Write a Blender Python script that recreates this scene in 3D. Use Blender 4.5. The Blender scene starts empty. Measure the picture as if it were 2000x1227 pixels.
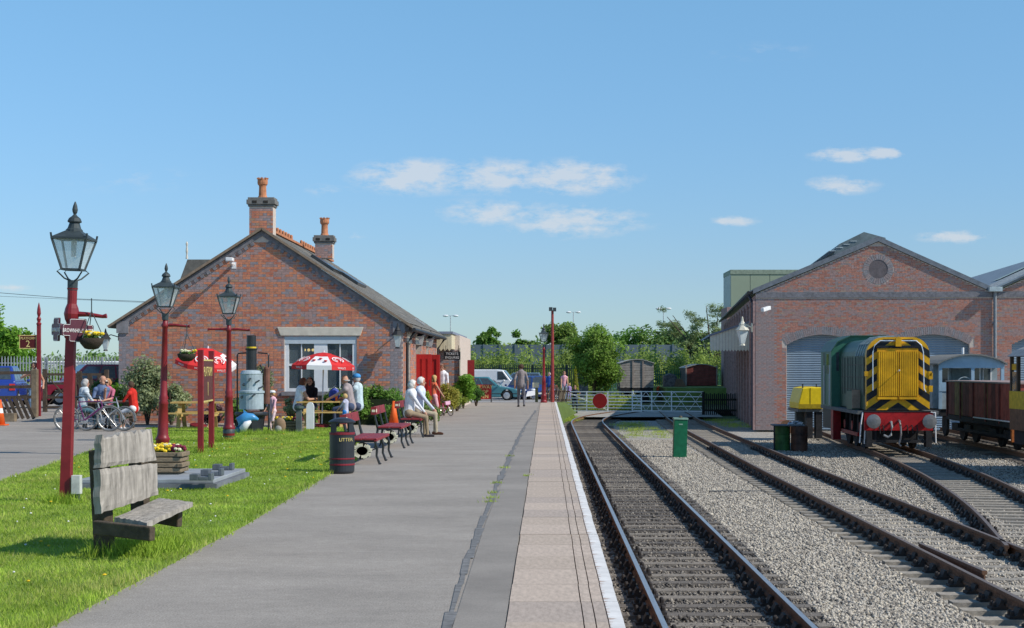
import bpy, math, random
import numpy as np
from mathutils import Vector, Matrix
random.seed(7); RNG = np.random.default_rng(7)
R = math.radians
S = bpy.context.scene
COL = S.collection
# ---------------------------------------------------------------- camera, sky, sun, exposure
F = 3100.0; VX, VY = 1066.0, 718.0; CH = 1.68
cam_d = bpy.data.cameras.new('camera'); cam = bpy.data.objects.new('camera', cam_d); COL.objects.link(cam)
cam.location = (0, 0, CH); cam.rotation_euler = (R(90), 0, 0)
cam_d.sensor_width = 36; cam_d.lens = F / 2000 * 36
cam_d.shift_x = -(VX - 1000) / 2000; cam_d.shift_y = (VY - 613.5) / 2000
cam_d.clip_start = 0.1; cam_d.clip_end = 3000
S.camera = cam
SUN = Vector((1.0, -0.40, 0.92)).normalized()
W = bpy.data.worlds.new('World'); S.world = W; W.use_nodes = True
nt = W.node_tree; nt.nodes.clear()
def N(t, **k):
    n = nt.nodes.new(t)
    for a, b in k.items(): setattr(n, a, b)
    return n
wo = N('ShaderNodeOutputWorld'); bg = N('ShaderNodeBackground')
sky = N('ShaderNodeTexSky', sky_type='NISHITA', sun_disc=False)
sky.sun_elevation = math.asin(SUN.z); sky.sun_rotation = math.atan2(SUN.x, SUN.y)
sky.air_density = 1.0; sky.dust_density = 0.1; sky.ozone_density = 4.0; sky.altitude = 100
tc = N('ShaderNodeTexCoord')
sep = N('ShaderNodeSeparateXYZ'); nt.links.new(tc.outputs['Generated'], sep.inputs[0])
def M2(op, a, b=None, c=None):
    n = N('ShaderNodeMath', operation=op)
    for i, v in enumerate((a, b, c)):
        if v is None: continue
        if isinstance(v, (int, float)): n.inputs[i].default_value = v
        else: nt.links.new(v, n.inputs[i])
    return n.outputs[0]
# clouds live in direction space: azimuth a = x/y, height e = z/y
yy = M2('MAXIMUM', sep.outputs[1], 0.05)
az = M2('DIVIDE', sep.outputs[0], yy); el = M2('DIVIDE', sep.outputs[2], yy)
mp = N('ShaderNodeCombineXYZ'); nt.links.new(M2('MULTIPLY', az, 46.0), mp.inputs[0]); nt.links.new(M2('MULTIPLY', el, 105.0), mp.inputs[1])
nz = N('ShaderNodeTexNoise'); nz.inputs['Scale'].default_value = 1.0; nz.inputs['Detail'].default_value = 7; nz.inputs['Roughness'].default_value = .66
nt.links.new(mp.outputs[0], nz.inputs['Vector'])
tot = None
for (px, py, rx, ry, s) in [(815, 345, 135, 38, .75), (960, 345, 170, 38, .55), (1120, 347, 130, 38, .7), (965, 415, 130, 30, .5), (1120, 432, 160, 36, .55), (1650, 302, 75, 17, .75), (1728, 300, 50, 14, .8), (1645, 362, 75, 20, .65), (1870, 463, 85, 14, .7), (1435, 432, 50, 12, .6), (690, 463, 30, 10, .4), (10, 563, 60, 9, .5), (640, 372, 60, 14, .25), (250, 350, 160, 30, .12), (1480, 100, 120, 20, .12), (-300, 380, 200, 40, .5), (2500, 300, 260, 40, .5), (2300, 480, 200, 30, .6), (-600, 500, 200, 30, .5)]:
    a0 = (px - VX) / F; e0 = (VY - py) / F
    da = M2('DIVIDE', M2('SUBTRACT', az, a0), rx / F); de = M2('DIVIDE', M2('SUBTRACT', el, e0), ry / F)
    d = M2('SQRT', M2('ADD', M2('MULTIPLY', da, da), M2('MULTIPLY', de, de)))
    v = M2('MULTIPLY', M2('MAXIMUM', M2('SUBTRACT', 1.15, d), 0.0), s)
    tot = v if tot is None else M2('MAXIMUM', tot, v)
cl = M2('MULTIPLY', M2('ADD', tot, M2('MULTIPLY', M2('SUBTRACT', nz.outputs[0], .52), 2.6)), 1.15)
cl = M2('MULTIPLY', M2('MINIMUM', M2('MAXIMUM', cl, 0.0), .66), M2('MINIMUM', M2('MULTIPLY', tot, 3.0), 1.0))
front = M2('GREATER_THAN', sep.outputs[1], 0.05)
cl = M2('MULTIPLY', cl, front)
rmp = N('ShaderNodeValToRGB'); nt.links.new(sep.outputs[2], rmp.inputs[0]); ce = rmp.color_ramp.elements   # clear-air tint by elevation
ce[0].position = 0.0; ce[0].color = (.44,.58,.75,1); ce[1].position = .24; ce[1].color = (.76,.97,.98,1); e_ = ce.new(.055); e_.color = (.52,.62,.77,1)
tnt = N('ShaderNodeMixRGB', blend_type='MULTIPLY'); tnt.inputs[0].default_value = 1; nt.links.new(sky.outputs[0], tnt.inputs[1]); nt.links.new(rmp.outputs[0], tnt.inputs[2])
mixc = N('ShaderNodeMixRGB'); nt.links.new(cl, mixc.inputs[0]); nt.links.new(tnt.outputs[0], mixc.inputs[1]); mixc.inputs[2].default_value = (4.6, 4.75, 4.95, 1)
nt.links.new(mixc.outputs[0], bg.inputs['Color']); bg.inputs['Strength'].default_value = 0.147
nt.links.new(bg.outputs[0], wo.inputs[0])
sl = bpy.data.lights.new('sun', 'SUN'); sl.energy = 4.2; sl.angle = R(.5); sl.color = (1, .93, .82)
so = bpy.data.objects.new('sun', sl); COL.objects.link(so); so.rotation_euler = SUN.to_track_quat('Z', 'Y').to_euler()
so.location = (20, -5, 30)
vs = S.view_settings; vs.view_transform = 'Standard'; vs.look = 'None'; vs.gamma = 1; vs.exposure = 0.08
# ---------------------------------------------------------------- helpers
def P(x, y, Y): return ((x - VX) / F * Y, Y, CH - (y - VY) / F * Y)
def gx(x, Y): return (x - VX) / F * Y
MATS = {}
def mat(name, c, rough=.8, metal=0, var=.18, scale=6.0, bump=0.0, bscale=None, spec=.3, c2=None, trans=0, alpha=1, stretch=None):
    if name in MATS: return MATS[name]
    m = bpy.data.materials.new(name); m.use_nodes = True; t = m.node_tree; b = t.nodes['Principled BSDF']
    b.inputs['Roughness'].default_value = rough; b.inputs['Metallic'].default_value = metal
    b.inputs['Specular IOR Level'].default_value = spec
    if trans: b.inputs['Transmission Weight'].default_value = trans; b.inputs['IOR'].default_value = 1.05
    if alpha < 1: b.inputs['Alpha'].default_value = alpha
    co = t.nodes.new('ShaderNodeTexCoord'); src = co.outputs['Object']
    if stretch:
        mpn = t.nodes.new('ShaderNodeMapping'); mpn.inputs['Scale'].default_value = stretch
        t.links.new(src, mpn.inputs['Vector']); src = mpn.outputs[0]
    no = t.nodes.new('ShaderNodeTexNoise'); no.inputs['Scale'].default_value = scale; no.inputs['Detail'].default_value = 6; no.inputs['Roughness'].default_value = .65
    t.links.new(src, no.inputs['Vector'])
    rp = t.nodes.new('ShaderNodeValToRGB'); t.links.new(no.outputs[0], rp.inputs[0])
    lo = [max(0, v * (1 - var * 1.6)) for v in c]; hi = [min(1, v * (1 + var * 1.6)) for v in (c2 or c)]
    rp.color_ramp.elements[0].position = .28; rp.color_ramp.elements[1].position = .72
    rp.color_ramp.elements[0].color = (*lo, 1); rp.color_ramp.elements[1].color = (*hi, 1)
    t.links.new(rp.outputs[0], b.inputs['Base Color'])
    if bump:
        n2 = t.nodes.new('ShaderNodeTexNoise'); n2.inputs['Scale'].default_value = bscale or scale * 4; n2.inputs['Detail'].default_value = 5
        t.links.new(src, n2.inputs['Vector'])
        bp = t.nodes.new('ShaderNodeBump'); bp.inputs['Strength'].default_value = bump; bp.inputs['Distance'].default_value = .03
        t.links.new(n2.outputs[0], bp.inputs['Height']); t.links.new(bp.outputs[0], b.inputs['Normal'])
    MATS[name] = m; return m
class MB:
    def __init__(s): s.v = []; s.f = []; s.m = []
    def add(s, vs_, fs, m=0):
        o = len(s.v); s.v += [tuple(p) for p in vs_]; s.f += [tuple(i + o for i in f) for f in fs]; s.m += [m] * len(fs); return s
    def box(s, x0, x1, y0, y1, z0, z1, m=0):
        return s.add([(x0,y0,z0),(x1,y0,z0),(x1,y1,z0),(x0,y1,z0),(x0,y0,z1),(x1,y0,z1),(x1,y1,z1),(x0,y1,z1)],
                     [(0,3,2,1),(4,5,6,7),(0,1,5,4),(1,2,6,5),(2,3,7,6),(3,0,4,7)], m)
    def bar(s, p, q, w, h=None, m=0, up=(0,0,1)):
        p = Vector(p); q = Vector(q); h = h or w; d = (q - p).normalized(); u = Vector(up)
        if abs(d.dot(u)) > .98: u = Vector((0, 1, 0))
        a = d.cross(u).normalized() * w / 2; b = a.cross(d).normalized() * h / 2
        return s.add([p-a-b, p+a-b, p+a+b, p-a+b, q-a-b, q+a-b, q+a+b, q-a+b], [(0,1,2,3),(7,6,5,4),(0,4,5,1),(1,5,6,2),(2,6,7,3),(3,7,4,0)], m)
    def tube(s, pts, r, n=8, m=0, cap=True):
        pts = [Vector(p) for p in pts]; k = len(pts); rs = r if isinstance(r, (list, tuple)) else [r] * k
        ref = Vector((0, 0, 1)); vs_ = []
        for i, p in enumerate(pts):
            d = (pts[min(i+1, k-1)] - pts[max(i-1, 0)]).normalized()
            u = ref if abs(d.dot(ref)) < .95 else Vector((1, 0, 0))
            a = d.cross(u).normalized(); b = d.cross(a)
            vs_ += [p + (a * math.cos(2*math.pi*j/n) + b * math.sin(2*math.pi*j/n)) * rs[i] for j in range(n)]
        fs = [(i*n+j, i*n+(j+1) % n, (i+1)*n+(j+1) % n, (i+1)*n+j) for i in range(k-1) for j in range(n)]
        if cap: fs += [tuple(range(n)), tuple((k-1)*n+j for j in reversed(range(n)))]
        return s.add(vs_, fs, m)
    def lathe(s, prof, c=(0,0,0), n=16, m=0, a0=0, sq=False, axis='z'):
        vs_ = []
        for (r, z) in prof:
            for j in range(n):
                a = a0 + 2*math.pi*j/n
                if axis == 'z': vs_.append((c[0]+r*math.cos(a), c[1]+r*math.sin(a), c[2]+z))
                elif axis == 'y': vs_.append((c[0]+r*math.cos(a), c[1]+z, c[2]+r*math.sin(a)))
                else: vs_.append((c[0]+z, c[1]+r*math.cos(a), c[2]+r*math.sin(a)))
        k = len(prof)
        fs = [(i*n+j, i*n+(j+1) % n, (i+1)*n+(j+1) % n, (i+1)*n+j) for i in range(k-1) for j in range(n)]
        fs += [tuple(reversed(range(n))), tuple((k-1)*n+j for j in range(n))]
        return s.add(vs_, fs, m)
    def prism(s, poly, d0, d1, axis='y', m=0):
        n = len(poly)
        f = {'y': lambda a, b, d: (a, d, b), 'x': lambda a, b, d: (d, a, b), 'z': lambda a, b, d: (a, b, d)}[axis]
        vs_ = [f(a, b, d0) for a, b in poly] + [f(a, b, d1) for a, b in poly]
        fs = [tuple(range(n)), tuple(reversed(range(n, 2*n)))] + [(i, n+i, n+(i+1) % n, (i+1) % n) for i in range(n)]
        return s.add(vs_, fs, m)
    def quad(s, *p, m=0): return s.add(p, [tuple(range(len(p)))], m)
    def ell(s, c, r, n=12, k=8, m=0):
        prof = [(max(1e-4, math.sin(math.pi*i/k)), -math.cos(math.pi*i/k)) for i in range(k+1)]
        o = MB().lathe(prof, n=n); rr = r if isinstance(r, (list, tuple)) else (r, r, r)
        return s.add([(c[0]+x*rr[0], c[1]+y*rr[1], c[2]+z*rr[2]) for x, y, z in o.v], o.f, m)
    def mesh(s, name, mats, smooth=False):
        me = bpy.data.meshes.new(name); me.from_pydata(s.v, [], s.f)
        for mm in (mats if isinstance(mats, (list, tuple)) else [mats]): me.materials.append(mm)
        me.polygons.foreach_set('material_index', s.m)
        if smooth: me.polygons.foreach_set('use_smooth', [True] * len(s.f))
        me.update()
        import bmesh
        b = bmesh.new(); b.from_mesh(me); bmesh.ops.recalc_face_normals(b, faces=b.faces); b.to_mesh(me); b.free()
        return me
    def build(s, name, mats, parent=None, smooth=False, bevel=0, loc=None, auto=None):
        o = bpy.data.objects.new(name, s.mesh(name, mats, smooth)); COL.objects.link(o)
        if parent is not None: o.parent = parent
        if loc: o.location = loc
        if bevel:
            b = o.modifiers.new('bevel', 'BEVEL'); b.width = bevel; b.segments = 2; b.limit_method = 'ANGLE'
        return o
def link(name, me, parent=None, loc=(0,0,0), rot=None):
    o = bpy.data.objects.new(name, me); COL.objects.link(o); o.location = loc
    if rot: o.rotation_euler = rot
    if parent is not None: o.parent = parent
    return o
def tag(o, label=None, cat=None, group=None, kind=None):
    for k, v in (('label', label), ('category', cat), ('group', group), ('kind', kind)):
        if v: o[k] = v
    return o
def thing(name, label, cat, loc=(0,0,0), rz=0, group=None):
    o = bpy.data.objects.new(name, None); COL.objects.link(o); o.location = loc; o.rotation_euler = (0, 0, rz); o.empty_display_size = .2
    return tag(o, label, cat, group)
def copy_tree(o, parent=None, label=None):
    c = o.copy(); COL.objects.link(c); c.parent = parent
    if label: c['label'] = label
    for ch in list(o.children): copy_tree(ch, c)
    return c
def np_mesh(name, verts, faces, mats, midx=None, nper=4):
    """fast mesh from numpy arrays; faces (n, nper)"""
    me = bpy.data.meshes.new(name); nf = len(faces)
    me.vertices.add(len(verts)); me.vertices.foreach_set('co', np.asarray(verts, dtype=np.float32).ravel())
    me.loops.add(nf * nper); me.loops.foreach_set('vertex_index', np.asarray(faces, dtype=np.int32).ravel())
    me.polygons.add(nf); me.polygons.foreach_set('loop_start', np.arange(0, nf * nper, nper, dtype=np.int32))
    for mm in mats: me.materials.append(mm)
    if midx is not None: me.polygons.foreach_set('material_index', np.asarray(midx, dtype=np.int32))
    me.update(calc_edges=True); me.validate(); return me
def text_mesh(body, size, m, name='lettering', ext=.002, align='CENTER', sx=1.0):
    cu = bpy.data.curves.new(name, 'FONT'); cu.body = body; cu.size = size; cu.align_x = align; cu.align_y = 'CENTER'; cu.extrude = ext; cu.resolution_u = 2
    o = bpy.data.objects.new(name, cu); COL.objects.link(o)
    dg = bpy.context.evaluated_depsgraph_get(); me = bpy.data.meshes.new_from_object(o.evaluated_get(dg))
    bpy.data.objects.remove(o); me.materials.clear(); me.materials.append(m); me.name = name
    if sx != 1: me.transform(Matrix.Diagonal((sx, 1, 1, 1)))
    return me
def text(body, size, m, loc, rot, parent=None, name='lettering', sx=1.0, ext=.002):
    return link(name, text_mesh(body, size, m, name, sx=sx, ext=ext), parent, loc, rot)
FACE = (R(90), 0, 0)     # text standing up and facing the camera
mat('bark', (.10,.075,.055), .9, bump=.5, scale=8)
# leaf clouds
def leaf_cloud(centers, size, nrm_bias=0.3, var=.45, asp=.55):
    n = len(centers); c = np.asarray(centers)
    nn = RNG.normal(size=(n, 3)); nn /= np.linalg.norm(nn, axis=1)[:, None]; ctr = c.mean(0); out = c - ctr; out /= np.linalg.norm(out, axis=1)[:, None] + 1e-6
    nn = nn*.75 + out*.45 + np.array([0, 0, .55]); nn /= np.linalg.norm(nn, axis=1)[:, None] + 1e-9      # leaves tend to face outwards and up
    a = np.cross(nn, RNG.normal(size=(n, 3))); a /= np.linalg.norm(a, axis=1)[:, None] + 1e-9
    b = np.cross(nn, a)
    s = size * (1 + var * RNG.uniform(-1, 1, (n, 1)))
    a = a * s; b = b * s * asp
    v = np.stack([c - a, c + b, c + a, c - b], axis=1).reshape(-1, 3)
    return v, np.arange(4 * n).reshape(-1, 4)
def crown_points(n, clumps, shell=.55):
    """points through a list of ellipsoid clumps (cx,cy,cz,rx,ry,rz)"""
    cl = np.array(clumps, dtype=float); w = cl[:, 3] * cl[:, 4] * cl[:, 5]; idx = RNG.choice(len(cl), n, p=w / w.sum())
    d = RNG.normal(size=(n, 3)); d /= np.linalg.norm(d, axis=1)[:, None]
    r = (shell + (1 - shell) * RNG.uniform(0, 1, (n, 1))) * RNG.uniform(.75, 1.08, (n, 1))
    return cl[idx, :3] + d * r * cl[idx, 3:], idx
def random_clumps(c, r, n, cr, flat=1.0, seedv=0):
    g = np.random.default_rng(seedv + 11); out = []
    for i in range(n):
        d = g.normal(size=3); d /= np.linalg.norm(d); k = g.uniform(.35, .85)
        q = g.uniform(.7, 1.25) * cr
        out.append((c[0]+d[0]*r[0]*k, c[1]+d[1]*r[1]*k, c[2]+d[2]*r[2]*k, q, q, q * flat))
    return out
def foliage(name, clumps, n, size, mats, parent=None, shell=.45, asp=.55):
    p, idx = crown_points(n, clumps, shell)
    v, f = leaf_cloud(p, size, asp=asp)
    mi = (idx * 7 + RNG.integers(0, 2, len(idx))) % len(mats)
    return link(name, np_mesh(name, v, f, mats, mi), parent)
def translucent(m, f=.45):
    t = m.node_tree; b = t.nodes['Principled BSDF']; src = b.inputs['Base Color'].links[0].from_socket; o_ = t.nodes['Material Output']
    tr = t.nodes.new('ShaderNodeBsdfTranslucent'); t.links.new(src, tr.inputs[0]); mx = t.nodes.new('ShaderNodeMixShader'); mx.inputs[0].default_value = f
    t.links.new(b.outputs[0], mx.inputs[1]); t.links.new(tr.outputs[0], mx.inputs[2]); t.links.new(mx.outputs[0], o_.inputs[0])
def leafmats(tag_, base, n=3, spread=.35):
    out = []
    for i in range(n):
        k = 2.5 + 2.5*spread * (i - (n-1)/2) / max(1, (n-1)/2)
        m = mat(f'leaf_{tag_}_{i}', tuple(v * min(k, .40/max(base)) for v in base), rough=.55, var=.2, scale=3, spec=.25)
        translucent(m); out.append(m)
    return out
def tree(label, loc, h, w, leaf, nleaf, size, ncl=22, trunk_h=.3, name='tree', group=None, trunk_r=.12, flat=.8, seedv=1, cr=None, low=.25, d=None):
    t = thing(name, label, 'tree', loc, group=group); g = random.Random(seedv)
    tr = MB(); top = h * .6
    tr.tube([(0,0,-.1), (g.uniform(-.05,.05)*w, 0, h*trunk_h), (g.uniform(-.08,.08)*w, g.uniform(-.05,.05)*w, top)], [trunk_r*1.3, trunk_r, trunk_r*.45], 8)
    for i in range(7):
        a = g.uniform(0, 6.28); z0 = h * g.uniform(trunk_h*.8, .55); q = g.uniform(.25, .42) * w
        tr.tube([(0,0,z0), (math.cos(a)*q*.5, math.sin(a)*q*.5, z0+h*.12), (math.cos(a)*q, math.sin(a)*q, z0+h*g.uniform(.18,.32))], [trunk_r*.5, trunk_r*.3, trunk_r*.12], 6)
    tr.build('trunk', mat('bark', (.10,.075,.055), .9, bump=.5, scale=8), t, smooth=True)
    dd = (d or w)
    cz = h * (low + 1) / 2; cl_ = random_clumps((0, 0, cz), (w/2, dd/2, h*(1-low)/2), ncl, cr or w*.2, flat, seedv)
    foliage('crown', cl_, nleaf, size, leaf, t)
    return t
# ---------------------------------------------------------------- setting: ground, platform, roads
Z_RAIL = -.94; Z_BAL = -1.175
m_soil = mat('soil', (.17,.15,.115), .95, scale=.6, var=.25, bump=.3, bscale=14)
g_ = MB().quad((-700,-40,-1.35), (700,-40,-1.35), (700,1500,-1.35), (-700,1500,-1.35)).build('ground', mat('field', (.07,.11,.03), .95, scale=.15, var=.3)); tag(g_, kind='structure')
m_bal = mat('ballast_stone_sheet', (.36,.335,.295), .95, scale=22, var=.55, bump=1.0, bscale=26)
m_bald = mat('ballast_dark_sheet', (.13,.12,.11), .95, scale=22, var=.5, bump=1.0, bscale=26)
o = MB().quad((.42,-10,Z_BAL-.03), (60,-10,Z_BAL-.03), (60,86,Z_BAL-.03), (.42,86,Z_BAL-.03)).build('trackbed', m_bal); tag(o, kind='structure')
o = MB().quad((.44,-10,Z_BAL-.02), (3.05,-10,Z_BAL-.02), (3.05,60,Z_BAL-.02), (.44,60,Z_BAL-.02)).build('dark_trackbed', m_bald); tag(o, kind='structure')
m_conc = mat('crossing_concrete', (.36,.34,.30), .9, scale=1.2, var=.2, bump=.15, bscale=30)
o = MB().quad((1.6,86,-1.0), (9.6,86,-1.0), (10.4,99,-1.0), (1.6,99,-1.0)).build('crossing_road', m_conc); tag(o, kind='structure')
o = MB().quad((.41,77.6,-.03), (.75,77.6,-1.15), (2.1,97,-1.15), (1.3,97,-.36)).build('verge', mat('verge_grass', (.10,.15,.035), .95, scale=2, bump=.5)); tag(o, kind='structure')
o = MB().quad((1.6,99,-.98), (60,99,-.98), (60,135,-.5), (1.6,135,-.5)).build('siding_ground', mat('siding_ground', (.13,.15,.06), .95, scale=.8, var=.45, bump=.4)); tag(o, kind='structure')
o = MB().prism([(8.3,109),(15.5,109),(17,128),(7.8,128)], -.9, .28, 'z').build('lawn_bank', mat('lawn_bank', (.16,.24,.06), .95, scale=1.5, var=.25, bump=.4)); tag(o, kind='structure')
# platform body + tarmac sheets
m_tar = mat('tarmac', (.325,.292,.255), .92, scale=.9, var=.10, stretch=(.6,1.1,1), bump=.35, bscale=170)
def noise_layers(m, amount, sc):   # fine aggregate speckle on the tarmac
    t = m.node_tree; b = t.nodes['Principled BSDF']; src = b.inputs['Base Color'].links[0].from_socket
    no = t.nodes.new('ShaderNodeTexNoise'); no.inputs['Scale'].default_value = sc; no.inputs['Detail'].default_value = 3; no.inputs['Roughness'].default_value = .8
    co = t.nodes.new('ShaderNodeTexCoord'); t.links.new(co.outputs['Object'], no.inputs['Vector'])
    mr = t.nodes.new('ShaderNodeMapRange'); mr.inputs[1].default_value = .3; mr.inputs[2].default_value = .7; mr.inputs[3].default_value = 1-amount; mr.inputs[4].default_value = 1+amount
    t.links.new(no.outputs[0], mr.inputs[0])
    mx = t.nodes.new('ShaderNodeVectorMath'); mx.operation = 'SCALE'; t.links.new(src, mx.inputs[0]); t.links.new(mr.outputs[0], mx.inputs['Scale'])
    t.links.new(mx.outputs[0], b.inputs['Base Color'])
noise_layers(m_tar, .42, 70); noise_layers(m_tar, .10, 9)
o = MB().prism([(-90,-12),(.40,-12),(.40,77.6),(-90,77.6)], -1.3, -.06, 'z').build('platform', mat('platform_brick', (.26,.19,.16), .9, scale=5)); tag(o, kind='structure')
o = MB().prism([(-90,-12),(-.262,-12),(-.262,77.6),(-90,77.6)], -.06, 0, 'z').build('tarmac', m_tar); tag(o, kind='structure')
m_strip = mat('tarmac_strip', (.275,.248,.218), .9, scale=.7, var=.12, bump=.25, bscale=150); noise_layers(m_strip, .15, 60)
ed = [(-.66,-12),(-.66,10),(-.71,17),(-.70,25),(-.68,32),(-.62,45),(-.42,60),(-.36,77.6)]
o = MB().prism([(x+.06, y) for x, y in ed] + [(-.266,77.6),(-.266,-12)], .0, .005, 'z').build('patched_strip', m_strip); tag(o, kind='structure')
# dark seam along the patched strip, a run of short irregular crack pieces
sm = MB(); yv = 8.0
while yv < 62:
    for (xa, ya), (xb, yb) in zip(ed, ed[1:]):
        if ya <= yv < yb: xs = xa + (xb-xa)*(yv-ya)/(yb-ya)
    ln = random.uniform(.5, 1.4); w1 = random.uniform(.005, .035)
    sm.quad((xs-w1+random.uniform(-.02,.02), yv, .0065), (xs+w1+.03, yv, .0065), (xs+w1+.03+random.uniform(-.03,.03), yv+ln, .0065), (xs-w1+random.uniform(-.03,.03), yv+ln, .0065)); yv += ln
o = sm.build('tarmac_seam', mat('seam', (.17,.168,.165), .9, scale=9, var=.3)); tag(o, kind='structure')
# second path and platform-2 edging at far left share the tarmac sheet; white line + slabs
o = MB().prism([(-30,30.5),(-16.6,45.2),(-17.2,47.5),(-30,36)], .0, .012, 'z').build('edge_paving', mat('edge_paving', (.34,.25,.20), .9, scale=3)); tag(o, kind='structure')
o = MB().prism([(-30,36.2),(-17.25,47.6),(-17.3,47.9),(-30,36.8)], .0, .016, 'z').build('white_line', mat('white_line', (.75,.75,.73), .8)); tag(o, kind='structure')
# coping slabs: each one a piece, grooved, with worn white paint on the edge
m_slab = [mat('slab_a', (.46,.372,.298), .9, scale=7, var=.13, bump=.2, bscale=60, stretch=(4,1,1)), mat('slab_b', (.50,.405,.328), .9, scale=7, var=.13, bump=.2, bscale=60, stretch=(4,1,1)), mat('slab_c', (.42,.345,.288), .9, scale=7, var=.14, bump=.2, bscale=60, stretch=(4,1,1))]
m_white = mat('worn_white_paint', (.72,.70,.67), .8, scale=5, var=.1)
t = m_white.node_tree; b = t.nodes['Principled BSDF']; src = b.inputs['Base Color'].links[0].from_socket
co = t.nodes.new('ShaderNodeTexCoord'); mpn = t.nodes.new('ShaderNodeMapping'); mpn.inputs['Scale'].default_value = (5, 22, 1); t.links.new(co.outputs['Object'], mpn.inputs[0])
no = t.nodes.new('ShaderNodeTexNoise'); no.inputs['Scale'].default_value = 1.0; no.inputs['Detail'].default_value = 5; t.links.new(mpn.outputs[0], no.inputs['Vector'])
sx = t.nodes.new('ShaderNodeSeparateXYZ'); t.links.new(co.outputs['Object'], sx.inputs[0])
ma = t.nodes.new('ShaderNodeMath'); ma.operation = 'MULTIPLY_ADD'; t.links.new(sx.outputs[0], ma.inputs[0]); ma.inputs[1].default_value = 4.2; ma.inputs[2].default_value = -1.74
mb = t.nodes.new('ShaderNodeMath'); mb.operation = 'ADD'; t.links.new(ma.outputs[0], mb.inputs[0]); t.links.new(no.outputs[0], mb.inputs[1])
rr = t.nodes.new('ShaderNodeValToRGB'); rr.color_ramp.elements[0].position = .50; rr.color_ramp.elements[1].position = .56; t.links.new(mb.outputs[0], rr.inputs[0])
mx = t.nodes.new('ShaderNodeMixRGB'); t.links.new(rr.outputs[0], mx.inputs[0]); mx.inputs[1].default_value = (.42,.31,.25,1); t.links.new(src, mx.inputs[2]); t.links.new(mx.outputs[0], b.inputs['Base Color'])
slab_me = []
for k in range(3):
    s_ = MB()
    for (xa, xb, mi) in ((-.255,.247,0), (.255,.326,0), (.334,.411,0), (.419,.515,1)): s_.box(xa, xb, .004, .908, -.055, .012, mi)
    slab_me.append(s_.mesh('coping_slab', [m_slab[k], m_white]))
cop = tag(bpy.data.objects.new('platform_coping', None), kind='structure'); COL.objects.link(cop)
i = 0; yv = 4.0
while yv < 77.0:
    o = link('coping_slab', slab_me[random.choice((0,0,1,2))], cop, (random.uniform(-.004,.004), yv, random.uniform(-.003,.003))); yv += .914
# car park beyond the platform end, falling away
cp = MB(); cp.quad((-90,77.6,-.004), (.41,77.6,-.004), (1.3,97,-.33), (-90,97,-.33)); cp.quad((-90,97,-.33), (1.3,97,-.33), (1.6,128,-.4), (-90,128,-.4)); cp.quad((1.3,97,-.33),(1.9,97,-1.3),(1.9,128,-1.3),(1.6,128,-.4))
o = cp.build('car_park', mat('car_park_tarmac', (.33,.315,.30), .92, scale=.4, var=.12, bump=.2, bscale=80)); tag(o, kind='structure')
# ---------------------------------------------------------------- tracks
m_rust = mat('rail_rust', (.165,.088,.052), .85, scale=20, var=.3, bump=.2); m_steel = mat('rail_steel', (.52,.50,.49), .38, metal=.8, var=.1, scale=30, stretch=(1,.1,1)); m_dull = mat('rail_top_dull', (.20,.15,.12), .5, metal=.4, var=.2, scale=25)
PROF = [(-.03,0),(.03,0),(.035,-.012),(.035,-.045),(.010,-.06),(.010,-.12),(.033,-.135),(.033,-.158),(-.033,-.158),(-.033,-.135),(-.010,-.12),(-.010,-.06),(-.035,-.045),(-.035,-.012)]
def rail(path, top, parent, name='rail'):
    n = len(PROF); mb_ = MB(); vs_ = []
    for i, (x, y) in enumerate(path):
        xa, ya = path[max(0, i-1)]; xb, yb = path[min(len(path)-1, i+1)]
        d = Vector((xb-xa, yb-ya)).normalized(); nx, ny = d.y, -d.x
        vs_ += [(x + px*nx, y + px*ny, Z_RAIL + pz) for px, pz in PROF]
    for i in range(len(path)-1):
        for j in range(n):
            mb_.add([], [], 0); mb_.f.append((i*n+j, i*n+(j+1) % n, (i+1)*n+(j+1) % n, (i+1)*n+j)); mb_.m.append(1 if j == 0 else 0)
    mb_.v = [tuple(v) for v in vs_]; mb_.f += [tuple(range(n)), tuple(reversed(range((len(path)-1)*n, len(path)*n)))]; mb_.m += [0, 0]
    return mb_.build(name, [m_rust, top], parent)
def interp(pts, y):
    for (ya, xa), (yb, xb) in zip(pts, pts[1:]):
        if ya <= y <= yb: return xa + (xb-xa)*(y-ya)/(yb-ya)
    return pts[-1][1] if y > pts[-1][0] else pts[0][1]
def smooth_path(pts, y0, y1, step=1.5):
    ys = np.arange(y0, y1+.01, step); xs = np.array([interp(pts, v) for v in ys])
    for _ in range(3): xs[1:-1] = (xs[:-2] + 2*xs[1:-1] + xs[2:]) / 4
    return list(zip(xs.tolist(), ys.tolist()))
m_wood = [mat('sleeper_wood_a', (.17,.15,.13), .9, scale=5, var=.3, bump=.5, bscale=30, stretch=(1,8,8)), mat('sleeper_wood_b', (.25,.22,.185), .9, scale=5, var=.3, bump=.5, bscale=30, stretch=(1,8,8)), mat('sleeper_wood_c', (.125,.112,.10), .9, scale=5, var=.3, bump=.5, bscale=30, stretch=(1,8,8))]
m_cs = [mat('sleeper_pale_a', (.33,.295,.245), .9, scale=6, var=.2, bump=.3), mat('sleeper_pale_b', (.27,.245,.21), .9, scale=6, var=.2, bump=.3)]
m_iron = mat('chair_iron', (.05,.042,.038), .7, metal=.3, scale=15)
ch_me = MB()
ch_me.prism([(-.19,0),(.19,0),(.19,.03),(.10,.045),(.07,.12),(.045,.12),(.04,.05),(-.04,.05),(-.045,.12),(-.075,.12),(-.11,.045),(-.19,.03)], -.095, .095, 'y')
for sx_ in (-.15, .15):
    for sy_ in (-.05, .05): ch_me.lathe([(.026,.0),(.026,.05),(.015,.065)], (sx_, sy_, .03), 6)
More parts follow.
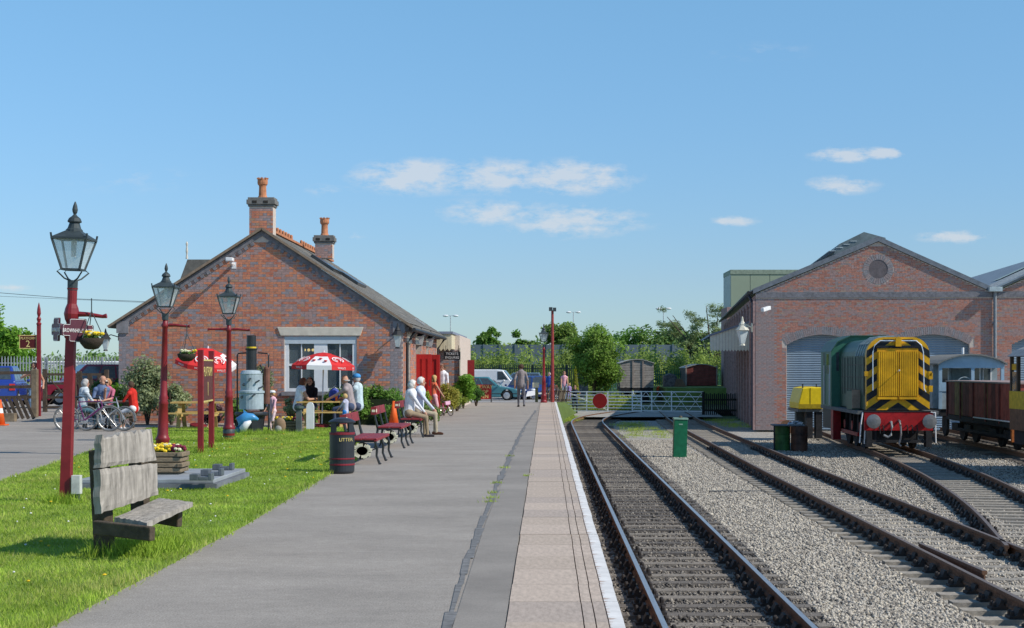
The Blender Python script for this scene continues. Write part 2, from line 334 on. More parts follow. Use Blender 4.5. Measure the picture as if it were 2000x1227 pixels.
chair_mesh = ch_me.mesh('rail_chair', m_iron)
def sleeper_meshes(L, mats_, w=.25):
    out = []
    for m_ in mats_: out.append(MB().box(-L/2, L/2, -w/2, w/2, -.13, 0).mesh('sleeper', m_))
    return out
def track(label, cen, y0, y1, meshes, sp, top, half=.752, r0=None, rail_l=None, rail_r=None, chairs_to=45, zoff=0.0):
    t = tag(bpy.data.objects.new('railway_track', None), label, 'railway track'); COL.objects.link(t)
    yv = y0
    while yv < y1:
        x = interp(cen, yv); sl_ = (interp(cen, yv+1) - interp(cen, yv-1)) / 2
        s_ = link('sleeper', random.choice(meshes), t, (x + random.uniform(-.04,.04), yv + random.uniform(-.03,.03), Z_RAIL-.203+zoff+random.uniform(-.006,.004)), (0, 0, -math.atan(sl_) + random.uniform(-.012,.012)))
        if yv < chairs_to:
            for hx in (-half, half): link('rail_chair', chair_mesh, s_, (hx, 0, 0))
        yv += sp
    for sgn in (-1, 1):
        p = smooth_path([(yy_, xx_ + sgn*half) for yy_, xx_ in cen], r0 or y0-.5, y1)
        rail(p, top, t)
    return t
c1 = [(-12,1.955),(76,1.965),(79,2.05),(82,2.25),(85,2.6),(88,3.1),(93,4.2),(100,6)]
track('polished rails on dark timber sleepers running beside the platform edge', c1, 6, 98, sleeper_meshes(2.5, m_wood), .676, m_steel, chairs_to=52)
c2 = [(-12,5.95),(18,6.13),(40,6.30),(70,6.72),(80,7.0),(110,8.2)]
track('rusty middle track on pale sleepers with a side check rail piece', c2, 6, 108, sleeper_meshes(2.55, m_cs), .66, m_dull, chairs_to=55)
c3 = [(23.4,7.55),(24.4,7.74),(28.9,8.62),(33.3,9.3),(38.8,10.05),(47.5,10.9),(56.4,11.5),(71,12.5)]
track('rusty curved track under the green shunting locomotive', c3, 26.5, 71, sleeper_meshes(2.5, m_cs), .66, m_dull, chairs_to=48, r0=23.4)
c4 = [(20,12.6),(49,15.5),(58,15.95),(71,16.7)]
track('rusty outer track under the plank wagon and brake van', c4, 24, 71, sleeper_meshes(2.5, m_wood), .7, m_dull, chairs_to=0)
# loose check rail beside the middle track
ck = rail([(gx(1785,23.6)+.1, 23.6), (gx(1905,20.4)+.12, 20.4)], m_dull, None, 'check_rail'); tag(ck, 'short dark loose rail lying against the rusty middle track', 'rail'); ck.location.z = .01
# ballast stones (real geometry, too many to count)
def stones(name, n, xr, yr, zbase, mats_, smin=.017, smax=.036, avoid=None, ypow=1.0):
    u = RNG.uniform(0, 1, n) ** ypow; y = yr[0] + (yr[1]-yr[0])*u
    x = (xr[0](y) + (xr[1](y)-xr[0](y)) * RNG.uniform(0, 1, n))
    s = RNG.uniform(smin, smax, n); z = zbase + s * RNG.uniform(-.5, .6, n)
    base = np.array([(1,0,0),(-1,0,0),(0,1,0),(0,-1,0),(0,0,1),(0,0,-1)], float)
    fc = np.array([(0,2,4),(2,1,4),(1,3,4),(3,0,4),(2,0,5),(1,2,5),(3,1,5),(0,3,5)])
    d = base[None] * RNG.uniform(.55, 1.25, (n, 6, 1)) + RNG.normal(0, .18, (n, 6, 3))
    a = RNG.uniform(0, 6.28, n); ca, sa = np.cos(a)[:, None], np.sin(a)[:, None]
    dx = d[..., 0]*ca - d[..., 1]*sa; dy = d[..., 0]*sa + d[..., 1]*ca
    v = np.stack([x[:, None] + dx*s[:, None], y[:, None] + dy*s[:, None], z[:, None] + d[..., 2]*s[:, None]*.8], -1).reshape(-1, 3)
    f = (np.arange(n)[:, None, None]*6 + fc[None]).reshape(-1, 3)
    mi = np.repeat(RNG.integers(0, len(mats_), n), 8)
    o = link(name, np_mesh(name, v, f, mats_, mi, 3)); tag(o, kind='stuff'); return o
ms_l = [mat(f'granite_{i}', c, .9, var=.2, scale=12) for i, c in enumerate([(.48,.44,.375),(.40,.36,.305),(.29,.262,.22),(.52,.465,.375),(.21,.19,.165)])]
ms_d = [mat(f'dark_stone_{i}', c, .9, var=.2, scale=12) for i, c in enumerate([(.20,.18,.155),(.15,.135,.12),(.10,.092,.085),(.28,.25,.21)])]
o = stones('light_ballast', 80000, (lambda y: 3.15+0*y, lambda y: 4.72+y*.006), (14.5, 62), Z_BAL+.012, ms_l, ypow=1.5); tag(o, 'pale grey loose ballast between the platform track and middle track', 'ballast')
o = stones('light_ballast', 60000, (lambda y: 5.62+.006*y, lambda y: 8.0+.0*y+np.clip((y-24)*.09, 0, 2.5)), (15.5, 62), Z_BAL+.004, ms_l, ypow=1.4); tag(o, 'pale grey loose ballast within and beside the middle track', 'ballast')
o = stones('light_ballast', 24000, (lambda y: 8.0+np.clip((y-24)*.09, 0, 2.5), lambda y: 11+y*.11), (22, 66), Z_BAL-.015, ms_l, ypow=1.1); tag(o, 'grey ballast around the locomotive track and outer track', 'ballast')
o = stones('dark_ballast', 36000, (lambda y: .5+0*y, lambda y: 3.2+0*y), (14, 60), Z_BAL+.006, ms_d, ypow=1.6); tag(o, 'dark oily ballast around the platform track sleepers', 'ballast')
# ---------------------------------------------------------------- grass lawn
GP = [(-3.2,4),(-3.2,17),(-3.4,25),(-3.45,29),(-4.3,36),(-5.6,43.5),(-10.9,43.8),(-9.1,32),(-7.95,23),(-7.3,14),(-7,4)]
o = MB().prism(GP, .0, .02, 'z').build('lawn', mat('lawn_soil', (.20,.28,.05), .95, scale=2.2, var=.3, bump=.6, bscale=40)); tag(o, kind='structure')
def in_poly(x, y, poly):
    c = np.zeros(len(x), bool); n = len(poly)
    for i in range(n):
        x0, y0 = poly[i]; x1, y1 = poly[(i+1) % n]
        hit = ((y0 > y) != (y1 > y)) & (x < (x1-x0)*(y-y0)/((y1-y0) + 1e-12) + x0); c ^= hit
    return c
n = 420000; u = RNG.uniform(0, 1, n) ** 1.7; y = 9.5 + 34.5*u; x = RNG.uniform(-11, -3.1, n)
jx = RNG.normal(0, .05, n); k = in_poly(x + jx, y, GP) & ((x/y) > -.40); x = x[k]; y = y[k]; n = len(x)
patch = np.sin(x*2.1+y*.7)*np.cos(y*1.3-x*.9)*.6 + np.sin(x*5.3-y*3.1)*.35 + np.sin(x*.8+y*.35)*.3
hgt = RNG.uniform(.016, .042, n) * (1 + .35*patch); edge = ~in_poly(x + .12, y, GP); hgt[edge] *= 1.6
a = RNG.uniform(0, 6.28, n); w = .0022 + .0002*y; dx = np.cos(a)*w; dy = np.sin(a)*w; lx = RNG.normal(0, .022, n); ly = RNG.normal(0, .022, n)
v = np.stack([np.stack([x-dx, y-dy, np.full(n, .015)], -1), np.stack([x+dx, y+dy, np.full(n, .015)], -1), np.stack([x+lx, y+ly, .02+hgt], -1)], 1).reshape(-1, 3)
gm = [mat(f'grass_blade_{i}', c, .6, var=.25, scale=1.2, spec=.2) for i, c in enumerate([(.24,.36,.04),(.31,.45,.05),(.38,.48,.08),(.43,.45,.13)])]
for q in gm: translucent(q, .3)
mi = np.clip(np.round(1.1 + patch*1.3 + RNG.normal(0, .7, n)), 0, 3).astype(int)
o = link('grass', np_mesh('grass', v, np.arange(3*n).reshape(-1, 3), gm, mi, 3)); tag(o, 'short green lawn grass left of the platform path', 'grass', kind='stuff')
# dandelions and daisies
fl = MB()
for _ in range(150):
    yv = random.uniform(10.5, 40); xv = random.uniform(-8, -3.4)
    if not in_poly(np.array([xv]), np.array([yv]), GP)[0]: continue
    y_ = random.random() < .45; r_ = random.uniform(.014, .024) if y_ else random.uniform(.008, .014); fl.lathe([(r_*.3, 0), (r_, .008), (r_*.5, .016)], (xv, yv, random.uniform(.04,.07)), 7, 0 if y_ else 1)
o = fl.build('wildflowers', [mat('dandelion', (.75,.50,.02), .7), mat('daisy', (.8,.8,.76), .7)]); tag(o, 'yellow dandelions and white daisies scattered over the lawn', 'flowers', kind='stuff')
# tufts along the tarmac seam and slabs
def tuft(name, spots, mats_, h=.08, n=40, sp=.06):
    vs_ = []
    for (xv, yv, zv) in spots:
        for _ in range(n):
            bx, by = xv + random.gauss(0, sp), yv + random.gauss(0, sp); a_ = random.uniform(0, 6.28); hh = h*random.uniform(.4, 1.1)
            vs_ += [(bx-.006*math.cos(a_), by-.006*math.sin(a_), zv), (bx+.006*math.cos(a_), by+.006*math.sin(a_), zv), (bx+random.gauss(0, hh*.4), by+random.gauss(0, hh*.4), zv+hh)]
    v = np.array(vs_); return link(name, np_mesh(name, v, np.arange(len(v)).reshape(-1, 3), mats_, None, 3))
o = tuft('weed_tufts', [(-.70,19.8,0),(-.70,21.2,0),(-.72,23,0),(-.69,26.5,0),(-.29,24.5,0),(-.68,30,0),(-.7,20.4,0)], [gm[2]], .05, 40, .05); tag(o, 'small green weeds growing in the dark tarmac seam', 'weeds', kind='stuff')
# ---------------------------------------------------------------- brickwork
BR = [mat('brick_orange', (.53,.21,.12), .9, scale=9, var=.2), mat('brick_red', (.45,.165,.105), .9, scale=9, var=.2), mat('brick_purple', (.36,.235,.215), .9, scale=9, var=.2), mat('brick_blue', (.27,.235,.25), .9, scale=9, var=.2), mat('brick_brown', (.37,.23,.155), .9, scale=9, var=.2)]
BR_ST = BR
BR_SH = [mat('shed_brick_a', (.45,.21,.155), .9, scale=9, var=.2), mat('shed_brick_b', (.40,.175,.13), .9, scale=9, var=.2), mat('shed_brick_c', (.36,.235,.215), .9, scale=9, var=.2), mat('shed_brick_d', (.31,.245,.24), .9, scale=9, var=.2), mat('shed_brick_e', (.38,.26,.20), .9, scale=9, var=.2)]
m_mortar = mat('mortar', (.58,.49,.42), .95, scale=12, var=.12); m_blue = mat('blue_brick', (.19,.185,.20), .8, scale=8, var=.25); m_stone = mat('pale_stone', (.60,.55,.46), .85, scale=4, var=.1)
BL, BC, MJ = .235, .075, .011
def brick_face(parent, z0, z1, spans, y, blue_edges=(), limit=300, name='brick', weights=(.36,.22,.24,.12,.06), sgn=-1, mortar=.01, seedv=0, pal=None):
    BR = pal or BR_ST
    """bricks standing proud of the plane y (facing -y); spans(z) gives the open intervals of that course"""
    g = random.Random(seedv); full = []; rest = MB(); ncourse = int((z1-z0)/BC)
    meshes = {}
    for c in range(ncourse):
        za = z0 + c*BC; zb = za + BC - MJ; hdr = (c % 4 == 3); L = BL/2 if hdr else BL
        for (xa, xb) in spans(za + BC/2):
            x = math.floor(xa/L)*L + (0 if hdr else (c % 2)*L/2) - L
            while x < xb:
                a_ = max(x, xa); b_ = min(x + L - MJ, xb); x += L
                if b_ - a_ < .03: continue
                q = math.sin(a_*1.7 + za*5.3) + math.sin(a_*.9 - za*6.1 + 2) + g.gauss(0, 1.5)
                mi = g.choices(range(5), weights)[0] if abs(q) < 2.1 else (0 if q > 0 else 2)
                if any(lo <= (a_+b_)/2 <= hi for lo, hi in blue_edges): mi = g.choice((3, 3, 2, 3))
                dep = .008 + g.uniform(0, .004)
                if not hdr and abs((b_-a_) - (L-MJ)) < 1e-6: full.append((a_, za, mi, dep))
                else: rest.add(*_bk(a_, b_, za, zb, y, dep), mi)
    cx, cz = 0, CH
    full.sort(key=lambda f: abs(f[1]-cz)*.3 + abs(f[0]*.1)); 
    for i, (a_, za, mi, dep) in enumerate(full):
        if i < limit:
            if mi not in meshes:
                mb_ = MB().add(*_bk(0, BL-MJ, 0, BC-MJ, 0, .01), 0); meshes[mi] = mb_.mesh(name, BR[mi])
            link(name, meshes[mi], parent, (a_, y, za))
        else: rest.add(*_bk(a_, a_+BL-MJ, za, za+BC-MJ, y, dep), mi)
    o = rest.build('brickwork', BR, parent); o['kind'] = 'stuff'
def _bk(a, b, za, zb, y, d):
    return [(a,y-d,za),(b,y-d,za),(b,y-d,zb),(a,y-d,zb),(a,y,za),(b,y,za),(b,y,zb),(a,y,zb)], [(0,1,2,3),(0,4,5,1),(1,5,6,2),(2,6,7,3),(3,7,4,0)]
def minus(iv, holes):
    out = [iv]
    for (a, b) in holes:
        nx_ = []
        for (p, q) in out:
            if b <= p or a >= q: nx_.append((p, q)); continue
            if a > p: nx_.append((p, a))
            if b < q: nx_.append((b, q))
        out = nx_
    return out
# ---------------------------------------------------------------- station building (gable towards the camera)
YG = 48.0; XL, XR = gx(232, YG), gx(787, YG); XC = gx(512, YG); ZE = 3.02; ZR = 1.68 + (718-452)/F*YG; YB = 62.6
st = thing('station_building', 'red brick station building with slate roof, two chimneys and white window', 'building', (0, 0, 0))
def roof_z(x): return ZE + (ZR-ZE) * (1 - abs(x-XC)/((XR-XC) if x > XC else (XC-XL)))
wx0, wx1, wz0, wz1 = gx(556, YG), gx(696, YG), 1.68-47*YG/F, 1.68+62*YG/F
# wall body with window opening: build from boxes round the opening, then gable triangle
wb = MB()
wb.box(XL, wx0, YG, YG+.3, 0, ZE); wb.box(wx1, XR, YG, YG+.3, 0, ZE); wb.box(wx0, wx1, YG, YG+.3, 0, wz0); wb.box(wx0, wx1, YG, YG+.3, wz1, ZE)
wb.prism([(XL, ZE), (XR, ZE), (XC, ZR)], YG, YG+.3, 'y')
# side wall with three window slits and a door opening (normal +x)
ops = [(49.4, 50.6, 0.0, 2.45), (52.6, 54.6, 0.0, 2.45), (57.2, 58.4, .9, 2.45)]
for (a, b, c, d_) in [(YG+.3, 49.4, 0, ZE), (49.4, 50.6, 2.45, ZE), (50.6, 52.6, 0, ZE), (52.6, 54.6, 2.45, ZE), (54.6, 57.2, 0, ZE), (57.2, 58.4, 0, .9), (57.2, 58.4, 2.45, ZE), (58.4, YB, 0, ZE)]:
    wb.box(XR-.3, XR, a, b, c, d_)
wb.box(XL, XL+.3, YG+.3, YB, 0, ZE); wb.box(XL, XR, YB, YB+.3, 0, ZE)
wb.box(XR-1.5, XR-1.4, YG+.4, YB-.1, 0, 2.6, 1)
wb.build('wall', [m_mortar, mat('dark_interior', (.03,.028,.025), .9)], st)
def gspans(z):
    lo, hi = XL, XR
    if z > ZE:
        f = (ZR - z) / (ZR-ZE); lo = XC - f*(XC-XL); hi = XC + f*(XR-XC)
        lo += .12; hi -= .12
    if hi - lo < .1: return []
    return minus((lo, hi), [(wx0-.02, wx1+.02)] if wz0-.05 < z < wz1 else [])
brick_face(st, 0, ZR-.25, gspans, YG, blue_edges=((XR-.42, XR+.1), (XL-.1, XL+.35)), seedv=3)
# side wall bricks, built on a rotated carrier (facing +x)
sidew = bpy.data.objects.new('side_wall', None); COL.objects.link(sidew); sidew.parent = st; sidew.location = (XR, YG, 0); sidew.rotation_euler = (0, 0, R(90))
def sspans(z): return minus((0, YB-YG), [(a-YG, b-YG) for a, b, c, d_ in ops if c-.02 < z < d_+.02])
brick_face(sidew, 0, ZE-.05, sspans, 0, limit=60, seedv=5)
# blue brick verge bands with dentils, kneelers
vb = MB(); dn = MB()
for sg, xe in ((-1, XL), (1, XR)):
    L_ = math.hypot(xe-XC, ZR-ZE); ux, uz = (XC-xe)/L_, (ZR-ZE)/L_
    nx_, nz_ = (uz*sg*-1, abs(ux))
    p0 = Vector((xe, YG-.03, ZE+.02)); p1 = Vector((XC, YG-.03, ZR+.02)); dwn = Vector((0, 0, -.10))
    vb.add([p0+Vector((0,0,-.16)), p1+Vector((0,0,-.16)), p1, p0, p0+Vector((0,.08,-.16)), p1+Vector((0,.08,-.16)), p1+Vector((0,.08,0)), p0+Vector((0,.08,0))], [(0,1,2,3),(4,7,6,5),(0,4,5,1),(3,2,6,7),(0,3,7,4),(1,5,6,2)])
    k = 0; s_ = .25
    while s_ < L_-.2:
        c = Vector((xe + ux*s_, YG-.02, ZE + uz*s_ - .21)); dn.bar(c, c + Vector((ux*.11, 0, uz*.11)), .05, .10, 0); s_ += .225
vb.build('verge_band', m_blue, st); o = dn.build('dentils', m_blue, st); o['kind'] = 'stuff'
for xe, s_ in ((XL-.06, 1), (XR+.06, -1)): MB().box(min(xe, xe+s_*.36), max(xe, xe+s_*.36), YG-.06, YG-.013, ZE-.30, ZE+.06).build('kneeler', mat('kneeler_stone', (.22,.21,.22), .85, scale=6), st)
# roof: deck + slate courses on the visible slope
m_sl = [mat('slate_a', (.155,.145,.125), .8, scale=5, var=.2), mat('slate_b', (.19,.175,.15), .8, scale=5, var=.2), mat('slate_c', (.125,.12,.108), .8, scale=5, var=.2)]
dk = MB(); OV = .12
for sg, xe in ((-1, XL-.28), (1, XR+.28)):
    ze = ZR - (ZR-ZE)*abs(xe-XC)/abs((XR if sg > 0 else XL)-XC)
    dk.add([(XC,YG-OV,ZR+.03),(xe,YG-OV,ze+.03),(xe,YB+.4,ze+.03),(XC,YB+.4,ZR+.03),(XC,YG-OV,ZR+.09),(xe,YG-OV,ze+.09),(xe,YB+.4,ze+.09),(XC,YB+.4,ZR+.09)], [(0,1,2,3),(4,7,6,5),(0,4,5,1),(1,5,6,2),(2,6,7,3),(3,7,4,0)])
dk.build('roof', mat('roof_deck', (.15,.14,.12), .85, scale=5), st)
xe = XR + .3; Ls = math.hypot(xe-XC, (ZR-ZE)*(xe-XC)/(XR-XC)); ux = (xe-XC)/Ls; uz = -(ZR-ZE)/(XR-XC)*ux
ang = math.atan2(-uz, ux); ncs = int(Ls/.21); sw = .30; sme = [MB().box(0, .235, 0, sw-.006, 0, .012).mesh('slate', m_) for m_ in m_sl]
sl_rest = MB(); cnt = 0; lst = []
for c in range(ncs):
    for r_ in range(int((YB+.5-YG+OV)/sw)):
        s0 = c*.21; yv = YG-OV + r_*sw + (c % 2)*sw/2; lst.append((s0, yv))
lst.sort(key=lambda q: q[1] - q[0]*.1)
for i, (s0, yv) in enumerate(lst):
    px_, pz_ = XC + ux*s0, ZR + .095 + uz*s0 + .006*1
    if i < 300: link('slate', random.choice(sme), st, (px_, yv, pz_), (0, ang - .035, 0))
    else:
        a_ = ang - .035; ex, ez = math.cos(a_)*.235, -math.sin(a_)*.235; w_ = sw-.006; mi = random.randrange(3)
        sl_rest.add([(px_,yv,pz_),(px_+ex,yv,pz_+ez),(px_+ex,yv+w_,pz_+ez),(px_,yv+w_,pz_),(px_,yv,pz_+.012),(px_+ex,yv,pz_+ez+.012),(px_+ex,yv+w_,pz_+ez+.012),(px_,yv+w_,pz_+.012)], [(4,5,6,7),(0,1,5,4),(1,2,6,5)], mi)
o = sl_rest.build('slates', m_sl, st); o['kind'] = 'stuff'
m_terra = mat('terracotta', (.48,.20,.10), .85, scale=6, var=.2)
rd = MB(); yv = YG+.9
while yv < YB+.3: rd.box(XC-.13, XC+.13, yv, yv+.43, ZR+.09, ZR+.16); yv += .45
rd.build('ridge_tiles', m_terra, st)
cr_me = MB().lathe([(.05,0),(.05,.16),(.03,.2)], n=8).mesh('ridge_crest', m_terra); yv = YG+1.1
while yv < YB:
    if not (54.0 < yv < 55.6): link('ridge_crest', cr_me, st, (XC, yv, ZR+.15))
    yv += .55
# verge tiles edge and gutter
vt = MB()
for sg, xe_ in ((-1, XL-.3), (1, XR+.3)):
    ze = ZR - (ZR-ZE)*abs(xe_-XC)/abs((XR if sg > 0 else XL)-XC); vt.bar((XC, YG-OV-.015, ZR+.08), (xe_, YG-OV-.015, ze+.08), .03, .07)
vt.build('verge_edge', mat('verge_tile', (.24,.18,.13), .85, scale=8), st)
gt = MB(); zg = ZR - (ZR-ZE)*(XR+.3-XC)/(XR-XC)
gt.tube([(XR+.34, YG-.1, zg+.0), (XR+.34, YB+.4, zg+.0)], .06, 8); gt.build('gutter', mat('black_iron', (.03,.03,.032), .5, scale=10), st)
dt = MB(); yv = YG+.1
while yv < YB: dt.box(XR+.0, XR+.16, yv, yv+.11, ZE-.24, ZE-.11); yv += .225
dt.box(XR, XR+.10, YG, YB, ZE-.11, ZE+.0); dt.build('eaves_dentils', m_blue, st)
MB().tube([(XR+.34,YG+.55,zg-.03),(XR+.2,YG+.5,zg-.25),(XR+.09,YG+.45,zg-.4),(XR+.09,YG+.45,.02)], .045, 8).build('drainpipe', MATS['black_iron'], st); MB().tube([(XR+.34,YB-.3,zg-.03),(XR+.09,YB-.3,zg-.4),(XR+.09,YB-.3,.02)], .045, 8).build('drainpipe', MATS['black_iron'], st)
# stone lintels over the side openings, white sashes
for (a, b, c, d_) in ops: MB().box(XR-.02, XR+.03, a-.2, b+.2, 2.45, 2.80).build('side_lintel', m_stone, st)
sw_ = MB()
for (a, b, c, d_) in (ops[0], ops[2]):
    sw_.box(XR-.16, XR-.12, a, a+.08, max(c, .0), d_); sw_.box(XR-.16, XR-.12, b-.08, b, max(c, .0), d_); sw_.box(XR-.16, XR-.12, a, b, d_-.08, d_); sw_.box(XR-.16,XR-.12,a,b,1.5,1.57)
sw_.build('side_window_frames', mat('white_paint', (.74,.75,.76), .5, var=.05), st)
# front window
m_wp = MATS['white_paint']; fr = MB(); D0, D1 = YG+.03, YG+.12
hh = wz1-wz0; wd = wx1-wx0
fr.box(wx0, wx1, D0-.02, D1, wz1-.24, wz1, 1); fr.box(wx0, wx0+.12, D0, D1, wz0, wz1-.24); fr.box(wx1-.12, wx1, D0, D1, wz0, wz1-.24); fr.box(wx0+.12, wx1-.12, D0, D1, wz0, wz0+.10)
mxc = (wx0+wx1)/2; fr.box(mxc-.20, mxc+.20, D0+.005, D1, wz0+.10, wz1-.24)
zm = wz0 + hh*.48
for a, b in ((wx0+.12, mxc-.20), (mxc+.20, wx1-.12)):
    fr.box(a, b, D0+.01, D1, zm-.035, zm+.035); c_ = (a+b)/2; fr.box(c_-.015, c_+.015, D0+.02, D1, wz0+.10, zm-.035); fr.box(c_-.015, c_+.015, D0+.02, D1, zm+.035, wz1-.24)
wn = fr.build('window', [m_wp, mat('roller_box', (.50,.56,.60), .5, var=.05)], st)
m_glass = mat('window_glass', (.10,.13,.15), .06, var=.1, spec=.8, alpha=.55)
for a, b in ((wx0+.12, mxc-.20), (mxc+.20, wx1-.12)):
    for z0, z1 in ((wz0+.10, zm-.035), (zm+.035, wz1-.24)): MB().box(a, b, D1-.03, D1-.02, z0, z1).build('pane', m_glass, wn)
rm = MB(); rm.box(wx0-.4, wx1+.4, YG+2.2, YG+2.3, .4, 3.0, 0); rm.box(wx0-.4, wx1+.4, YG+.31, YG+2.2, .4, .45, 0)
rm.box(wx0+.2, wx0+.55, YG+.32, YG+.36, wz0+.1, wz1-.3, 1); rm.box(mxc+.85, wx1-.12, YG+.32, YG+.36, wz0+.1, wz1-.3, 1); rm.box(mxc-.6, mxc-.25, YG+.32, YG+.36, wz0+.1, zm, 2); rm.box(mxc+.25, mxc+.7, YG+.32, YG+.36, wz0+.1, zm, 2)
rm.build('room_interior', [mat('room_dark', (.07,.06,.055), .9, scale=2, var=.5), mat('curtain_plum', (.10,.045,.07), .9, scale=4), mat('curtain_teal', (.06,.20,.24), .9, scale=4)], wn)
lmp = MB()
for k in range(3): lmp.ell((mxc-.62+k*.13, YG+.9, wz1-.42), .045, 8, 6)
m_bulb = bpy.data.materials.new('lit_bulb'); m_bulb.use_nodes = True; bb = m_bulb.node_tree.nodes['Principled BSDF']; bb.inputs['Emission Color'].default_value = (1,.75,.25,1); bb.inputs['Emission Strength'].default_value = 3
lmp.build('ceiling_light', m_bulb, wn)
lt = MB(); lt.prism([(wx0-.12, wz1), (wx1+.12, wz1), (wx1+.22, wz1+.26), (wx0-.22, wz1+.26)], YG-.05, YG+.1, 'y'); lt.build('lintel', m_stone, st, bevel=.01)
si = MB().box(wx0-.08, wx1+.08, YG-.09, YG+.03, wz0-.12, wz0); si.build('sill', MATS['kneeler_stone'], st)
# chimneys
def chimney(x, y, zb, zt, wd_, parent, nm='chimney'):
    c = MB().box(x-wd_/2, x+wd_/2, y-wd_*.36, y+wd_*.36, zb, zt, 0); ch_ = c.build(nm, m_mortar, parent)
    brick_face(ch_, zb+.02, zt, lambda z: [(x-wd_/2, x+wd_/2)], y-wd_*.36, limit=30, seedv=int(y))
    k = MB(); e = .06
    for i, (za, zb_, ex) in enumerate(((zt, zt+.07, .035), (zt+.07, zt+.21, .075), (zt+.21, zt+.28, .04))): k.box(x-wd_/2-ex, x+wd_/2+ex, y-wd_*.36-ex, y+wd_*.36+ex, za, zb_)
    k.box(x-.26, x-.12, y-wd_*.36-.085, y-wd_*.36-.07, zt+.10, zt+.18, 1); k.box(x+.08, x+.22, y-wd_*.36-.085, y-wd_*.36-.07, zt+.10, zt+.18, 1)
    k.build('cap', [mat('chimney_cap', (.17,.165,.155), .9, scale=6), MATS['dark_interior']], ch_, bevel=.012)
    z = zt+.28; p = MB().lathe([(.16,0),(.12,.08),(.11,.34),(.115,.38),(.15,.42),(.16,.47),(.155,.58),(.14,.58),(.14,.5)], (x, y, z), 14)
    for j in range(8):
        a_ = j*math.pi/4; p.box(x+.145*math.cos(a_)-.03, x+.145*math.cos(a_)+.03, y+.145*math.sin(a_)-.03, y+.145*math.sin(a_)+.03, z+.58, z+.62)
    p.build('chimney_pot', m_terra, ch_, smooth=False)
chimney(gx(513, YG+.45), YG+.45, ZR-.35, 1.68+(718-405)/F*(YG+.4), .72, st)
chimney(gx(634, 55), 55.0, ZR-.35, 1.68+(718-475)/F*54.7, .60, st)
# roof windows on the slope
rl = MB()
for (ya, yb, s0, s1) in ((50.5, 52.6, 1.3, 2.15), (53.1, 55.6, 1.9, 2.7)):
    pts = []
    for s_ in (s0, s1):
        for yv in (ya, yb): pts.append((XC+ux*s_, yv, ZR+.13+uz*s_))
    a_, b_, c_, d_ = [Vector(p) for p in pts]; up = Vector((-uz, 0, ux))*.09
    rl.add([a_, b_, d_, c_, a_+up, b_+up, d_+up, c_+up], [(4,5,6,7),(0,1,5,4),(1,2,6,5),(2,3,7,6),(3,0,4,7)])
rl.build('roof_windows', mat('roof_window', (.03,.035,.04), .25, spec=.6), st)
rv = MB().bar((XC+ux*4.6, 57.5, ZR+.16+uz*4.6), (XC+ux*5.0, 57.5, ZR+.16+uz*5.0), .5, .05); rv.build('roof_vent', mat('lead_grey', (.42,.43,.43), .6), st)
# CCTV on gable
cc = thing('security_camera', 'white security camera on a bracket high on the brick station gable', 'camera', P(457, 512, YG))
MB().bar((.0,0,-.06), (.0,-.55,-.06), .05, .05).bar((0,-.05,-.12),(0,-.5,-.08),.02).build('bracket', m_wp, cc); MB().box(-.11,.10,-.75,-.45,-.02,.09).build('housing', m_wp, cc, bevel=.02); MB().box(-.07,.07,-.02,.0,-.2,.0).build('wall_plate', m_wp, cc)
# wall lanterns at the corner
def wall_lantern(label, loc, m_, rz=0, s=1.0, arm=.4):
    t = thing('wall_lantern', label, 'lantern', loc, rz)
    MB().tube([(0,0,0),(0,-arm*.6,.08*s),(0,-arm,.0)], .018*s, 6).box(-.05*s,.05*s,-.015,.0,-.12*s,.12*s).build('bracket', m_, t)
    b_ = MB(); b_.lathe([(.07*s,-.30*s),(.17*s,.05*s)], (0,-arm,-.12*s), 4, 1, a0=R(45)); b_.build('glass', [m_, mat('lantern_glass', (.55,.6,.6), .15, spec=.6, var=.1)], t)
    MB().lathe([(.20*s,0),(.09*s,.13*s),(.10*s,.15*s),(.04*s,.24*s),(.015*s,.36*s)], (0,-arm,-.07*s), 8, 0).lathe([(.08*s,-.05*s),(.06*s,0)], (0,-arm,-.42*s), 6).build('cap', m_, t)
    return t
wall_lantern('black lantern on the station gable corner above the drainpipe', (XR-.12, YG-.013, 2.72), MATS['black_iron'])
wall_lantern('black lantern on the far left corner of the station gable', (XL-.0, YG-.0, 2.6), MATS['black_iron'], R(-90), .9)
for i, (yv) in enumerate((51.7, 56.0)): wall_lantern(['small black lamp on the side wall nearest the corner drainpipe', 'small black lamp on the side wall above the red doors'][i], (XR+.012, yv, 2.75), MATS['black_iron'], R(90), .8, .25)
# open red doors
m_red = mat('gate_red', (.47,.022,.02), .45, var=.12, scale=2)
def red_door(label, loc, rz, w=.50, h=2.1):
    t = thing('red_door', label, 'door', loc, rz)
    b_ = MB(); b_.box(0, w, -.02, .02, 0, h); b_.build('panel', m_red, t)
    f_ = MB()
    for a, c in ((0, .12), (w/2-.06, w/2+.06), (w-.12, w)): f_.box(a, c, -.05, -.02, .0, h)
    for a, c in ((0, .14), (.62, .78), (h-.16, h)): f_.box(.12, w/2-.06, -.048, -.02, a, c); f_.box(w/2+.06, w-.12, -.048, -.02, a, c)
    f_.build('door_frame', m_red, t); MB().tube([(w-.06,-.09,1.05),(w-.06,-.09,1.25)], .015, 6).build('handle', MATS['black_iron'], t); return t
red_door('near open red panelled door of the station side entrance', (XR+.03, 52.6, .02), R(-2))
red_door('second red panelled door folded open behind the near one', (XR+.05, 54.6, .02), R(-3), .63)
fb = MB().box(XR-.0, XR+.14, 49.0, 49.12, 0, 1.05); o = fb.build('red_bollard', m_red); tag(o, 'small red post at the station corner by the drainpipe', 'post')
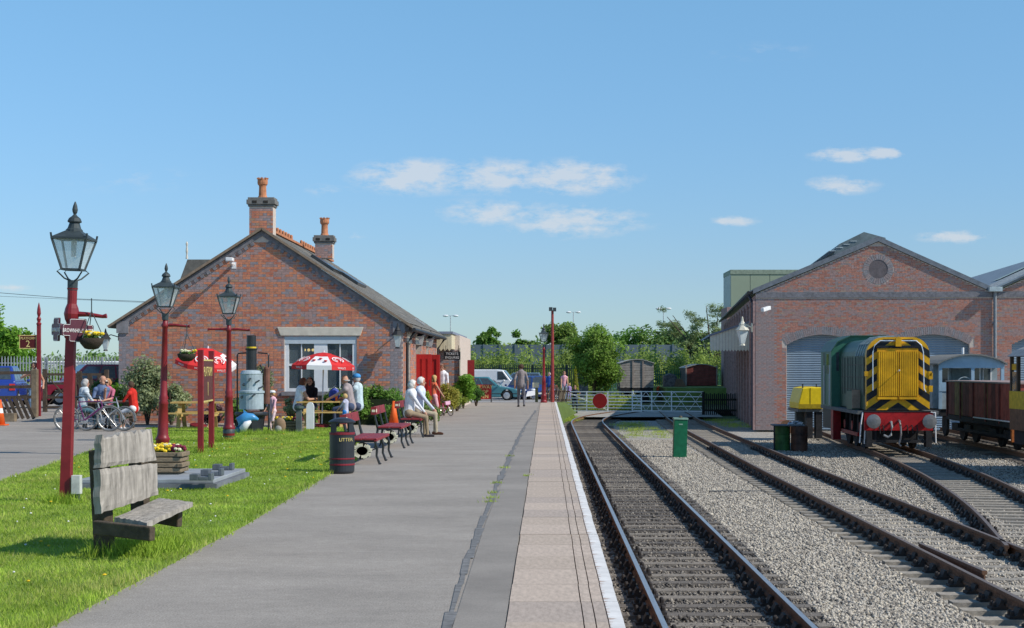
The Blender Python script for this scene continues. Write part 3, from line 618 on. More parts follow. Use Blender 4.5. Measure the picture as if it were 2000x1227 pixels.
# ticket office porch with cream canopy behind
m_cream = mat('cream_boards', (.66,.58,.40), .7, var=.05, scale=3)
pc = thing('station_canopy', 'cream boarded platform canopy with a scalloped valance beyond the station', 'canopy', (0,0,0))
cx1 = gx(882, 63.2); cyA, cyB = 63.2, 74.5; zt_, zb_ = 1.68+(718-652)/F*63.2, 1.68+(718-681)/F*63.2
i = 0; xv = cx1-1.0
while xv < cx1-.01:
    MB().prism([(xv, zb_), (xv+.08, zb_-.10), (xv+.16, zb_), (xv+.16, zt_), (xv, zt_)], cyA, cyA+.03, 'y').build('board', m_cream, pc); xv += .167
yv = cyA+.04
while yv < cyB: MB().prism([(yv, zb_), (yv+.1, zb_-.02), (yv+.19, zb_), (yv+.19, zt_), (yv, zt_)], cx1-.03, cx1, 'x').build('board', m_cream, pc); yv += .2
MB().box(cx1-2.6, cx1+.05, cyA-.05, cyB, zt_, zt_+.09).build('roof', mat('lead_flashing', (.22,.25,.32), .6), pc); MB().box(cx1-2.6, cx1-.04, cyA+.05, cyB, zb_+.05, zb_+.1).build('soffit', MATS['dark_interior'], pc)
tk = thing('ticket_office', 'brick ticket office under the cream canopy, mostly in shade', 'building', (0,0,0))
MB().box(cx1-3, gx(900, 66)-.02, 65.5, 75, 0, zt_-.02).build('wall', m_mortar, tk)
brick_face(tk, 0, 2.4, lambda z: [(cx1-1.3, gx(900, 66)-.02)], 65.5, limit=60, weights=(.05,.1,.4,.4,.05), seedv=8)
MB().box(gx(900,66)-.02, gx(900,66)+.02, 65.4, 65.6, 0, 2.5).build('corner_post', m_stone, tk)
sg_ = thing('hanging_sign', 'black hanging sign reading tickets enquiries below the canopy', 'sign', (gx(883,62.6), 62.6, zb_-.30))
MB().box(-.33,.33,-.03,.03,-.15,.17).build('board', mat('sign_black', (.012,.012,.013), .5), sg_); [MB().tube([(q,0,.17),(q,0,.42)], .012, 6).build('hanger', MATS['black_iron'], sg_) for q in (-.25,.25)]
m_silver = mat('sign_letters', (.62,.62,.60), .5)
text('TICKETS', .13, m_silver, (0,-.034,.085), FACE, sg_, sx=1.0); text('ENQUIRIES', .13, m_silver, (0,-.034,-.065), FACE, sg_, sx=.88)
dr = MB().box(-.0, .78, -.03, .03, .6, 2.02); o = dr.build('red_board', mat('dark_red', (.20,.012,.014), .6)); o.location = (gx(893,72), 72, 0); tag(o, 'dark red board beside the bright green bush under the canopy', 'board'); o.parent = None
# distant second roof behind the gable with finial
rb = thing('far_roof', 'slate roof with red ridge and white finial behind the station gable', 'building', (0,0,0))
YF = 62
MB().add([P(352,545,YF), P(420,545,YF), P(420,507,YF), P(366,507,YF), P(352,545,YF+6), P(420,545,YF+6), P(420,507,YF+3), P(366,507,YF+3)], [(0,1,2,3),(4,7,6,5),(0,3,7,4),(3,2,6,7),(1,5,6,2),(0,4,5,1)]).build('roof', m_sl[0], rb)
MB().box(gx(352,YF)+.1, gx(420,YF), YF+.2, YF+5.8, 0, 1.68+173/F*YF).build('wall', m_mortar, rb)
MB().box(gx(365,YF), gx(420,YF), YF+1.4, YF+1.7, P(0,508,YF)[2], P(0,505,YF)[2]+.03).build('ridge', m_terra, rb)
MB().lathe([(.05,0),(.03,.2),(.05,.3),(.03,.5),(.05,.62),(.01,.70)], P(365,506,YF+1.5), 8).build('finial', m_stone, rb)
# ---------------------------------------------------------------- engine shed (turned a few degrees)
YS = 71.0; XS = gx(1476, YS); TH = -R(4.6)
sh = thing('engine_shed', 'long brick engine shed with arched shuttered doorways and round gable window', 'building', (XS, YS, 0), TH)
def sx_(px): return (px - 1476)/F*YS          # local x along the front
def sz_(py): return CH - (py-VY)/F*YS
SW = sx_(1930); ZB_ = -1.12; ZEV = sz_(574); ZAP = sz_(474); AX = sx_(1712)
doors = [(sx_(1536), sx_(1676)), (sx_(1746), sx_(1886))]; zsp = sz_(674); zar = sz_(654)
def arch(x, a, b):
    c = (a+b)/2; h = (b-a)/2; rad = (h*h + (zar-zsp)**2)/(2*(zar-zsp)); return zar - rad + math.sqrt(max(0, rad*rad - (x-c)**2))
NA = 16; wb = MB()
def strip(a, b, zlo, zhi, m=0): wb.box(a, b, 0, .4, zlo, zhi, m)
strip(0, doors[0][0], ZB_, ZEV); strip(doors[0][1], doors[1][0], ZB_, ZEV); strip(doors[1][1], SW, ZB_, ZEV)
for a, b in doors:
    for i in range(NA):
        xa = a + (b-a)*i/NA; xb = a + (b-a)*(i+1)/NA; za, zb2 = arch(xa, a, b), arch(xb, a, b)
        wb.add([(xa,0,za),(xb,0,zb2),(xb,0,ZEV),(xa,0,ZEV),(xa,.4,za),(xb,.4,zb2),(xb,.4,ZEV),(xa,.4,ZEV)], [(0,1,2,3),(4,7,6,5),(0,4,5,1)])
wb.prism([(0, ZEV), (SW, ZEV), (AX, ZAP)], 0, .4, 'y')
wb.box(0, .35, .4, 45, ZB_, ZEV-.05)      # west side wall
wb.build('wall', m_mortar, sh)
rwc = (sx_(1712), sz_(527)); rwr = .42
def shspans(z):
    lo, hi = 0.0, SW
    if z > ZEV:
        f = (ZAP - z)/(ZAP-ZEV); lo = AX - f*AX + .1; hi = AX + f*(SW-AX) - .1
    if hi-lo < .1: return []
    holes = []
    for a, b in doors:
        if z < zar:
            if z < zsp: holes.append((a-.02, b+.02))
            else:
                c = (a+b)/2; h = (b-a)/2; rad = (h*h+(zar-zsp)**2)/(2*(zar-zsp)); q = rad*rad - (z-(zar-rad))**2; w_ = math.sqrt(max(0, q)); holes.append((c-w_, c+w_))
        if zsp-.1 < z < zar+.40:
            c = (a+b)/2; rr_ = .36; h = (b-a)/2; rad = (h*h+(zar-zsp)**2)/(2*(zar-zsp)); q = (rad+rr_)**2 - (z-(zar-rad))**2; w_ = min(math.sqrt(max(0, q)), h+.2) if q > 0 else 0
            if w_ > 0: holes.append((c-w_, c+w_))
    if abs(z-rwc[1]) < rwr+.26: w_ = math.sqrt((rwr+.26)**2 - (z-rwc[1])**2); holes.append((rwc[0]-w_, rwc[0]+w_))
    if sz_(583) < z < sz_(571): return []
    return [s for s in minus((lo, hi), holes) if s[1]-s[0] > .03]
brick_face(sh, ZB_+.02, ZAP-.15, shspans, 0, blue_edges=((-.1,.85),), weights=(.22,.26,.30,.12,.10), seedv=11, pal=BR_SH)
sb = MB()
sb.box(0, SW, -.05, .0, sz_(582), sz_(572)); sb.build('string_course', m_blue, sh)
vs2 = MB()
for a, b in doors:                         # voussoirs: every arch brick a wedge
    c = (a+b)/2; h = (b-a)/2; rad = (h*h+(zar-zsp)**2)/(2*(zar-zsp)); cz = zar-rad; am = math.asin(min(1, h/rad)); nv = int(2*am*rad/.085)
    for i in range(nv):
        t0 = -am + 2*am*i/nv + .004; t1 = -am + 2*am*(i+1)/nv - .004
        q = [(c+math.sin(t)*r_, cz+math.cos(t)*r_) for t, r_ in ((t0, rad), (t1, rad), (t1, rad+.36), (t0, rad+.36))]
        MB().prism(q, -.02, .1, 'y').build('voussoir', random.choice((BR_SH[3], BR_SH[3], mat('voussoir_grey', (.27,.25,.26), .9, var=.2))), sh)
nv = 34
for i in range(nv):
    t0 = 2*math.pi*i/nv+.02; t1 = 2*math.pi*(i+1)/nv-.02
    q = [(rwc[0]+math.sin(t)*r_, rwc[1]+math.cos(t)*r_) for t, r_ in ((t0, rwr), (t1, rwr), (t1, rwr+.24), (t0, rwr+.24))]
    MB().prism(q, -.02, .06, 'y').build('voussoir', random.choice((BR_SH[3], MATS['voussoir_grey'])), sh)
MB().lathe([(rwr,-.006),(rwr,-.002)], (rwc[0], 0, rwc[1]), 24, axis='y').build('round_window', mat('round_recess', (.14,.12,.125), .85, scale=5), sh)
m_shut = mat('roller_shutter', (.22,.29,.36), .5, metal=.2, var=.1, scale=1.5)
for a, b in doors:
    s_ = bpy.data.objects.new('shutter', None); COL.objects.link(s_); s_.parent = sh
    z = ZB_; slat_me = MB().prism([(.25,0),(.225,.05),(.25,.10),(.29,.10),(.29,0)], a-.02, b+.02, 'x').mesh('slat', m_shut)
    while z < zar+.0: link('slat', slat_me, s_, (0, 0, z)); z += .102
cr_ = MB()
for xa, za, xb, zb2 in ((-.12, ZEV-.02, AX, ZAP+.0), (AX, ZAP, SW+.0, ZEV)):
    cr_.add([(xa,-.12,za+.02),(xb,-.12,zb2+.02),(xb,-.12,zb2+.24),(xa,-.12,za+.24),(xa,.0,za+.02),(xb,.0,zb2+.02),(xb,.0,zb2+.24),(xa,.0,za+.24)], [(0,1,2,3),(0,4,5,1),(3,2,6,7),(0,3,7,4),(1,5,6,2),(4,7,6,5)])
cr_.build('verge', mat('shed_verge', (.17,.19,.215), .6, scale=5), sh)
m_sheet = mat('sheet_roof', (.24,.28,.31), .55, metal=.1, var=.15, scale=2)
rf = MB(); Lr = 46
def slope(x0, z0, x1, z1, y0, y1, m=0):
    n_ = int((y1-y0)/.5)
    rf.add([(x0,y0,z0),(x1,y0,z1),(x1,y1,z1),(x0,y1,z0),(x0,y0,z0-.05),(x1,y0,z1-.05),(x1,y1,z1-.05),(x0,y1,z0-.05)], [(0,1,2,3),(4,7,6,5),(0,4,5,1),(1,5,6,2),(2,6,7,3),(3,7,4,0)], m)
slope(-.35, ZEV+.1, AX, ZAP+.26, -.06, Lr); slope(AX, ZAP+.26, SW, ZEV+.2, -.06, Lr)
SW2 = SW + 10.4; AX2 = SW + 5.2; slope(SW+.02, ZEV+.2, AX2, ZAP+.26, -.3, Lr); slope(AX2, ZAP+.26, SW2, ZEV+.2, -.3, Lr)
rf.build('roof', m_sheet, sh)
rbs = MB()
for k in range(9):                          # standing ribs and rooflights on the second bay
    y_ = .6 + k*.5; rbs.bar((SW+.1, y_, ZEV+.25), (AX2, y_, ZAP+.31), .05, .06, 0)
for k in range(2): rbs.add([(SW+1.6, 2.6+k*4, ZEV+.2+.055+1.6*(ZAP-ZEV)/5.2), (AX2-.5, 2.6+k*4, ZAP+.26+.055-.5*(ZAP-ZEV)/5.2), (AX2-.5, 4.2+k*4, ZAP+.26+.055-.5*(ZAP-ZEV)/5.2), (SW+1.6, 4.2+k*4, ZEV+.255+1.6*(ZAP-ZEV)/5.2)], [(0,1,2,3)], 1)
rbs.build('roof_ribs', [mat('rib_grey', (.42,.46,.48), .5), mat('rooflight', (.40,.45,.36), .4)], sh)
vn = MB(); vy = 4.0                          # louvred ridge ventilator
vn.prism([(AX-1.55, ZAP-.25), (AX+.85, ZAP+.1), (AX+.85, ZAP+.50), (AX-.15, ZAP+.78), (AX-1.3, ZAP+.22)], vy, vy+26, 'y'); vn.build('ridge_ventilator', mat('vent_grey', (.15,.185,.19), .6, scale=3), sh)
lv = MB()
for k in range(4): lv.bar((AX-1.62+.12*k*0+.33*k, vy-.03, ZAP-.10+.15*k), (AX-1.62+.33*k, vy+25, ZAP-.1+.15*k), .30, .03, 0)
lv.build('louvre', mat('louvre_pale', (.5,.55,.55), .5), sh)
# second bay front wall
w2 = MB(); d2 = (sx_(1966), sx_(1966)+3.2); w2.box(SW+.0, d2[0], .02, .4, ZB_, ZEV); w2.box(d2[1], SW2, .02, .4, ZB_, ZEV)
for i in range(NA):
    xa = d2[0] + (d2[1]-d2[0])*i/NA; xb = d2[0] + (d2[1]-d2[0])*(i+1)/NA; za, zb2 = arch(xa, *d2), arch(xb, *d2); w2.add([(xa,.02,za),(xb,.02,zb2),(xb,.02,ZEV),(xa,.02,ZEV),(xa,.4,za),(xb,.4,zb2)], [(0,1,2,3),(0,4,5,1)])
w2.prism([(SW, ZEV), (SW2, ZEV), (AX2, ZAP)], .02, .4, 'y'); w2.build('second_wall', m_mortar, sh)
def b2spans(z):
    lo, hi = SW+.02, sx_(2010)
    if z > ZEV: f = (ZAP-z)/(ZAP-ZEV); lo = AX2 - f*(AX2-SW) + .1
    hl = []
    if z < zar: c = sum(d2)/2; h = (d2[1]-d2[0])/2; rad = (h*h+(zar-zsp)**2)/(2*(zar-zsp)); q = rad*rad-(z-(zar-rad))**2; hl = [(d2[0], d2[1])] if z < zsp else [(c-math.sqrt(max(0,q)), c+math.sqrt(max(0,q)))]
    if sz_(583) < z < sz_(571): return []
    return [s for s in minus((lo, hi), hl) if s[1]-s[0] > .03] if hi > lo else []
brick_face(sh, ZB_+.02, ZEV+1.5, b2spans, .02, limit=40, weights=(.22,.26,.30,.12,.10), seedv=12, pal=BR_SH)
MB().box(SW, SW2, -.03, .02, sz_(582), sz_(572)).build('string_course', m_blue, sh)
MB().bar((SW+.02,-.1,ZEV+.13), (AX2,-.1,ZAP+.13), .12, .22, 0, up=(0,1,0)).build('verge', MATS['shed_verge'], sh)
z = ZB_; slat_me = MB().prism([(.25,0),(.225,.05),(.25,.10),(.29,.10),(.29,0)], d2[0]-.02, d2[1]+.02, 'x').mesh('slat', m_shut)
s_ = bpy.data.objects.new('shutter', None); COL.objects.link(s_); s_.parent = sh
while z < zar: link('slat', slat_me, s_, (0,0,z)); z += .102
dpp = MB(); dpp.box(SW-.22, SW+.34, -.45, -.0, ZEV+.05, ZEV+.25, 1); dpp.tube([(SW+.08,-.12,ZEV+.05), (SW+.08,-.12,ZB_)], .075, 10, 0); dpp.box(SW-.02,SW+.18,-.06,.0,sz_(633),sz_(630),1)
dpp.build('downpipe', [mat('pipe_grey', (.22,.24,.26), .5), mat('hopper_pale', (.42,.50,.52), .5)], sh)
# side (west) details: pilasters, gutter, windows, plinth band
pl = MB(); y_ = .0
while y_ < 44: pl.box(-.12, .0, y_, y_+.55, ZB_, ZEV-.25); y_ += 3.2
pl.box(-.06, 0, 0, 44, ZEV-.35, ZEV-.1); pl.build('pilasters', BR[2], sh)
gz = MB().tube([(-.32,-.1,ZEV+.05), (-.32,44,ZEV+.05)], .08, 8); gz.build('gutter', MATS['black_iron'], sh); gz = MB().tube([(-.32,.35,ZEV),(-.12,.35,ZEV-.4),(-.12,.35,ZB_)], .06, 8).build('side_downpipe', mat('pipe_dark_blue', (.03,.045,.075), .5), sh)
sdw = MB(); y_ = 1.0
while y_ < 42: sdw.box(-.015, .0, y_+.2, y_+1.7, .2, 3.6, 0); sdw.box(-.05,-.015,y_+.9,y_+1.0,.2,3.6,1); y_ += 3.2
sdw.build('side_windows', [mat('side_pane', (.12,.14,.17), .2, spec=.6), m_wp], sh)
# canopy at the shed side
cn = thing('shed_canopy', 'pale boarded canopy with scalloped valance on the shed side wall', 'canopy', (0,0,0))
YC = 75.5; xw = gx(1472, YC); xo = gx(1387, YC); zlo = 1.68+(718-683)/F*YC; zl1 = 1.68+(718-657)/F*YC; zl2 = 1.68+(718-628)/F*YC
nb = 14
for i in range(nb):
    xa = xo + (xw-xo)*i/nb; xb = xo + (xw-xo)*(i+1)/nb - .012; ta = zl1 + (zl2-zl1)*i/nb; tb = zl1 + (zl2-zl1)*(i+1)/nb; m_ = (xa+xb)/2
    MB().prism([(xa, zlo), (m_, zlo-.09), (xb, zlo), (xb, tb), (xa, ta)], YC, YC+.03, 'y').build('board', mat('canopy_boards', (.74,.73,.62), .7, var=.06), cn)
MB().add([(xo-.06,YC-.08,zl1),(xw,YC-.08,zl2),(xw+1.0,YC+14,zl2),(xo+.94,YC+14,zl1),(xo-.06,YC-.08,zl1+.09),(xw,YC-.08,zl2+.09),(xw+1.0,YC+14,zl2+.09),(xo+.94,YC+14,zl1+.09)], [(0,1,2,3),(4,7,6,5),(0,4,5,1),(1,5,6,2),(2,6,7,3),(3,7,4,0)]).build('roof', MATS['lead_flashing'], cn)
wall_lantern('cream lantern on an iron bracket at the engine shed corner', (gx(1470,70.3), 70.6, 1.68+(718-640)/F*70.5), mat('lantern_cream', (.55,.53,.44), .6), R(-75), 1.7, .45)
sc_ = thing('security_camera', 'white security camera on the engine shed corner', 'camera', P(1497, 604, 70.6)); MB().bar((.12,-.10,.06), (-.26,-.55,-.06), .16, .17).build('housing', m_wp, sc_, bevel=.02); MB().bar((0,-.2,-.05),(0,.2,-.22),.05).build('bracket', m_wp, sc_)
# big green-grey building behind the shed
gb = thing('cladding_building', 'large plain green grey clad building rising behind the shed', 'building', (0,0,0)); YQ = 125
xa, xb = gx(1427,YQ), gx(1580,YQ); zt2 = 1.68+(718-527)/F*YQ; npn = 4
m_clad = mat('green_cladding', (.30,.35,.25), .6, var=.04, scale=.4)
for i in range(npn): MB().box(xa+(xb-xa)*i/npn+.02, xa+(xb-xa)*(i+1)/npn-.02, YQ, YQ+.1, -1, zt2-.35).build('cladding_panel', m_clad, gb)
MB().box(xa-.02, xb, YQ-.05, YQ+5, zt2-.35, zt2).build('parapet', mat('clad_dark', (.26,.31,.235), .6), gb); MB().box(xa, xb, YQ+.1, YQ+5, -1, zt2-.36).build('wall', mat('clad_side', (.5,.53,.5), .6), gb)
lowb = MB().box(gx(1420,118), gx(1447,118), 118, 122, -1, 1.68+(718-600)/F*118); o = lowb.build('brick_annex', BR[2]); tag(o, 'narrow dark brick annex with a flat top behind the shed', 'building')
# ---------------------------------------------------------------- lamps
m_maroon = mat('maroon_paint', (.23,.018,.024), .42, var=.2, scale=3, spec=.4); m_lblk = mat('lamp_black', (.045,.06,.065), .5, var=.2, scale=8); m_lg = mat('lantern_pane', (.62,.72,.74), .1, var=.12, scale=3, spec=.6, alpha=.45)
def lamp(label, loc, H, lean=0.0, style='square', arms='right', gband=.0):
    t = thing('lamp_post', label, 'lamp post', loc, 0, 'maroon platform lamp posts'); t.rotation_euler = (0, lean, 0)
    kx = .80; hl = H * .255                               # lantern incl. finial occupies the top
    zc = H * .742                               # underside of lantern frame
    p = MB()
    if style == 'square':
        p.lathe([(.088,0),(.074,zc*.745)], n=4, a0=R(45))
        p.lathe([(.07,zc*.74),(.082,zc*.748),(.062,zc*.765),(.060,zc*.81),(.080,zc*.825),(.094,zc*.85),(.080,zc*.875),(.058,zc*.895),(.058,zc*.955),(.068,zc*.965)], n=14)
    else:
        p.lathe([(.155,0),(.155,.10),(.12,.13),(.135,.17),(.125,.30),(.145,.33),(.12,.37),(.105,.42),(.085,H*.27),(.10,H*.275),(.075,H*.29),(.092,H*.305),(.07,H*.32),(.05,zc*.90),(.065,zc*.905),(.075,zc*.92),(.05,zc*.935),(.045,zc*.97)], n=12)
        if gband: p.lathe([(.135,-.02),(.13,gband),(.10,gband+.02)], n=12, m=1)
    p.build('post', [m_maroon, m_lblk], t, smooth=style != 'square')
    MB().lathe([(.062,zc*.955),(.065,zc)], n=10).build('collar', m_lblk, t)
    s = H/3.7; a = MB()
    for sx_q in (-1, 1):
        for sy_q in (-1, 1): a.tube([(0,0,zc-.02), (sx_q*.08*s, sy_q*.08*s, zc+.02), (sx_q*.15*s, sy_q*.15*s, zc+.10*s), (sx_q*.11*s, sy_q*.11*s, zc+.135*s)], .010*s, 6)
    a.build('cradle', m_lblk, t)
    zb = zc + .13*s; zt = zb + .375*s; rb, rt = .108*s, .212*s
    fr_ = MB()
    for sx_q, sy_q in ((-1,-1),(1,-1),(1,1),(-1,1)): fr_.bar((sx_q*rb, sy_q*rb, zb), (sx_q*rt, sy_q*rt, zt), .022*s)
    for z_, r_ in ((zb, rb), (zt, rt)):
        for i in range(4):
            c = [(-r_,-r_),(r_,-r_),(r_,r_),(-r_,r_)]; fr_.bar((*c[i], z_), (*c[(i+1) % 4], z_), .024*s)
    for c in ((-rt,-rt),(rt,-rt),(rt,rt),(-rt,rt)): fr_.bar((*c, zt), (c[0]*1.04, c[1]*1.04, zt+.06*s), .02*s)
    fr_.build('lantern_frame', m_lblk, t)
    for i in range(4):
        c = [(-1,-1),(1,-1),(1,1),(-1,1)]; a_, b_ = c[i], c[(i+1) % 4]; k = .97
        MB().quad((a_[0]*rb*k,a_[1]*rb*k,zb),(b_[0]*rb*k,b_[1]*rb*k,zb),(b_[0]*rt*k,b_[1]*rt*k,zt),(a_[0]*rt*k,a_[1]*rt*k,zt)).build('pane', m_lg, t)
    MB().lathe([(.03*s,zt-.22*s),(.035*s,zt-.02)], n=8).build('bulb', mat('bulb_white', (.75,.78,.75), .4), t)
    hd = MB(); hd.lathe([(rt*1.44,zt+.012),(.115*s,zt+.10*s)], n=4, a0=R(45))
    hd.lathe([(q*.82*s, zt+w_*.82*s) for q, w_ in ((.13,.10),(.125,.135),(.10,.16),(.075,.24),(.10,.25),(.105,.265),(.085,.31),(.04,.345),(.02,.37),(.035,.40),(.042,.44),(.03,.50),(.008,.56))], n=14)
    hd.build('hood', m_lblk, t)
    zr = zc*.85 if style == 'square' else zc*.92
    ar = MB(); L_ = .38 if style == 'square' else .42
    if arms in ('right', 'both'): ar.tube([(.08,0,zr),(.20,0,zr-.0),(L_,0,zr-.02),(L_+.05,0,zr-.01)], [.034,.028,.022,.03], 8)
    if arms in ('both',): ar.tube([(-.05,0,zr),(-.25,0,zr),(-L_,0,zr),(-L_-.05,0,zr)], [.03,.025,.022,.03], 8)
    ar.build('ladder_bar', m_maroon, t)
    return t, zr
m_wick = mat('wicker', (.05,.037,.027), .9, bump=.6, scale=40); leafA = leafmats('basket', (.07,.13,.03)); m_yel = mat('pansy_yellow', (.78,.55,.03), .7); m_crim = mat('pansy_crimson', (.20,.02,.05), .7); m_cream2 = mat('pansy_cream', (.72,.70,.45), .7)
def basket(label, loc, top, r=.22, group='hanging flower baskets'):
    t = thing('hanging_basket', label, 'flower basket', loc, 0, group)
    MB().lathe([(.04,0),(r*.55,.012),(r*.9,.075),(r,.14),(r*.97,.14)], n=16).build('basket', m_wick, t, smooth=True)
    c = MB(); dz = top - loc[2]
    for a_ in (0, 2.1, 4.2): c.tube([(r*math.cos(a_), r*math.sin(a_), .14), (0, 0, dz*.75)], .006, 5)
    c.tube([(0,0,dz*.75),(0,0,dz)], .007, 5); c.build('chains', m_lblk, t)
    foliage('leaves', [(0,0,.15,r*.95,r*.95,.05)], 220, .028, leafA, t, shell=.1)
    f_ = MB()
    for _ in range(16): a_ = random.uniform(0, 6.28); q = random.uniform(0, r); f_.ell((q*math.cos(a_), q*math.sin(a_), .175+random.uniform(0,.04)), (.034,.034,.022), 7, 4, random.choice((0,0,1)))
    f_.build('flowers', [m_yel, m_cream2], t); return t
lA, zr = lamp('tall maroon lamp post carrying the station name signs', (gx(128,19.5), 19.5, 0), 3.71, R(1.85))
basket('wicker basket of yellow flowers hanging from the signed lamp post', (gx(181,19.5), 19.45, P(0,683,19.5)[2]), P(0,583,19.5)[2], .15)
lB, _ = lamp('maroon lamp post rising behind the timber flower planter', (gx(317,30), 30, 0), 3.64, R(1.2), 'round', 'right')
basket('wicker basket of pale flowers hanging in front of the parasol', (gx(367,30), 29.9, P(0,706,30)[2]), P(0,634,30)[2], .18)
lC, _ = lamp('maroon lamp post with a dark foot beside the old grey boiler', (gx(447,35.4), 35.4, 0), 3.71, 0, 'round', 'both', .33)
lD, _ = lamp('distant maroon lamp post near the platform end fence', (gx(1062,75.5), 75.5, 0), 3.75, 0, 'round', 'none')
# totem station signs on lamp A (two boards back to back at an angle)
def totem(parent, loc, rz, front=True):
    w, h = .40, .20; F2 = .72
    prof = []
    def rnd(cx, cz, r, a0, a1, n=5): return [(cx + r*math.cos(R(a0+(a1-a0)*i/n)), cz + r*math.sin(R(a0+(a1-a0)*i/n))) for i in range(n+1)]
    r = .035
    poly = rnd(w-r, -.10+r, r, -90, 0) + rnd(w-r, .10-r, r, 0, 90) + [(.22, .10)] + rnd(.22-r, .20-r, r, 0, 90) + rnd(-.22+r, .20-r, r, 90, 180) + [(-.22, .10)] + rnd(-w+r, .10-r, r, 90, 180) + rnd(-w+r, -.10+r, r, 180, 270) + [(-.22, -.10)] + rnd(-.22+r, -.20+r, r, 180, 270) + rnd(.22-r, -.20+r, r, 270, 360) + [(.22, -.10)]
    o = MB().prism([(x*.8, z) for x, z in poly], -.012, .012, 'y').build('name_board', m_sign, parent); o.location = loc; o.rotation_euler = (0, 0, rz)
    ins = MB(); k = .93
    pl2 = [(x*.8*k, z*k) for x, z in poly]
    for i in range(len(pl2)): ins.bar((pl2[i][0], -.0145, pl2[i][1]), (pl2[(i+1) % len(pl2)][0], -.0145, pl2[(i+1) % len(pl2)][1]), .003, .007, 0, up=(0,0,1))
    ins.build('border_line', m_signw, o)
    text('BROWNHILLS WEST', .095, m_signw, (0,-.015,-.008), FACE, o, sx=.72); return o
m_sign = mat('totem_maroon', (.105,.028,.045), .5, var=.1); m_signw = mat('sign_white', (.78,.76,.74), .6, var=.04)
zS = P(0, 645, 19.5)[2]
q1 = totem(lA, (.10, -.07, zS), R(38)); q2 = totem(lA, (-.19, .05, zS+.005), R(-58))
for q in (q1, q2): q.scale = (.62, 1, .72)
eb = thing('meter_box', 'small grey electrical box at the foot of the signed lamp post', 'electrical box', (gx(149,19.45), 19.45, 0)); MB().box(-.05,.06,-.05,.05,.13,.36).build('case', mat('box_grey', (.55,.55,.52), .6), eb, bevel=.006); MB().box(-.03,.04,-.03,.03,0,.13).build('foot', m_lblk, eb)
# floodlight mast at platform end
fm = thing('floodlight_mast', 'tall maroon mast with a twin floodlight near the platform end', 'floodlight', (gx(1079,76.5), 76.5, 0)); zt = 1.68+(718-606)/F*76.5
MB().tube([(0,0,0),(0,0,zt)], [.09,.06], 8).build('mast', mat('mast_red', (.30,.05,.045), .6), fm); MB().box(-.17,.0,-.14,.05,zt-.04,zt+.14).box(.02,.18,-.14,.05,zt-.06,zt+.12).build('lamp_head', m_lblk, fm)
# far car-park light columns
for i, (px, py, YY, lb) in enumerate(((880, 617, 190, 'slim grey twin lighting column behind the cream canopy'), (1120, 610, 200, 'slim grey twin lighting column beyond the platform end lamps'), (1296, 603, 190, 'slim grey twin lighting column between the bushy tree and wagons'), (735, 663, 230, 'far lighting column seen past the station roof'))):
    if i == 3: continue
    t = thing('lighting_column', lb, 'street lamp', (gx(px,YY), YY, -1), 0, 'far car park lighting columns'); zt = CH+(718-py)/F*YY+1
    MB().tube([(0,0,0),(0,0,zt)], [.11,.06], 6).build('column', mat('galvanised', (.5,.55,.56), .5), t); MB().bar((-.55,0,zt),(.55,0,zt),.06).build('cross_arm', MATS['galvanised'], t)
    MB().ell((-.6,0,zt),(.35,.2,.13),8,5).ell((.6,0,zt),(.35,.2,.13),8,5).build('lamp_heads', mat('lamp_white', (.8,.82,.82), .4), t)
# ---------------------------------------------------------------- rustic wooden bench
m_oak = mat('weathered_oak', (.33,.30,.26), .9, scale=5, var=.33, bump=.35, bscale=22, stretch=(3,3,.5)); m_oakd = mat('dark_oak', (.085,.065,.045), .9, scale=6, var=.3, bump=.5)
YB1 = 14.0
wbn = thing('rustic_bench', 'weathered rustic oak bench with split slab back on the lawn', 'bench', (gx(203,YB1), YB1, 0), 0)
def wavy_slab(p0, p1, u, w0, w1, thick, n=14, seedv=0, amp=.02):
    """slab running from p0 to p1, width along u, with wavy edges and rounded thickness"""
    g = random.Random(seedv); p0, p1, u = Vector(p0), Vector(p1), Vector(u).normalized(); d = (p1-p0); nn = d.normalized().cross(u).normalized()*thick/2; b_ = MB(); vs_ = []
    ph = g.uniform(0, 6)
    for i in range(n+1):
        t_ = i/n; c = p0 + d*t_; w = (w0+(w1-w0)*t_)/2; e1 = amp*math.sin(t_*5+ph)+g.uniform(-.3,.3)*amp; e2 = amp*math.sin(t_*4+ph*2)+g.uniform(-.3,.3)*amp
        A = c - u*(w+e1); B = c + u*(w+e2); vs_ += [A-nn*.7, A+nn*.7, c-u*w*.5+nn*1.05, c+u*w*.5+nn*1.05, B+nn*.7, B-nn*.7, c+u*w*.5-nn, c-u*w*.5-nn]
    k = 8; fs = [(i*k+j, i*k+(j+1) % k, (i+1)*k+(j+1) % k, (i+1)*k+j) for i in range(n) for j in range(k)] + [tuple(range(k)), tuple(reversed(range(n*k, n*k+k)))]
    return b_.add(vs_, fs)
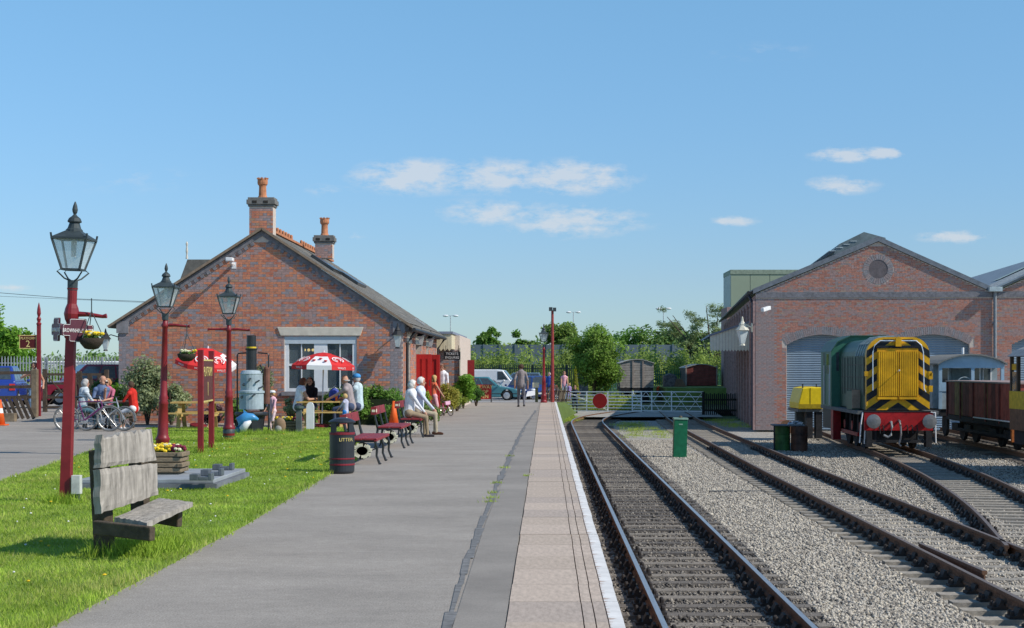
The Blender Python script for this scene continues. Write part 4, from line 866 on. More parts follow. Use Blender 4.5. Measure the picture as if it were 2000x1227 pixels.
# bench runs away to the right: near post at origin, far post up the frame; seat faces +x / camera
ud = Vector((.16, .98, 0)).normalized(); fd = Vector((.96, -.28, 0)).normalized()
def bp(a, f, z): v = ud*a + fd*f; return (v.x, v.y, z)
pst = MB(); pst.bar(bp(.08,-.03,0), bp(.08,-.09,.95), .15, .13, 0, up=tuple(fd)); pst.build('post', m_oakd, wbn, bevel=.012)
MB().bar(bp(.95,-.06,0), bp(.95,-.11,.95), .15, .13, 0, up=tuple(fd)).build('post', m_oakd, wbn, bevel=.012)
def slab_q(corners, thick, nrm, m_, nm, seedv, nx=16, ny=8, amp=.007, topamp=.0):
    """slab from 4 corners (bl, br, tr, tl) with rough edges and a relief face"""
    g = random.Random(seedv); c = [Vector(q) for q in corners]; nv_ = Vector(nrm).normalized(); F_ = []; B_ = []
    for j in range(ny+1):
        for i in range(nx+1):
            s_, t_ = i/nx, j/ny; p = (c[0]*(1-s_)+c[1]*s_)*(1-t_) + (c[3]*(1-s_)+c[2]*s_)*t_
            edge = (i in (0, nx)) or (j in (0, ny)); q = p + Vector((g.uniform(-1,1), g.uniform(-1,1), g.uniform(-1,1)))*amp*(.9 if edge else .3)
            if j == ny: q.z += g.uniform(-1, .6)*topamp
            off = .8 if edge else 1.0; F_.append(q + nv_*thick/2*off); B_.append(q - nv_*thick/2*off)
    b_ = MB(); n_ = len(F_); W_ = nx+1; fs = []
    for j in range(ny):
        for i in range(nx): a = j*W_+i; fs += [(a, a+1, a+W_+1, a+W_), (n_+a, n_+a+W_, n_+a+W_+1, n_+a+1)]
    per = [i for i in range(W_)] + [j*W_+nx for j in range(1, ny+1)] + [ny*W_+i for i in range(nx-1, -1, -1)] + [j*W_ for j in range(ny-1, 0, -1)]
    fs += [(per[i], n_+per[i], n_+per[(i+1) % len(per)], per[(i+1) % len(per)]) for i in range(len(per))]
    return b_.add(F_ + B_, fs).build(nm, m_, wbn)
def PB(x, y, Y): p = P(x, y, Y); return (p[0]-wbn.location.x, p[1]-wbn.location.y, p[2])
slab_q([PB(190,1003,13.75), PB(303,967,14.85), PB(300,905,14.85), PB(189,918,13.75)], .09, (.93,-.36,.1), m_oak, 'back_board', 2)
slab_q([PB(189,914,13.75), PB(299,900,14.85), PB(290,838,14.85), PB(192,852,13.75)], .09, (.93,-.36,.1), m_oak, 'back_board', 3, topamp=.035)
slab_q([PB(224,1015,13.95), PB(288,1026,13.55), PB(376,985,14.75), PB(312,978,15.1)], .055, (0,0,1), m_oak, 'seat', 4, amp=.006)
MB().bar(PB(186,1030,13.75), PB(298,1043,13.45), .07, .12, 0).build('seat_bearer', m_oakd, wbn, bevel=.01); MB().bar(PB(262,1000,15.0), PB(352,1015,14.75), .07, .14, 0).build('seat_bearer', m_oakd, wbn, bevel=.01)
bt = MB()
for q in ((193,1038),(209,1022)): bt.ell(PB(q[0], q[1], 13.80), .016, 8, 5)
bt.build('bolts', mat('bolt_steel', (.5,.5,.48), .4, metal=.7), wbn)
# ---------------------------------------------------------------- concrete plinth, planter, chairs
m_slate = mat('grey_plinth', (.27,.29,.31), .8, scale=3, var=.15)
pn = thing('plinth', 'low grey stepped plinth slab on the lawn', 'plinth', (-5.4, 22.9, 0)); MB().box(-1.0,.90,-1.2,1.2,0,.09).build('base_course', mat('plinth_brick', (.17,.18,.20), .8, scale=6), pn); MB().box(-1.0,.85,-1.15,1.15,.09,.15).build('top_slab', m_slate, pn, bevel=.012)
for i, (px, py, lb) in enumerate(((387, 934, 'dark iron rail chair at the front corner of the plinth'), (408, 925, 'dark iron rail chair in the middle of the plinth'), (430, 914, 'dark iron rail chair at the back of the plinth'))):
    Y_ = (CH-.15)*F/(py+4-VY); o = MB().box(-.10,.02,-.09,.09,0,.085).box(.02,.15,-.09,.09,0,.05).box(.15,.20,-.09,.09,0,.10).build('iron_block', mat('painted_iron', (.10,.115,.13), .6, scale=9), None, bevel=.008); o.location = (gx(px,Y_), Y_, .152); tag(o, lb, 'iron block')
def planter(label, loc, w, d, h, cols, rz=0, n=60):
    t = thing('flower_planter', label, 'planter', loc, rz); k = 4; m_ = mat('planter_timber', (.24,.185,.12), .9, scale=5, var=.3, bump=.4, stretch=(1,6,6))
    for i in range(k):
        z0 = h*i/k; b_ = h/k - .012
        MB().box(-w/2, w/2, -d/2, -d/2+.05, z0+.03, z0+.03+b_).build('plank', m_, t, bevel=.01); MB().box(-w/2, w/2, d/2-.05, d/2, z0+.03, z0+.03+b_).build('plank', m_, t)
        e = .03 if i % 2 else 0
        MB().box(w/2-.05, w/2+.0+e, -d/2+.05-.08*(i % 2), d/2-.05, z0+.03, z0+.03+b_).build('plank', m_, t, bevel=.01); MB().box(-w/2-e, -w/2+.05, -d/2+.05, d/2-.05, z0+.03, z0+.03+b_).build('plank', m_, t)
    MB().box(-w/2+.05, w/2-.05, -d/2+.05, d/2-.05, .0, h-.03).build('soil', m_soil, t)
    foliage('leaves', [(0,0,h+.03,w*.5,d*.45,.07)], 500, .03, leafA, t, shell=.1)
    f_ = MB()
    for _ in range(n): x_ = random.uniform(-w/2, w/2); f_.ell((x_, random.uniform(-d/2, d/2)*.9, h+random.uniform(.03,.12)), (.032,.03,.024), 6, 4, (0 if x_ < w*.18 else 1) if random.random() < .85 else 2)
    f_.build('flowers', cols, t); return t
planter('square timber planter of yellow and crimson pansies on the plinth', (gx(327,22.9), 22.9, .15), .50, .5, .30, [m_yel, m_crim, m_cream2], n=90)
planter('low timber trough of mixed flowers behind the lawn bollards', (gx(563,41), 41, 0), .75, .4, .28, [m_yel, m_crim, m_cream2])
# ---------------------------------------------------------------- platform sign on two posts
m_gold = mat('sign_gold', (.62,.50,.18), .5)
ps = thing('platform_sign', 'maroon two post platform number sign seen almost edge on', 'sign', (0,0,0)); xa, xb = gx(392,30.8), gx(413,32.5)
for (x_, y_) in ((xa, 30.8), (xb, 32.5)): MB().box(x_-.05, x_+.05, y_-.05, y_+.05, 0, 2.02).build('post', m_maroon, ps)
bd = MB().box(-.80,.80,-.015,.015,-.42,.42).build('board', mat('sign_brown', (.11,.035,.03), .5), ps); bd.location = ((xa+xb)/2+.02, 31.65, 1.42); bd.rotation_euler = (0,0,math.atan2(1.7, xb-xa))
MB().box(-.80,.80,-.020,-.0155,-.42,-.39).box(-.80,.80,-.020,-.0155,.39,.42).build('border', m_gold, bd)
text('PLATFORM', .27, m_gold, (0,-.018,.17), FACE, bd); text('1', .40, m_gold, (0,-.018,-.18), FACE, bd)
# ---------------------------------------------------------------- litter bin
lb_ = thing('litter_bin', 'black and maroon round litter bin with domed top beside the path', 'bin', (gx(668,25.2), 25.2, 0))
m_bin = mat('bin_black', (.022,.025,.03), .38, var=.2, scale=4, spec=.5); m_binr = mat('bin_maroon', (.20,.02,.03), .45, var=.15)
MB().lathe([(.17,0),(.19,.02),(.198,.04),(.198,.64),(.19,.64)], n=28).build('body', m_bin, lb_, smooth=False)
for za, zb in ((.13,.16),(.225,.25),(.615,.655)): MB().lathe([(.1995,za),(.205,za+.005),(.205,zb-.005),(.1995,zb)], n=28).build('band', m_binr, lb_)
for k in range(4): a_ = R(45+90*k+10); MB().box(-.05,.05,-.008,.008,.65,.81).build('pillar', m_bin, lb_, loc=(.188*math.cos(a_), .188*math.sin(a_), 0)).rotation_euler = (0,0,a_+R(90))
MB().lathe([(.21,.80),(.215,.82),(.20,.835),(.13,.87),(.04,.888),(.0,.89)], n=28).build('lid', m_bin, lb_, smooth=False); MB().lathe([(.15,.60),(.15,.66)], n=20).build('liner', MATS['dark_interior'], lb_)
lt_ = text('LITTER', .075, m_gold, (.085,-.182,.54), (R(90),0,R(26)), lb_)
# ---------------------------------------------------------------- platform benches with cast ends
m_slatm = mat('bench_slat', (.24,.028,.032), .5, var=.25, scale=5, stretch=(6,1,6)); m_cast = mat('cast_black', (.02,.022,.024), .4, spec=.5); m_ringc = mat('cast_cream', (.74,.68,.50), .6)
def bench(label, loc, L=2.1):
    t = thing('platform_bench', label, 'bench', loc, 0, 'cast iron platform benches'); n = 3
    for i in range(2): MB().box(-.50+.255*i, -.265+.255*i+.0, -.05, L+.05, .42, .455).build('seat_slat', m_slatm, t, bevel=.008)
    MB().box(-.05,-.0,-.05,L+.05,.40,.45).build('seat_slat', m_slatm, t, bevel=.008)
    bk = MB().bar((-.585,-.05,.78), (-.585,L+.05,.78), .17, .035, 0, up=(1,0,0.2)).build('back_rail', m_slatm, t, bevel=.006)
    MB().box(-.545,-.54,.02,.02+.16,.745,.815).build('name_plate', m_ringc, t)
    MB().box(-.64,-.53,-.056,-.0505,.70,.86).build('back_end', m_slatm, t); MB().box(-.62,-.55,-.060,-.0565,.755,.805).build('end_plate', m_ringc, t)
    for k in range(n):
        y_ = L*k/(n-1); f_ = MB()
        f_.tube([(-.04,y_,.42),(.0,y_,.30),(-.01,y_,.15),(.04,y_,.02),(.06,y_,0)], [.026,.024,.02,.022,.03], 8); f_.tube([(-.50,y_,.42),(-.53,y_,.25),(-.56,y_,.02),(-.58,y_,0)], [.026,.024,.02,.03], 8)
        f_.tube([(-.50,y_,.40),(-.55,y_,.60),(-.60,y_,.86)], [.028,.024,.02], 8); f_.bar((-.52,y_,.40),(-.02,y_,.40),.04,.035)
        f_.build('leg_frame', m_cast, t)
        if k < 1:
            for q in range(28):
                a_ = 2*math.pi*q/28; r0, r1 = .085, .148 + .012*math.sin(q*2.3)
                if q % 7 != 6: MB().bar((-.26+r0*math.cos(a_)*1.15, y_-.012, .235+r0*math.sin(a_)*.9), (-.26+r1*math.cos(a_)*1.15, y_-.012, .235+r1*math.sin(a_)*.9), .024, .03).build('ring_letter', m_ringc, t)
            MB().lathe([(.150,-.006),(.150,.006),(.138,.006),(.138,-.006)], (-.26, y_, .235), 24, axis='y').lathe([(.072,-.006),(.072,.006),(.060,.006),(.060,-.006)], (-.26,y_,.235), 20, axis='y').bar((-.41,y_,.24),(-.52,y_,.28),.02).bar((-.11,y_,.24),(-.01,y_,.28),.02).build('ring', m_cast, t)
    return t
bench('platform bench nearest the litter bin, maroon slats and cream ring ends', (gx(740,27.5)-.03, 27.5, 0))
bench('empty platform bench beside the traffic cone, maroon slats and ring ends', (gx(787,33)-.02, 33.0, 0)); bench('platform bench where the white haired couple sit', (gx(823,38.1), 38.1, 0))
# traffic cones
m_or = mat('cone_orange', (.75,.12,.02), .5, var=.1)
def cone(label, loc, h=.75):
    t = thing('traffic_cone', label, 'traffic cone', loc); MB().lathe([(.15,.03),(.035,h),(.02,h)], n=16).build('body', m_or, t, smooth=True); MB().box(-.2,.2,-.2,.2,0,.04).build('base', m_or, t, bevel=.01); return t
cone('orange traffic cone behind the platform benches near the hedge', (gx(769,45.5), 45.5, 0), .72); c_ = cone('orange and white cone standing by the left timber fence', (gx(0,46), 46, .0), .75); MB().lathe([(.098,.36),(.075,.50)], n=16).build('white_band', m_signw, c_)
# A-board and small signs at the platform end
ab = thing('a_board', 'red a-board advertising the railway shop beside the clipped bushes', 'sign', (gx(943,76.5), 76.5, 0)); wA = .66
MB().box(-wA, wA*.62, -.03, .0, .15, .86).build('panel', mat('aboard_red', (.36,.015,.015), .5), ab); MB().bar((.40,0,0),(.40,0,.9),.04).bar((-.62,0,0),(-.62,0,.9),.04).bar((.40,.35,0),(.40,.02,.85),.04).build('legs', MATS['cast_black'], ab)
m_yt = mat('yellow_letters', (.75,.60,.22), .6)
for i, s_ in enumerate(('RAILWAY', 'SHOP', 'OPEN')): text(s_, .24, m_yt, (-.02,-.033,.74-.23*i), FACE, ab, sx=.95)
nb_ = thing('notice_post', 'cream notice box on a green timber post at the platform end', 'notice', (gx(1048,76.9), 76.9, 0)); MB().box(-.07,.07,-.06,.06,0,.70).build('post', mat('mossy_post', (.16,.16,.07), .9), nb_); MB().box(-.20,.12,-.12,.06,.70,.95).build('box', mat('cream_box', (.55,.53,.38), .7), nb_)
lbn = MB().add([P(1027,775,79), P(1046,772,79), P(1047,762,79.4), P(1030,765,79.4), P(1027,775,79.1), P(1046,772,79.1), P(1047,762,79.5), P(1030,765,79.5)], [(0,1,2,3),(4,7,6,5),(0,4,5,1),(3,2,6,7),(0,3,7,4),(1,5,6,2)]).build('leaning_notice', m_signw); tag(lbn, 'white leaning notice board at the end of the platform', 'notice'); 
# bollards, white post, rucksack
def bollard(px, py, lb, h=.62):
    Y_ = CH*F/(py-VY); t = thing('bollard', lb, 'bollard', (gx(px,Y_), Y_, 0)); MB().box(-.07,.07,-.07,.07,0,h).build('post', mat('bollard_grey', (.10,.12,.12), .8, scale=5), t); MB().lathe([(.12,h),(.13,h+.02),(.12,h+.07),(.1,h+.08)], n=14).build('cap', mat('bollard_cap', (.05,.08,.07), .5), t)
bollard(584, 846, 'dark square bollard with a round cap by the white post')
t = thing('white_post', 'white round topped timber post beside the dark bollard', 'post', (gx(606,42.5), 42.5, 0)); MB().box(-.10,.10,-.05,.05,0,.62).prism([(-.10,.62),(.10,.62),(.085,.69),(.05,.74),(0,.755),(-.05,.74),(-.085,.69)], -.05, .05, 'y').build('post', m_wp, t)
t = thing('backpack', 'brown canvas backpack leaning on the grass near the boiler', 'bag', (gx(547,40.4), 40.4, 0)); MB().ell((0,0,.2),(.15,.11,.22),12,8).build('body', mat('canvas_brown', (.24,.16,.10), .9), t, smooth=True); MB().ell((-.03,-.1,.12),(.09,.05,.09),10,6).build('pocket', mat('canvas_grey', (.3,.29,.27), .9), t, smooth=True); MB().tube([(-.05,-.02,.38),(0,-.02,.48),(.05,-.02,.38)], .012, 6).build('handle', m_cast, t)
# ---------------------------------------------------------------- old vertical boiler with chimney
bo = thing('vertical_boiler', 'old grey vertical boiler with black chimney displayed on the lawn edge', 'boiler', (gx(491,40.5), 40.5, 0))
m_bg = mat('boiler_grey', (.33,.40,.44), .6, var=.2, scale=3); 
MB().lathe([(.31,.62),(.31,1.02),(.335,1.03),(.335,1.08),(.28,1.10),(.28,1.50),(.29,1.52),(.24,1.60),(.10,1.62)], n=24).build('shell', m_bg, bo, smooth=False)
MB().lathe([(.135,1.6),(.135,2.12),(.15,2.13),(.16,2.16),(.15,2.17)], n=18).lathe([(.12,2.2),(.12,2.5),(.13,2.5)], n=18).build('chimney', m_cast, bo); MB().lathe([(.125,2.16),(.125,2.21)], n=18).build('band', m_yel, bo)
fe = MB()
for z_, a_ in ((1.35,.0),(1.30,.6),(1.22,-.5),(.95,.3),(.9,-.7),(1.15,.9)): fe.tube([(.27*math.sin(a_),-.27*math.cos(a_),z_),(.36*math.sin(a_),-.36*math.cos(a_),z_+.02),(.36*math.sin(a_)+.06,-.36*math.cos(a_),z_+.06)], .022, 6)
fe.build('valves', MATS['painted_iron'], bo); MB().lathe([(.40,.45),(.42,.48),(.42,.52),(.40,.55)], n=20).lathe([(.30,0),(.32,.45)], n=14).build('firebox', MATS['bin_black'], bo)
MB().tube([(-.38,.1,0),(-.38,.1,2.0),(-.36,.1,2.04),(-.1,.1,2.06)], .02, 6).tube([(.42,.1,0),(.42,.1,2.0),(.40,.1,2.04),(.14,.1,2.06)], .02, 6).tube([(.14,-.05,1.5),(.22,-.1,1.45),(.3,-.05,1.6),(.22,0,1.75)], .025, 6).build('pipework', m_cast, bo)
MB().lathe([(.085,.55),(.085,1.45),(.05,1.5)], (.37,.12,.2), 12).build('copper_pipe', mat('rusty_cylinder', (.16,.07,.05), .7), bo)
dl = thing('dolphin_figure', 'blue and white painted dolphin figure leaping beside the boiler', 'figure', (gx(478,39.6), 39.6, 0))
dp_ = MB(); pts = [(-.16,0,0),(-.17,0,.16),(-.10,0,.33),(.04,0,.43),(.20,0,.44),(.34,0,.38)]; dp_.tube(pts, [.05,.12,.15,.14,.09,.03], 12); dp_.build('body', mat('dolphin_blue', (.06,.27,.55), .35, spec=.5), dl, smooth=True)
MB().tube([(-.06,-.05,.0),(-.03,-.08,.15),(.06,-.08,.28),(.17,-.06,.34)], [.06,.10,.09,.03], 10).build('belly', m_wp, dl, smooth=True); MB().add([(-.02,0,.5),(.1,0,.52),(-.04,0,.64),(-.02,.03,.5),(.1,.03,.52)], [(0,1,2),(3,2,4),(0,2,3),(1,4,2),(0,3,4,1)]).build('fin', MATS['dolphin_blue'], dl)
# ---------------------------------------------------------------- picnic tables and parasols
m_pine = mat('pine', (.52,.35,.12), .75, scale=4, var=.18, stretch=(1,6,6)); m_oldp = mat('old_bench_wood', (.13,.10,.075), .85, scale=5, var=.3)
def picnic(label, loc, rz, m_, L=1.5):
    t = thing('picnic_table', label, 'picnic table', loc, rz)
    for i in range(5): MB().box(-L/2, L/2, -.36+.148*i, -.36+.148*i+.135, .70, .74).build('top_plank', m_, t)
    for s_ in (-1, 1):
        for k in range(2): MB().box(-L/2, L/2, s_*.68+(k-1)*.14, s_*.68+(k-1)*.14+.13, .42, .455).build('seat_plank', m_, t)
    for x_ in (-L/2+.25, L/2-.25):
        MB().bar((x_,-.60,0), (x_,-.18,.70), .045, .11, up=(1,0,0)).build('leg', m_, t); MB().bar((x_,.60,0), (x_,.18,.70), .045, .11, up=(1,0,0)).build('leg', m_, t); MB().bar((x_+.05,-.78,.39), (x_+.05,.78,.39), .045, .10).build('cross_rail', m_, t)
    return t
YT = 44.6; XT = gx(632, YT)
picnic('pine picnic table under the red parasol by the station window', (XT, YT, 0), R(8), m_pine, 1.5)
picnic('empty pine picnic table partly hidden behind the platform number sign', (gx(385,43.6), 43.6, 0), R(4), m_pine, 1.35)
picnic('old brown picnic table behind the bicycles', (gx(212,43.6), 43.6, 0), R(0), m_oldp, 1.5)
m_parr = mat('parasol_red', (.62,.03,.03), .7, var=.08, scale=2); m_parw = mat('parasol_white', (.78,.77,.77), .7, var=.05)
def parasol(label, loc, H, r, tilt=(0,0), drop=.36, ph=0, valance=.12):
    t = thing('parasol', label, 'parasol', loc); t.rotation_euler = (tilt[0], tilt[1], 0); n = 8
    MB().tube([(0,0,0),(0,0,H)], .02, 8).build('pole', m_wp, t); MB().lathe([(.24,0),(.24,.06),(.08,.1)], n=14).build('base', mat('base_dark_red', (.17,.012,.02), .6), t)
    MB().lathe([(.03,H),(.02,H+.06)], n=8).build('finial', m_wp, t)
    for i in range(n):
        a0, a1 = ph + 2*math.pi*i/n, ph + 2*math.pi*(i+1)/n; am = (a0+a1)/2; white = i % 4 == 2
        def pt(f, a_, sag=0): rr_ = r*f; return (rr_*math.cos(a_), rr_*math.sin(a_), H - drop*(f**1.7) - sag)
        b_ = MB(); ks = [0.02,.25,.5,.75,1.0]
        for k in range(4):
            f0, f1 = ks[k], ks[k+1]; A, B, C_, D = pt(f0,a0), pt(f0,a1), pt(f1,a1), pt(f1,a0)
            M0 = tuple((A[q]+B[q])/2 - (.012*f0 if q == 2 else 0) for q in range(3)); M1 = tuple((C_[q]+D[q])/2 - (.012*f1 if q == 2 else 0) for q in range(3)); mm = 1 if (white and k >= 2) else 0
            b_.quad(A, M0, M1, D, m=mm); b_.quad(M0, B, C_, M1, m=mm)
        A, B = pt(1,a0), pt(1,a1); b_.quad(A, B, (B[0],B[1],B[2]-valance), (A[0],A[1],A[2]-valance), m=1 if white else 0)
        g_ = b_.build('gore', [m_parr, m_parw], t); g_.modifiers.new('s', 'SOLIDIFY').thickness = .006
        # swirl heart emblem and small marks
        c = Vector(pt(.72, am)); ra = Vector((math.cos(am), math.sin(am), 0)); tg = Vector((-math.sin(am), math.cos(am), 0)); sl_ = (Vector(pt(.85,am)) - Vector(pt(.6,am))).normalized(); nrm = tg.cross(sl_).normalized(); nrm = nrm if nrm.z > 0 else -nrm
        e = MB()
        if not white:
            for rad, w_ in ((.135,.03),(.075,.026)):
                pv = []
                for q in range(15):
                    a_ = R(-60 + 300*q/14); hx = rad*math.cos(a_)*1.25; hy = rad*math.sin(a_); pv.append(c + tg*hx - sl_*hy + nrm*.012)
                for q in range(14): e.bar(pv[q], pv[q+1], w_, .004, 0, up=tuple(nrm))
            e.build('emblem', m_parw, g_)
        else:
            for (u_, v_) in ((-.13,.02),(.0,-.06),(.12,.05)): e.ell(c + tg*u_*1.3 + sl_*v_*1.2 + nrm*.008, (.055,.055,.02), 8, 4)
            e.build('emblem', m_parr, g_)
        if not white:
            q = text("WALL'S", .075, m_parw, tuple((Vector(A)+Vector(B))/2 + ra*.006 - Vector((0,0,valance*.55))), (R(90),0,am+R(90)), g_, sx=1.1)
    return t
parasol('red and white parasol above the picnic table by the window', (XT-.05, YT, 0), 2.10, .90, (R(0), R(1.5)), .36, R(-90-22.5-90))
parasol('tilted red and white parasol behind the platform number sign', (gx(387,45), 45.0, 0), 2.28, .86, (R(9), R(9)), .40, R(-90-22.5))
# things on the table
t = thing('bag', 'blue patterned bag standing on the parasol table', 'bag', (gx(652,YT), YT+.1, .742)); MB().ell((0,0,.17),(.16,.11,.19),12,8).build('body', mat('bag_blue', (.03,.05,.30), .6, c2=(.06,.10,.45), scale=14, var=.3), t, smooth=True); MB().tube([(-.07,0,.33),(0,0,.41),(.07,0,.33)], .01, 6).build('handle', m_wp, t)
for px, lb, m_ in ((622, 'dark drink cup on the parasol table beside the seated women', m_cast), (627, 'second dark drink cup on the parasol table', m_cast), (657, 'orange topped drink carton in front of the blue bag', m_or)):
    o = MB().lathe([(.03,0),(.04,.16),(.035,.16)], n=10).build('drink_cup', m_); o.location = (gx(px,YT-.25), YT-.25, .742); tag(o, lb, 'cup')
# ---------------------------------------------------------------- bicycles
def bike(label, loc, rz, frame, s=1.0, lean=.08, extra=None):
    t = thing('bicycle', label, 'bicycle', loc, rz); t.rotation_euler = (lean, 0, rz); r = .33*s; wb_ = 1.05*s
    ty = mat('tyre', (.16,.16,.155), .8); sp_ = mat('spoke', (.55,.55,.55), .35, metal=.8)
    for x_ in (0, wb_):
        w_ = bpy.data.objects.new('wheel', None); COL.objects.link(w_); w_.parent = t; w_.location = (x_, 0, r)
        pts = [(math.cos(2*math.pi*i/28)*(r-.02), 0, math.sin(2*math.pi*i/28)*(r-.02)) for i in range(29)]; MB().tube(pts, .023*s, 6, cap=False).build('tyre', ty, w_)
        pts = [(math.cos(2*math.pi*i/28)*(r-.05), 0, math.sin(2*math.pi*i/28)*(r-.05)) for i in range(29)]; MB().tube(pts, .011*s, 5, cap=False).build('rim', sp_, w_)
        sk = MB()
        for i in range(14): a_ = 2*math.pi*i/14; sk.tube([(0,.02*(-1)**i,0),(math.cos(a_)*(r-.05),0,math.sin(a_)*(r-.05))], .0025, 4)
        sk.lathe([(.03,-.03),(.03,.03)], n=8, axis='y'); sk.build('spokes', sp_, w_)
    k = s; bb = (.43*k,0,.28*k); se = (.30*k,0,.74*k); hd = (.84*k,0,.76*k); h2 = (.88*k,0,.62*k)
    f_ = MB()
    for a_, b_, w_ in ((bb,se,.018),(se,hd,.016),(bb,h2,.024),((0,0,r),bb,.011),((0,0,r),(.32*k,0,.64*k),.010),(hd,h2,.02)): f_.tube([a_, b_], w_*k, 8)
    f_.build('frame', frame, t); MB().tube([h2, (wb_,.0,r)], .014*k, 6).tube([hd, (.80*k,0,.90*k)], .013*k, 6).build('fork', sp_, t); MB().tube([(.78*k,-.26*k,.92*k),(.82*k,-.1*k,.90*k),(.82*k,.1*k,.90*k),(.78*k,.26*k,.92*k)], .013*k, 6).build('handlebar', m_cast, t)
    MB().tube([se,(.28*k,0,.84*k)], .013*k, 6).ell((.27*k,0,.86*k),(.13*k,.06*k,.03*k),10,6).build('saddle', m_cast, t); MB().lathe([(.09*k,-.006),(.09*k,.006)], bb, 14, axis='y').bar((bb[0],-.06,bb[2]),(bb[0]+.12*k,-.06,bb[2]-.10*k),.02).bar((bb[0],.06,bb[2]),(bb[0]-.12*k,.06,bb[2]+.10*k),.02).build('crankset', sp_, t)
    if extra: text(extra, .06, m_wp, (.66*k,-.03*k,.44*k), (R(90),R(-47),0), t)
    return t
m_purp = mat('bike_purple', (.14,.025,.11), .35, spec=.5)
bike('purple mountain bicycle parked broadside in front of the brown table', (gx(133,41.7), 41.6, 0), R(4), m_purp, 1.05, .05)
bike('silver bicycle parked close behind the purple mountain bicycle', (gx(170,42.2), 42.15, 0), R(-8), mat('bike_silver', (.5,.5,.5), .35, metal=.5), 1.0, -.05)
pk = bike('small pink child bicycle parked by the shrubs', (gx(866,55)-.1, 55.2, 0), R(-52), mat('bike_pink', (.75,.07,.30), .4), .58, .12); MB().tube([(.3,-.0,.30),(.0,-.13,.28),(-.1,-.14,.24)], .012, 5).build('stabiliser', m_wp, pk); MB().box(.44,.52,-.1,.1,.40,.52).build('basket', mat('pale_pink', (.8,.45,.6), .6), pk)
# ---------------------------------------------------------------- left: fences, gate, platform 2 sign
m_fw = mat('fence_wood', (.085,.062,.045), .9, scale=4, var=.3, bump=.4); m_fp = mat('post_wood', (.20,.155,.105), .9, scale=5, var=.3)
p2 = thing('finial_post', 'slim maroon post with a pointed finial holding the platform two sign', 'post', (gx(76,54.8), 54.8, 0)); MB().lathe([(.085,0),(.08,3.15)], n=4, a0=R(45)).lathe([(.08,3.15),(.09,3.2),(.05,3.25),(.08,3.36),(.04,3.44),(.07,3.55),(.055,3.72),(.01,3.92)], n=12).build('post', m_maroon, p2); MB().bar((-.06,0,2.78),(-.72,0,2.78),.03,.05).build('bracket', m_maroon, p2)
s2 = thing('platform_sign', 'small maroon and yellow platform 2 sign hanging from the finial post', 'sign', P(55, 668, 54.8)); MB().box(-.30,.30,-.02,.02,-.235,.235).build('board', mat('sign_maroon_dark', (.10,.012,.012), .5), s2); MB().box(-.30,.30,-.025,-.0205,.21,.235).box(-.30,.30,-.025,-.0205,-.235,-.21).box(-.30,-.28,-.025,-.0205,-.21,.21).box(.28,.30,-.025,-.0205,-.21,.21).build('border', m_yt, s2); text('PLATFORM', .125, m_yt, (0,-.024,.12), FACE, s2, sx=.85); text('2', .32, m_yt, (0,-.024,-.075), FACE, s2)
for q in (-.22,.22): MB().tube([(q,0,.235),(q,0,.33)], .008, 5).build('hanger', m_cast, s2)
fpz = thing('timber_post', 'thick weathered timber post beside the finial post', 'post', (gx(68,53.6), 53.6, 0)); MB().box(-.10,.10,-.1,.1,0,1.62).build('post', m_fp, fpz, bevel=.02)
# leaning palisade panels at far left
fl_ = thing('timber_fence', 'dark timber fence of slanted boards with rails at far left', 'fence', (gx(30,50.5), 50.5, 0)); rl_ = MB
for z_ in (1.5, 1.05, .72): MB().bar((-.9,0,z_),(.50,0,z_+.02),.05,.10).build('rail', m_fw, fl_)
for i in range(9): MB().bar((-.75+.17*i,-.06,.05), (-1.05+.17*i,-.06,.72), .10, .03, up=(0,1,0)).build('pale', m_fw, fl_)
sl2 = thing('timber_kerb', 'low pale timber sleeper edging beside the white line at far left', 'kerb', (gx(10,49.4), 49.4, 0)); MB().box(-.7,.33,-.12,.12,0,.26).build('sleeper', m_fp, sl2, bevel=.015)
gt_ = thing('field_gate', 'dark timber field gate with diagonal braces in front of the red car', 'gate', (gx(88,60), 60, 0)); G_ = 1.35
MB().box(-.07,.07,-.07,.07,0,1.62).build('post', m_fw, gt_)
for z_ in (1.42, 1.08, .55, .18): MB().bar((.07,0,z_),(2.3,0,z_),.05,.09).build('bar', m_fw, gt_)
MB().bar((.1,-.04,1.35),(1.15,-.04,.2),.03,.08,up=(0,1,0)).build('brace', m_fw, gt_); MB().bar((.1,-.05,.25),(1.2,-.05,1.35),.03,.08,up=(0,1,0)).build('brace', m_fw, gt_); MB().box(1.1,1.2,-.05,.05,.1,1.45).build('stile', m_fw, gt_); MB().box(2.25,2.40,-.07,.07,0,1.6).build('post', m_fw, gt_)
# dark slanted trellis pieces by the hedge behind the group
tr_ = thing('slatted_screen', 'dark slatted timber screen behind the seated picnic group', 'fence', (gx(178,56), 56, 0))
for i in range(5): MB().bar((-.25+.36*i,0,.0),(-.42+.36*i,0,1.55-.08*i),.16,.04,up=(0,1,0)).build('slat', m_fw, tr_)
MB().bar((-.45,.05,.9),(1.5,.05,.75),.04,.10).build('rail', m_fw, tr_)
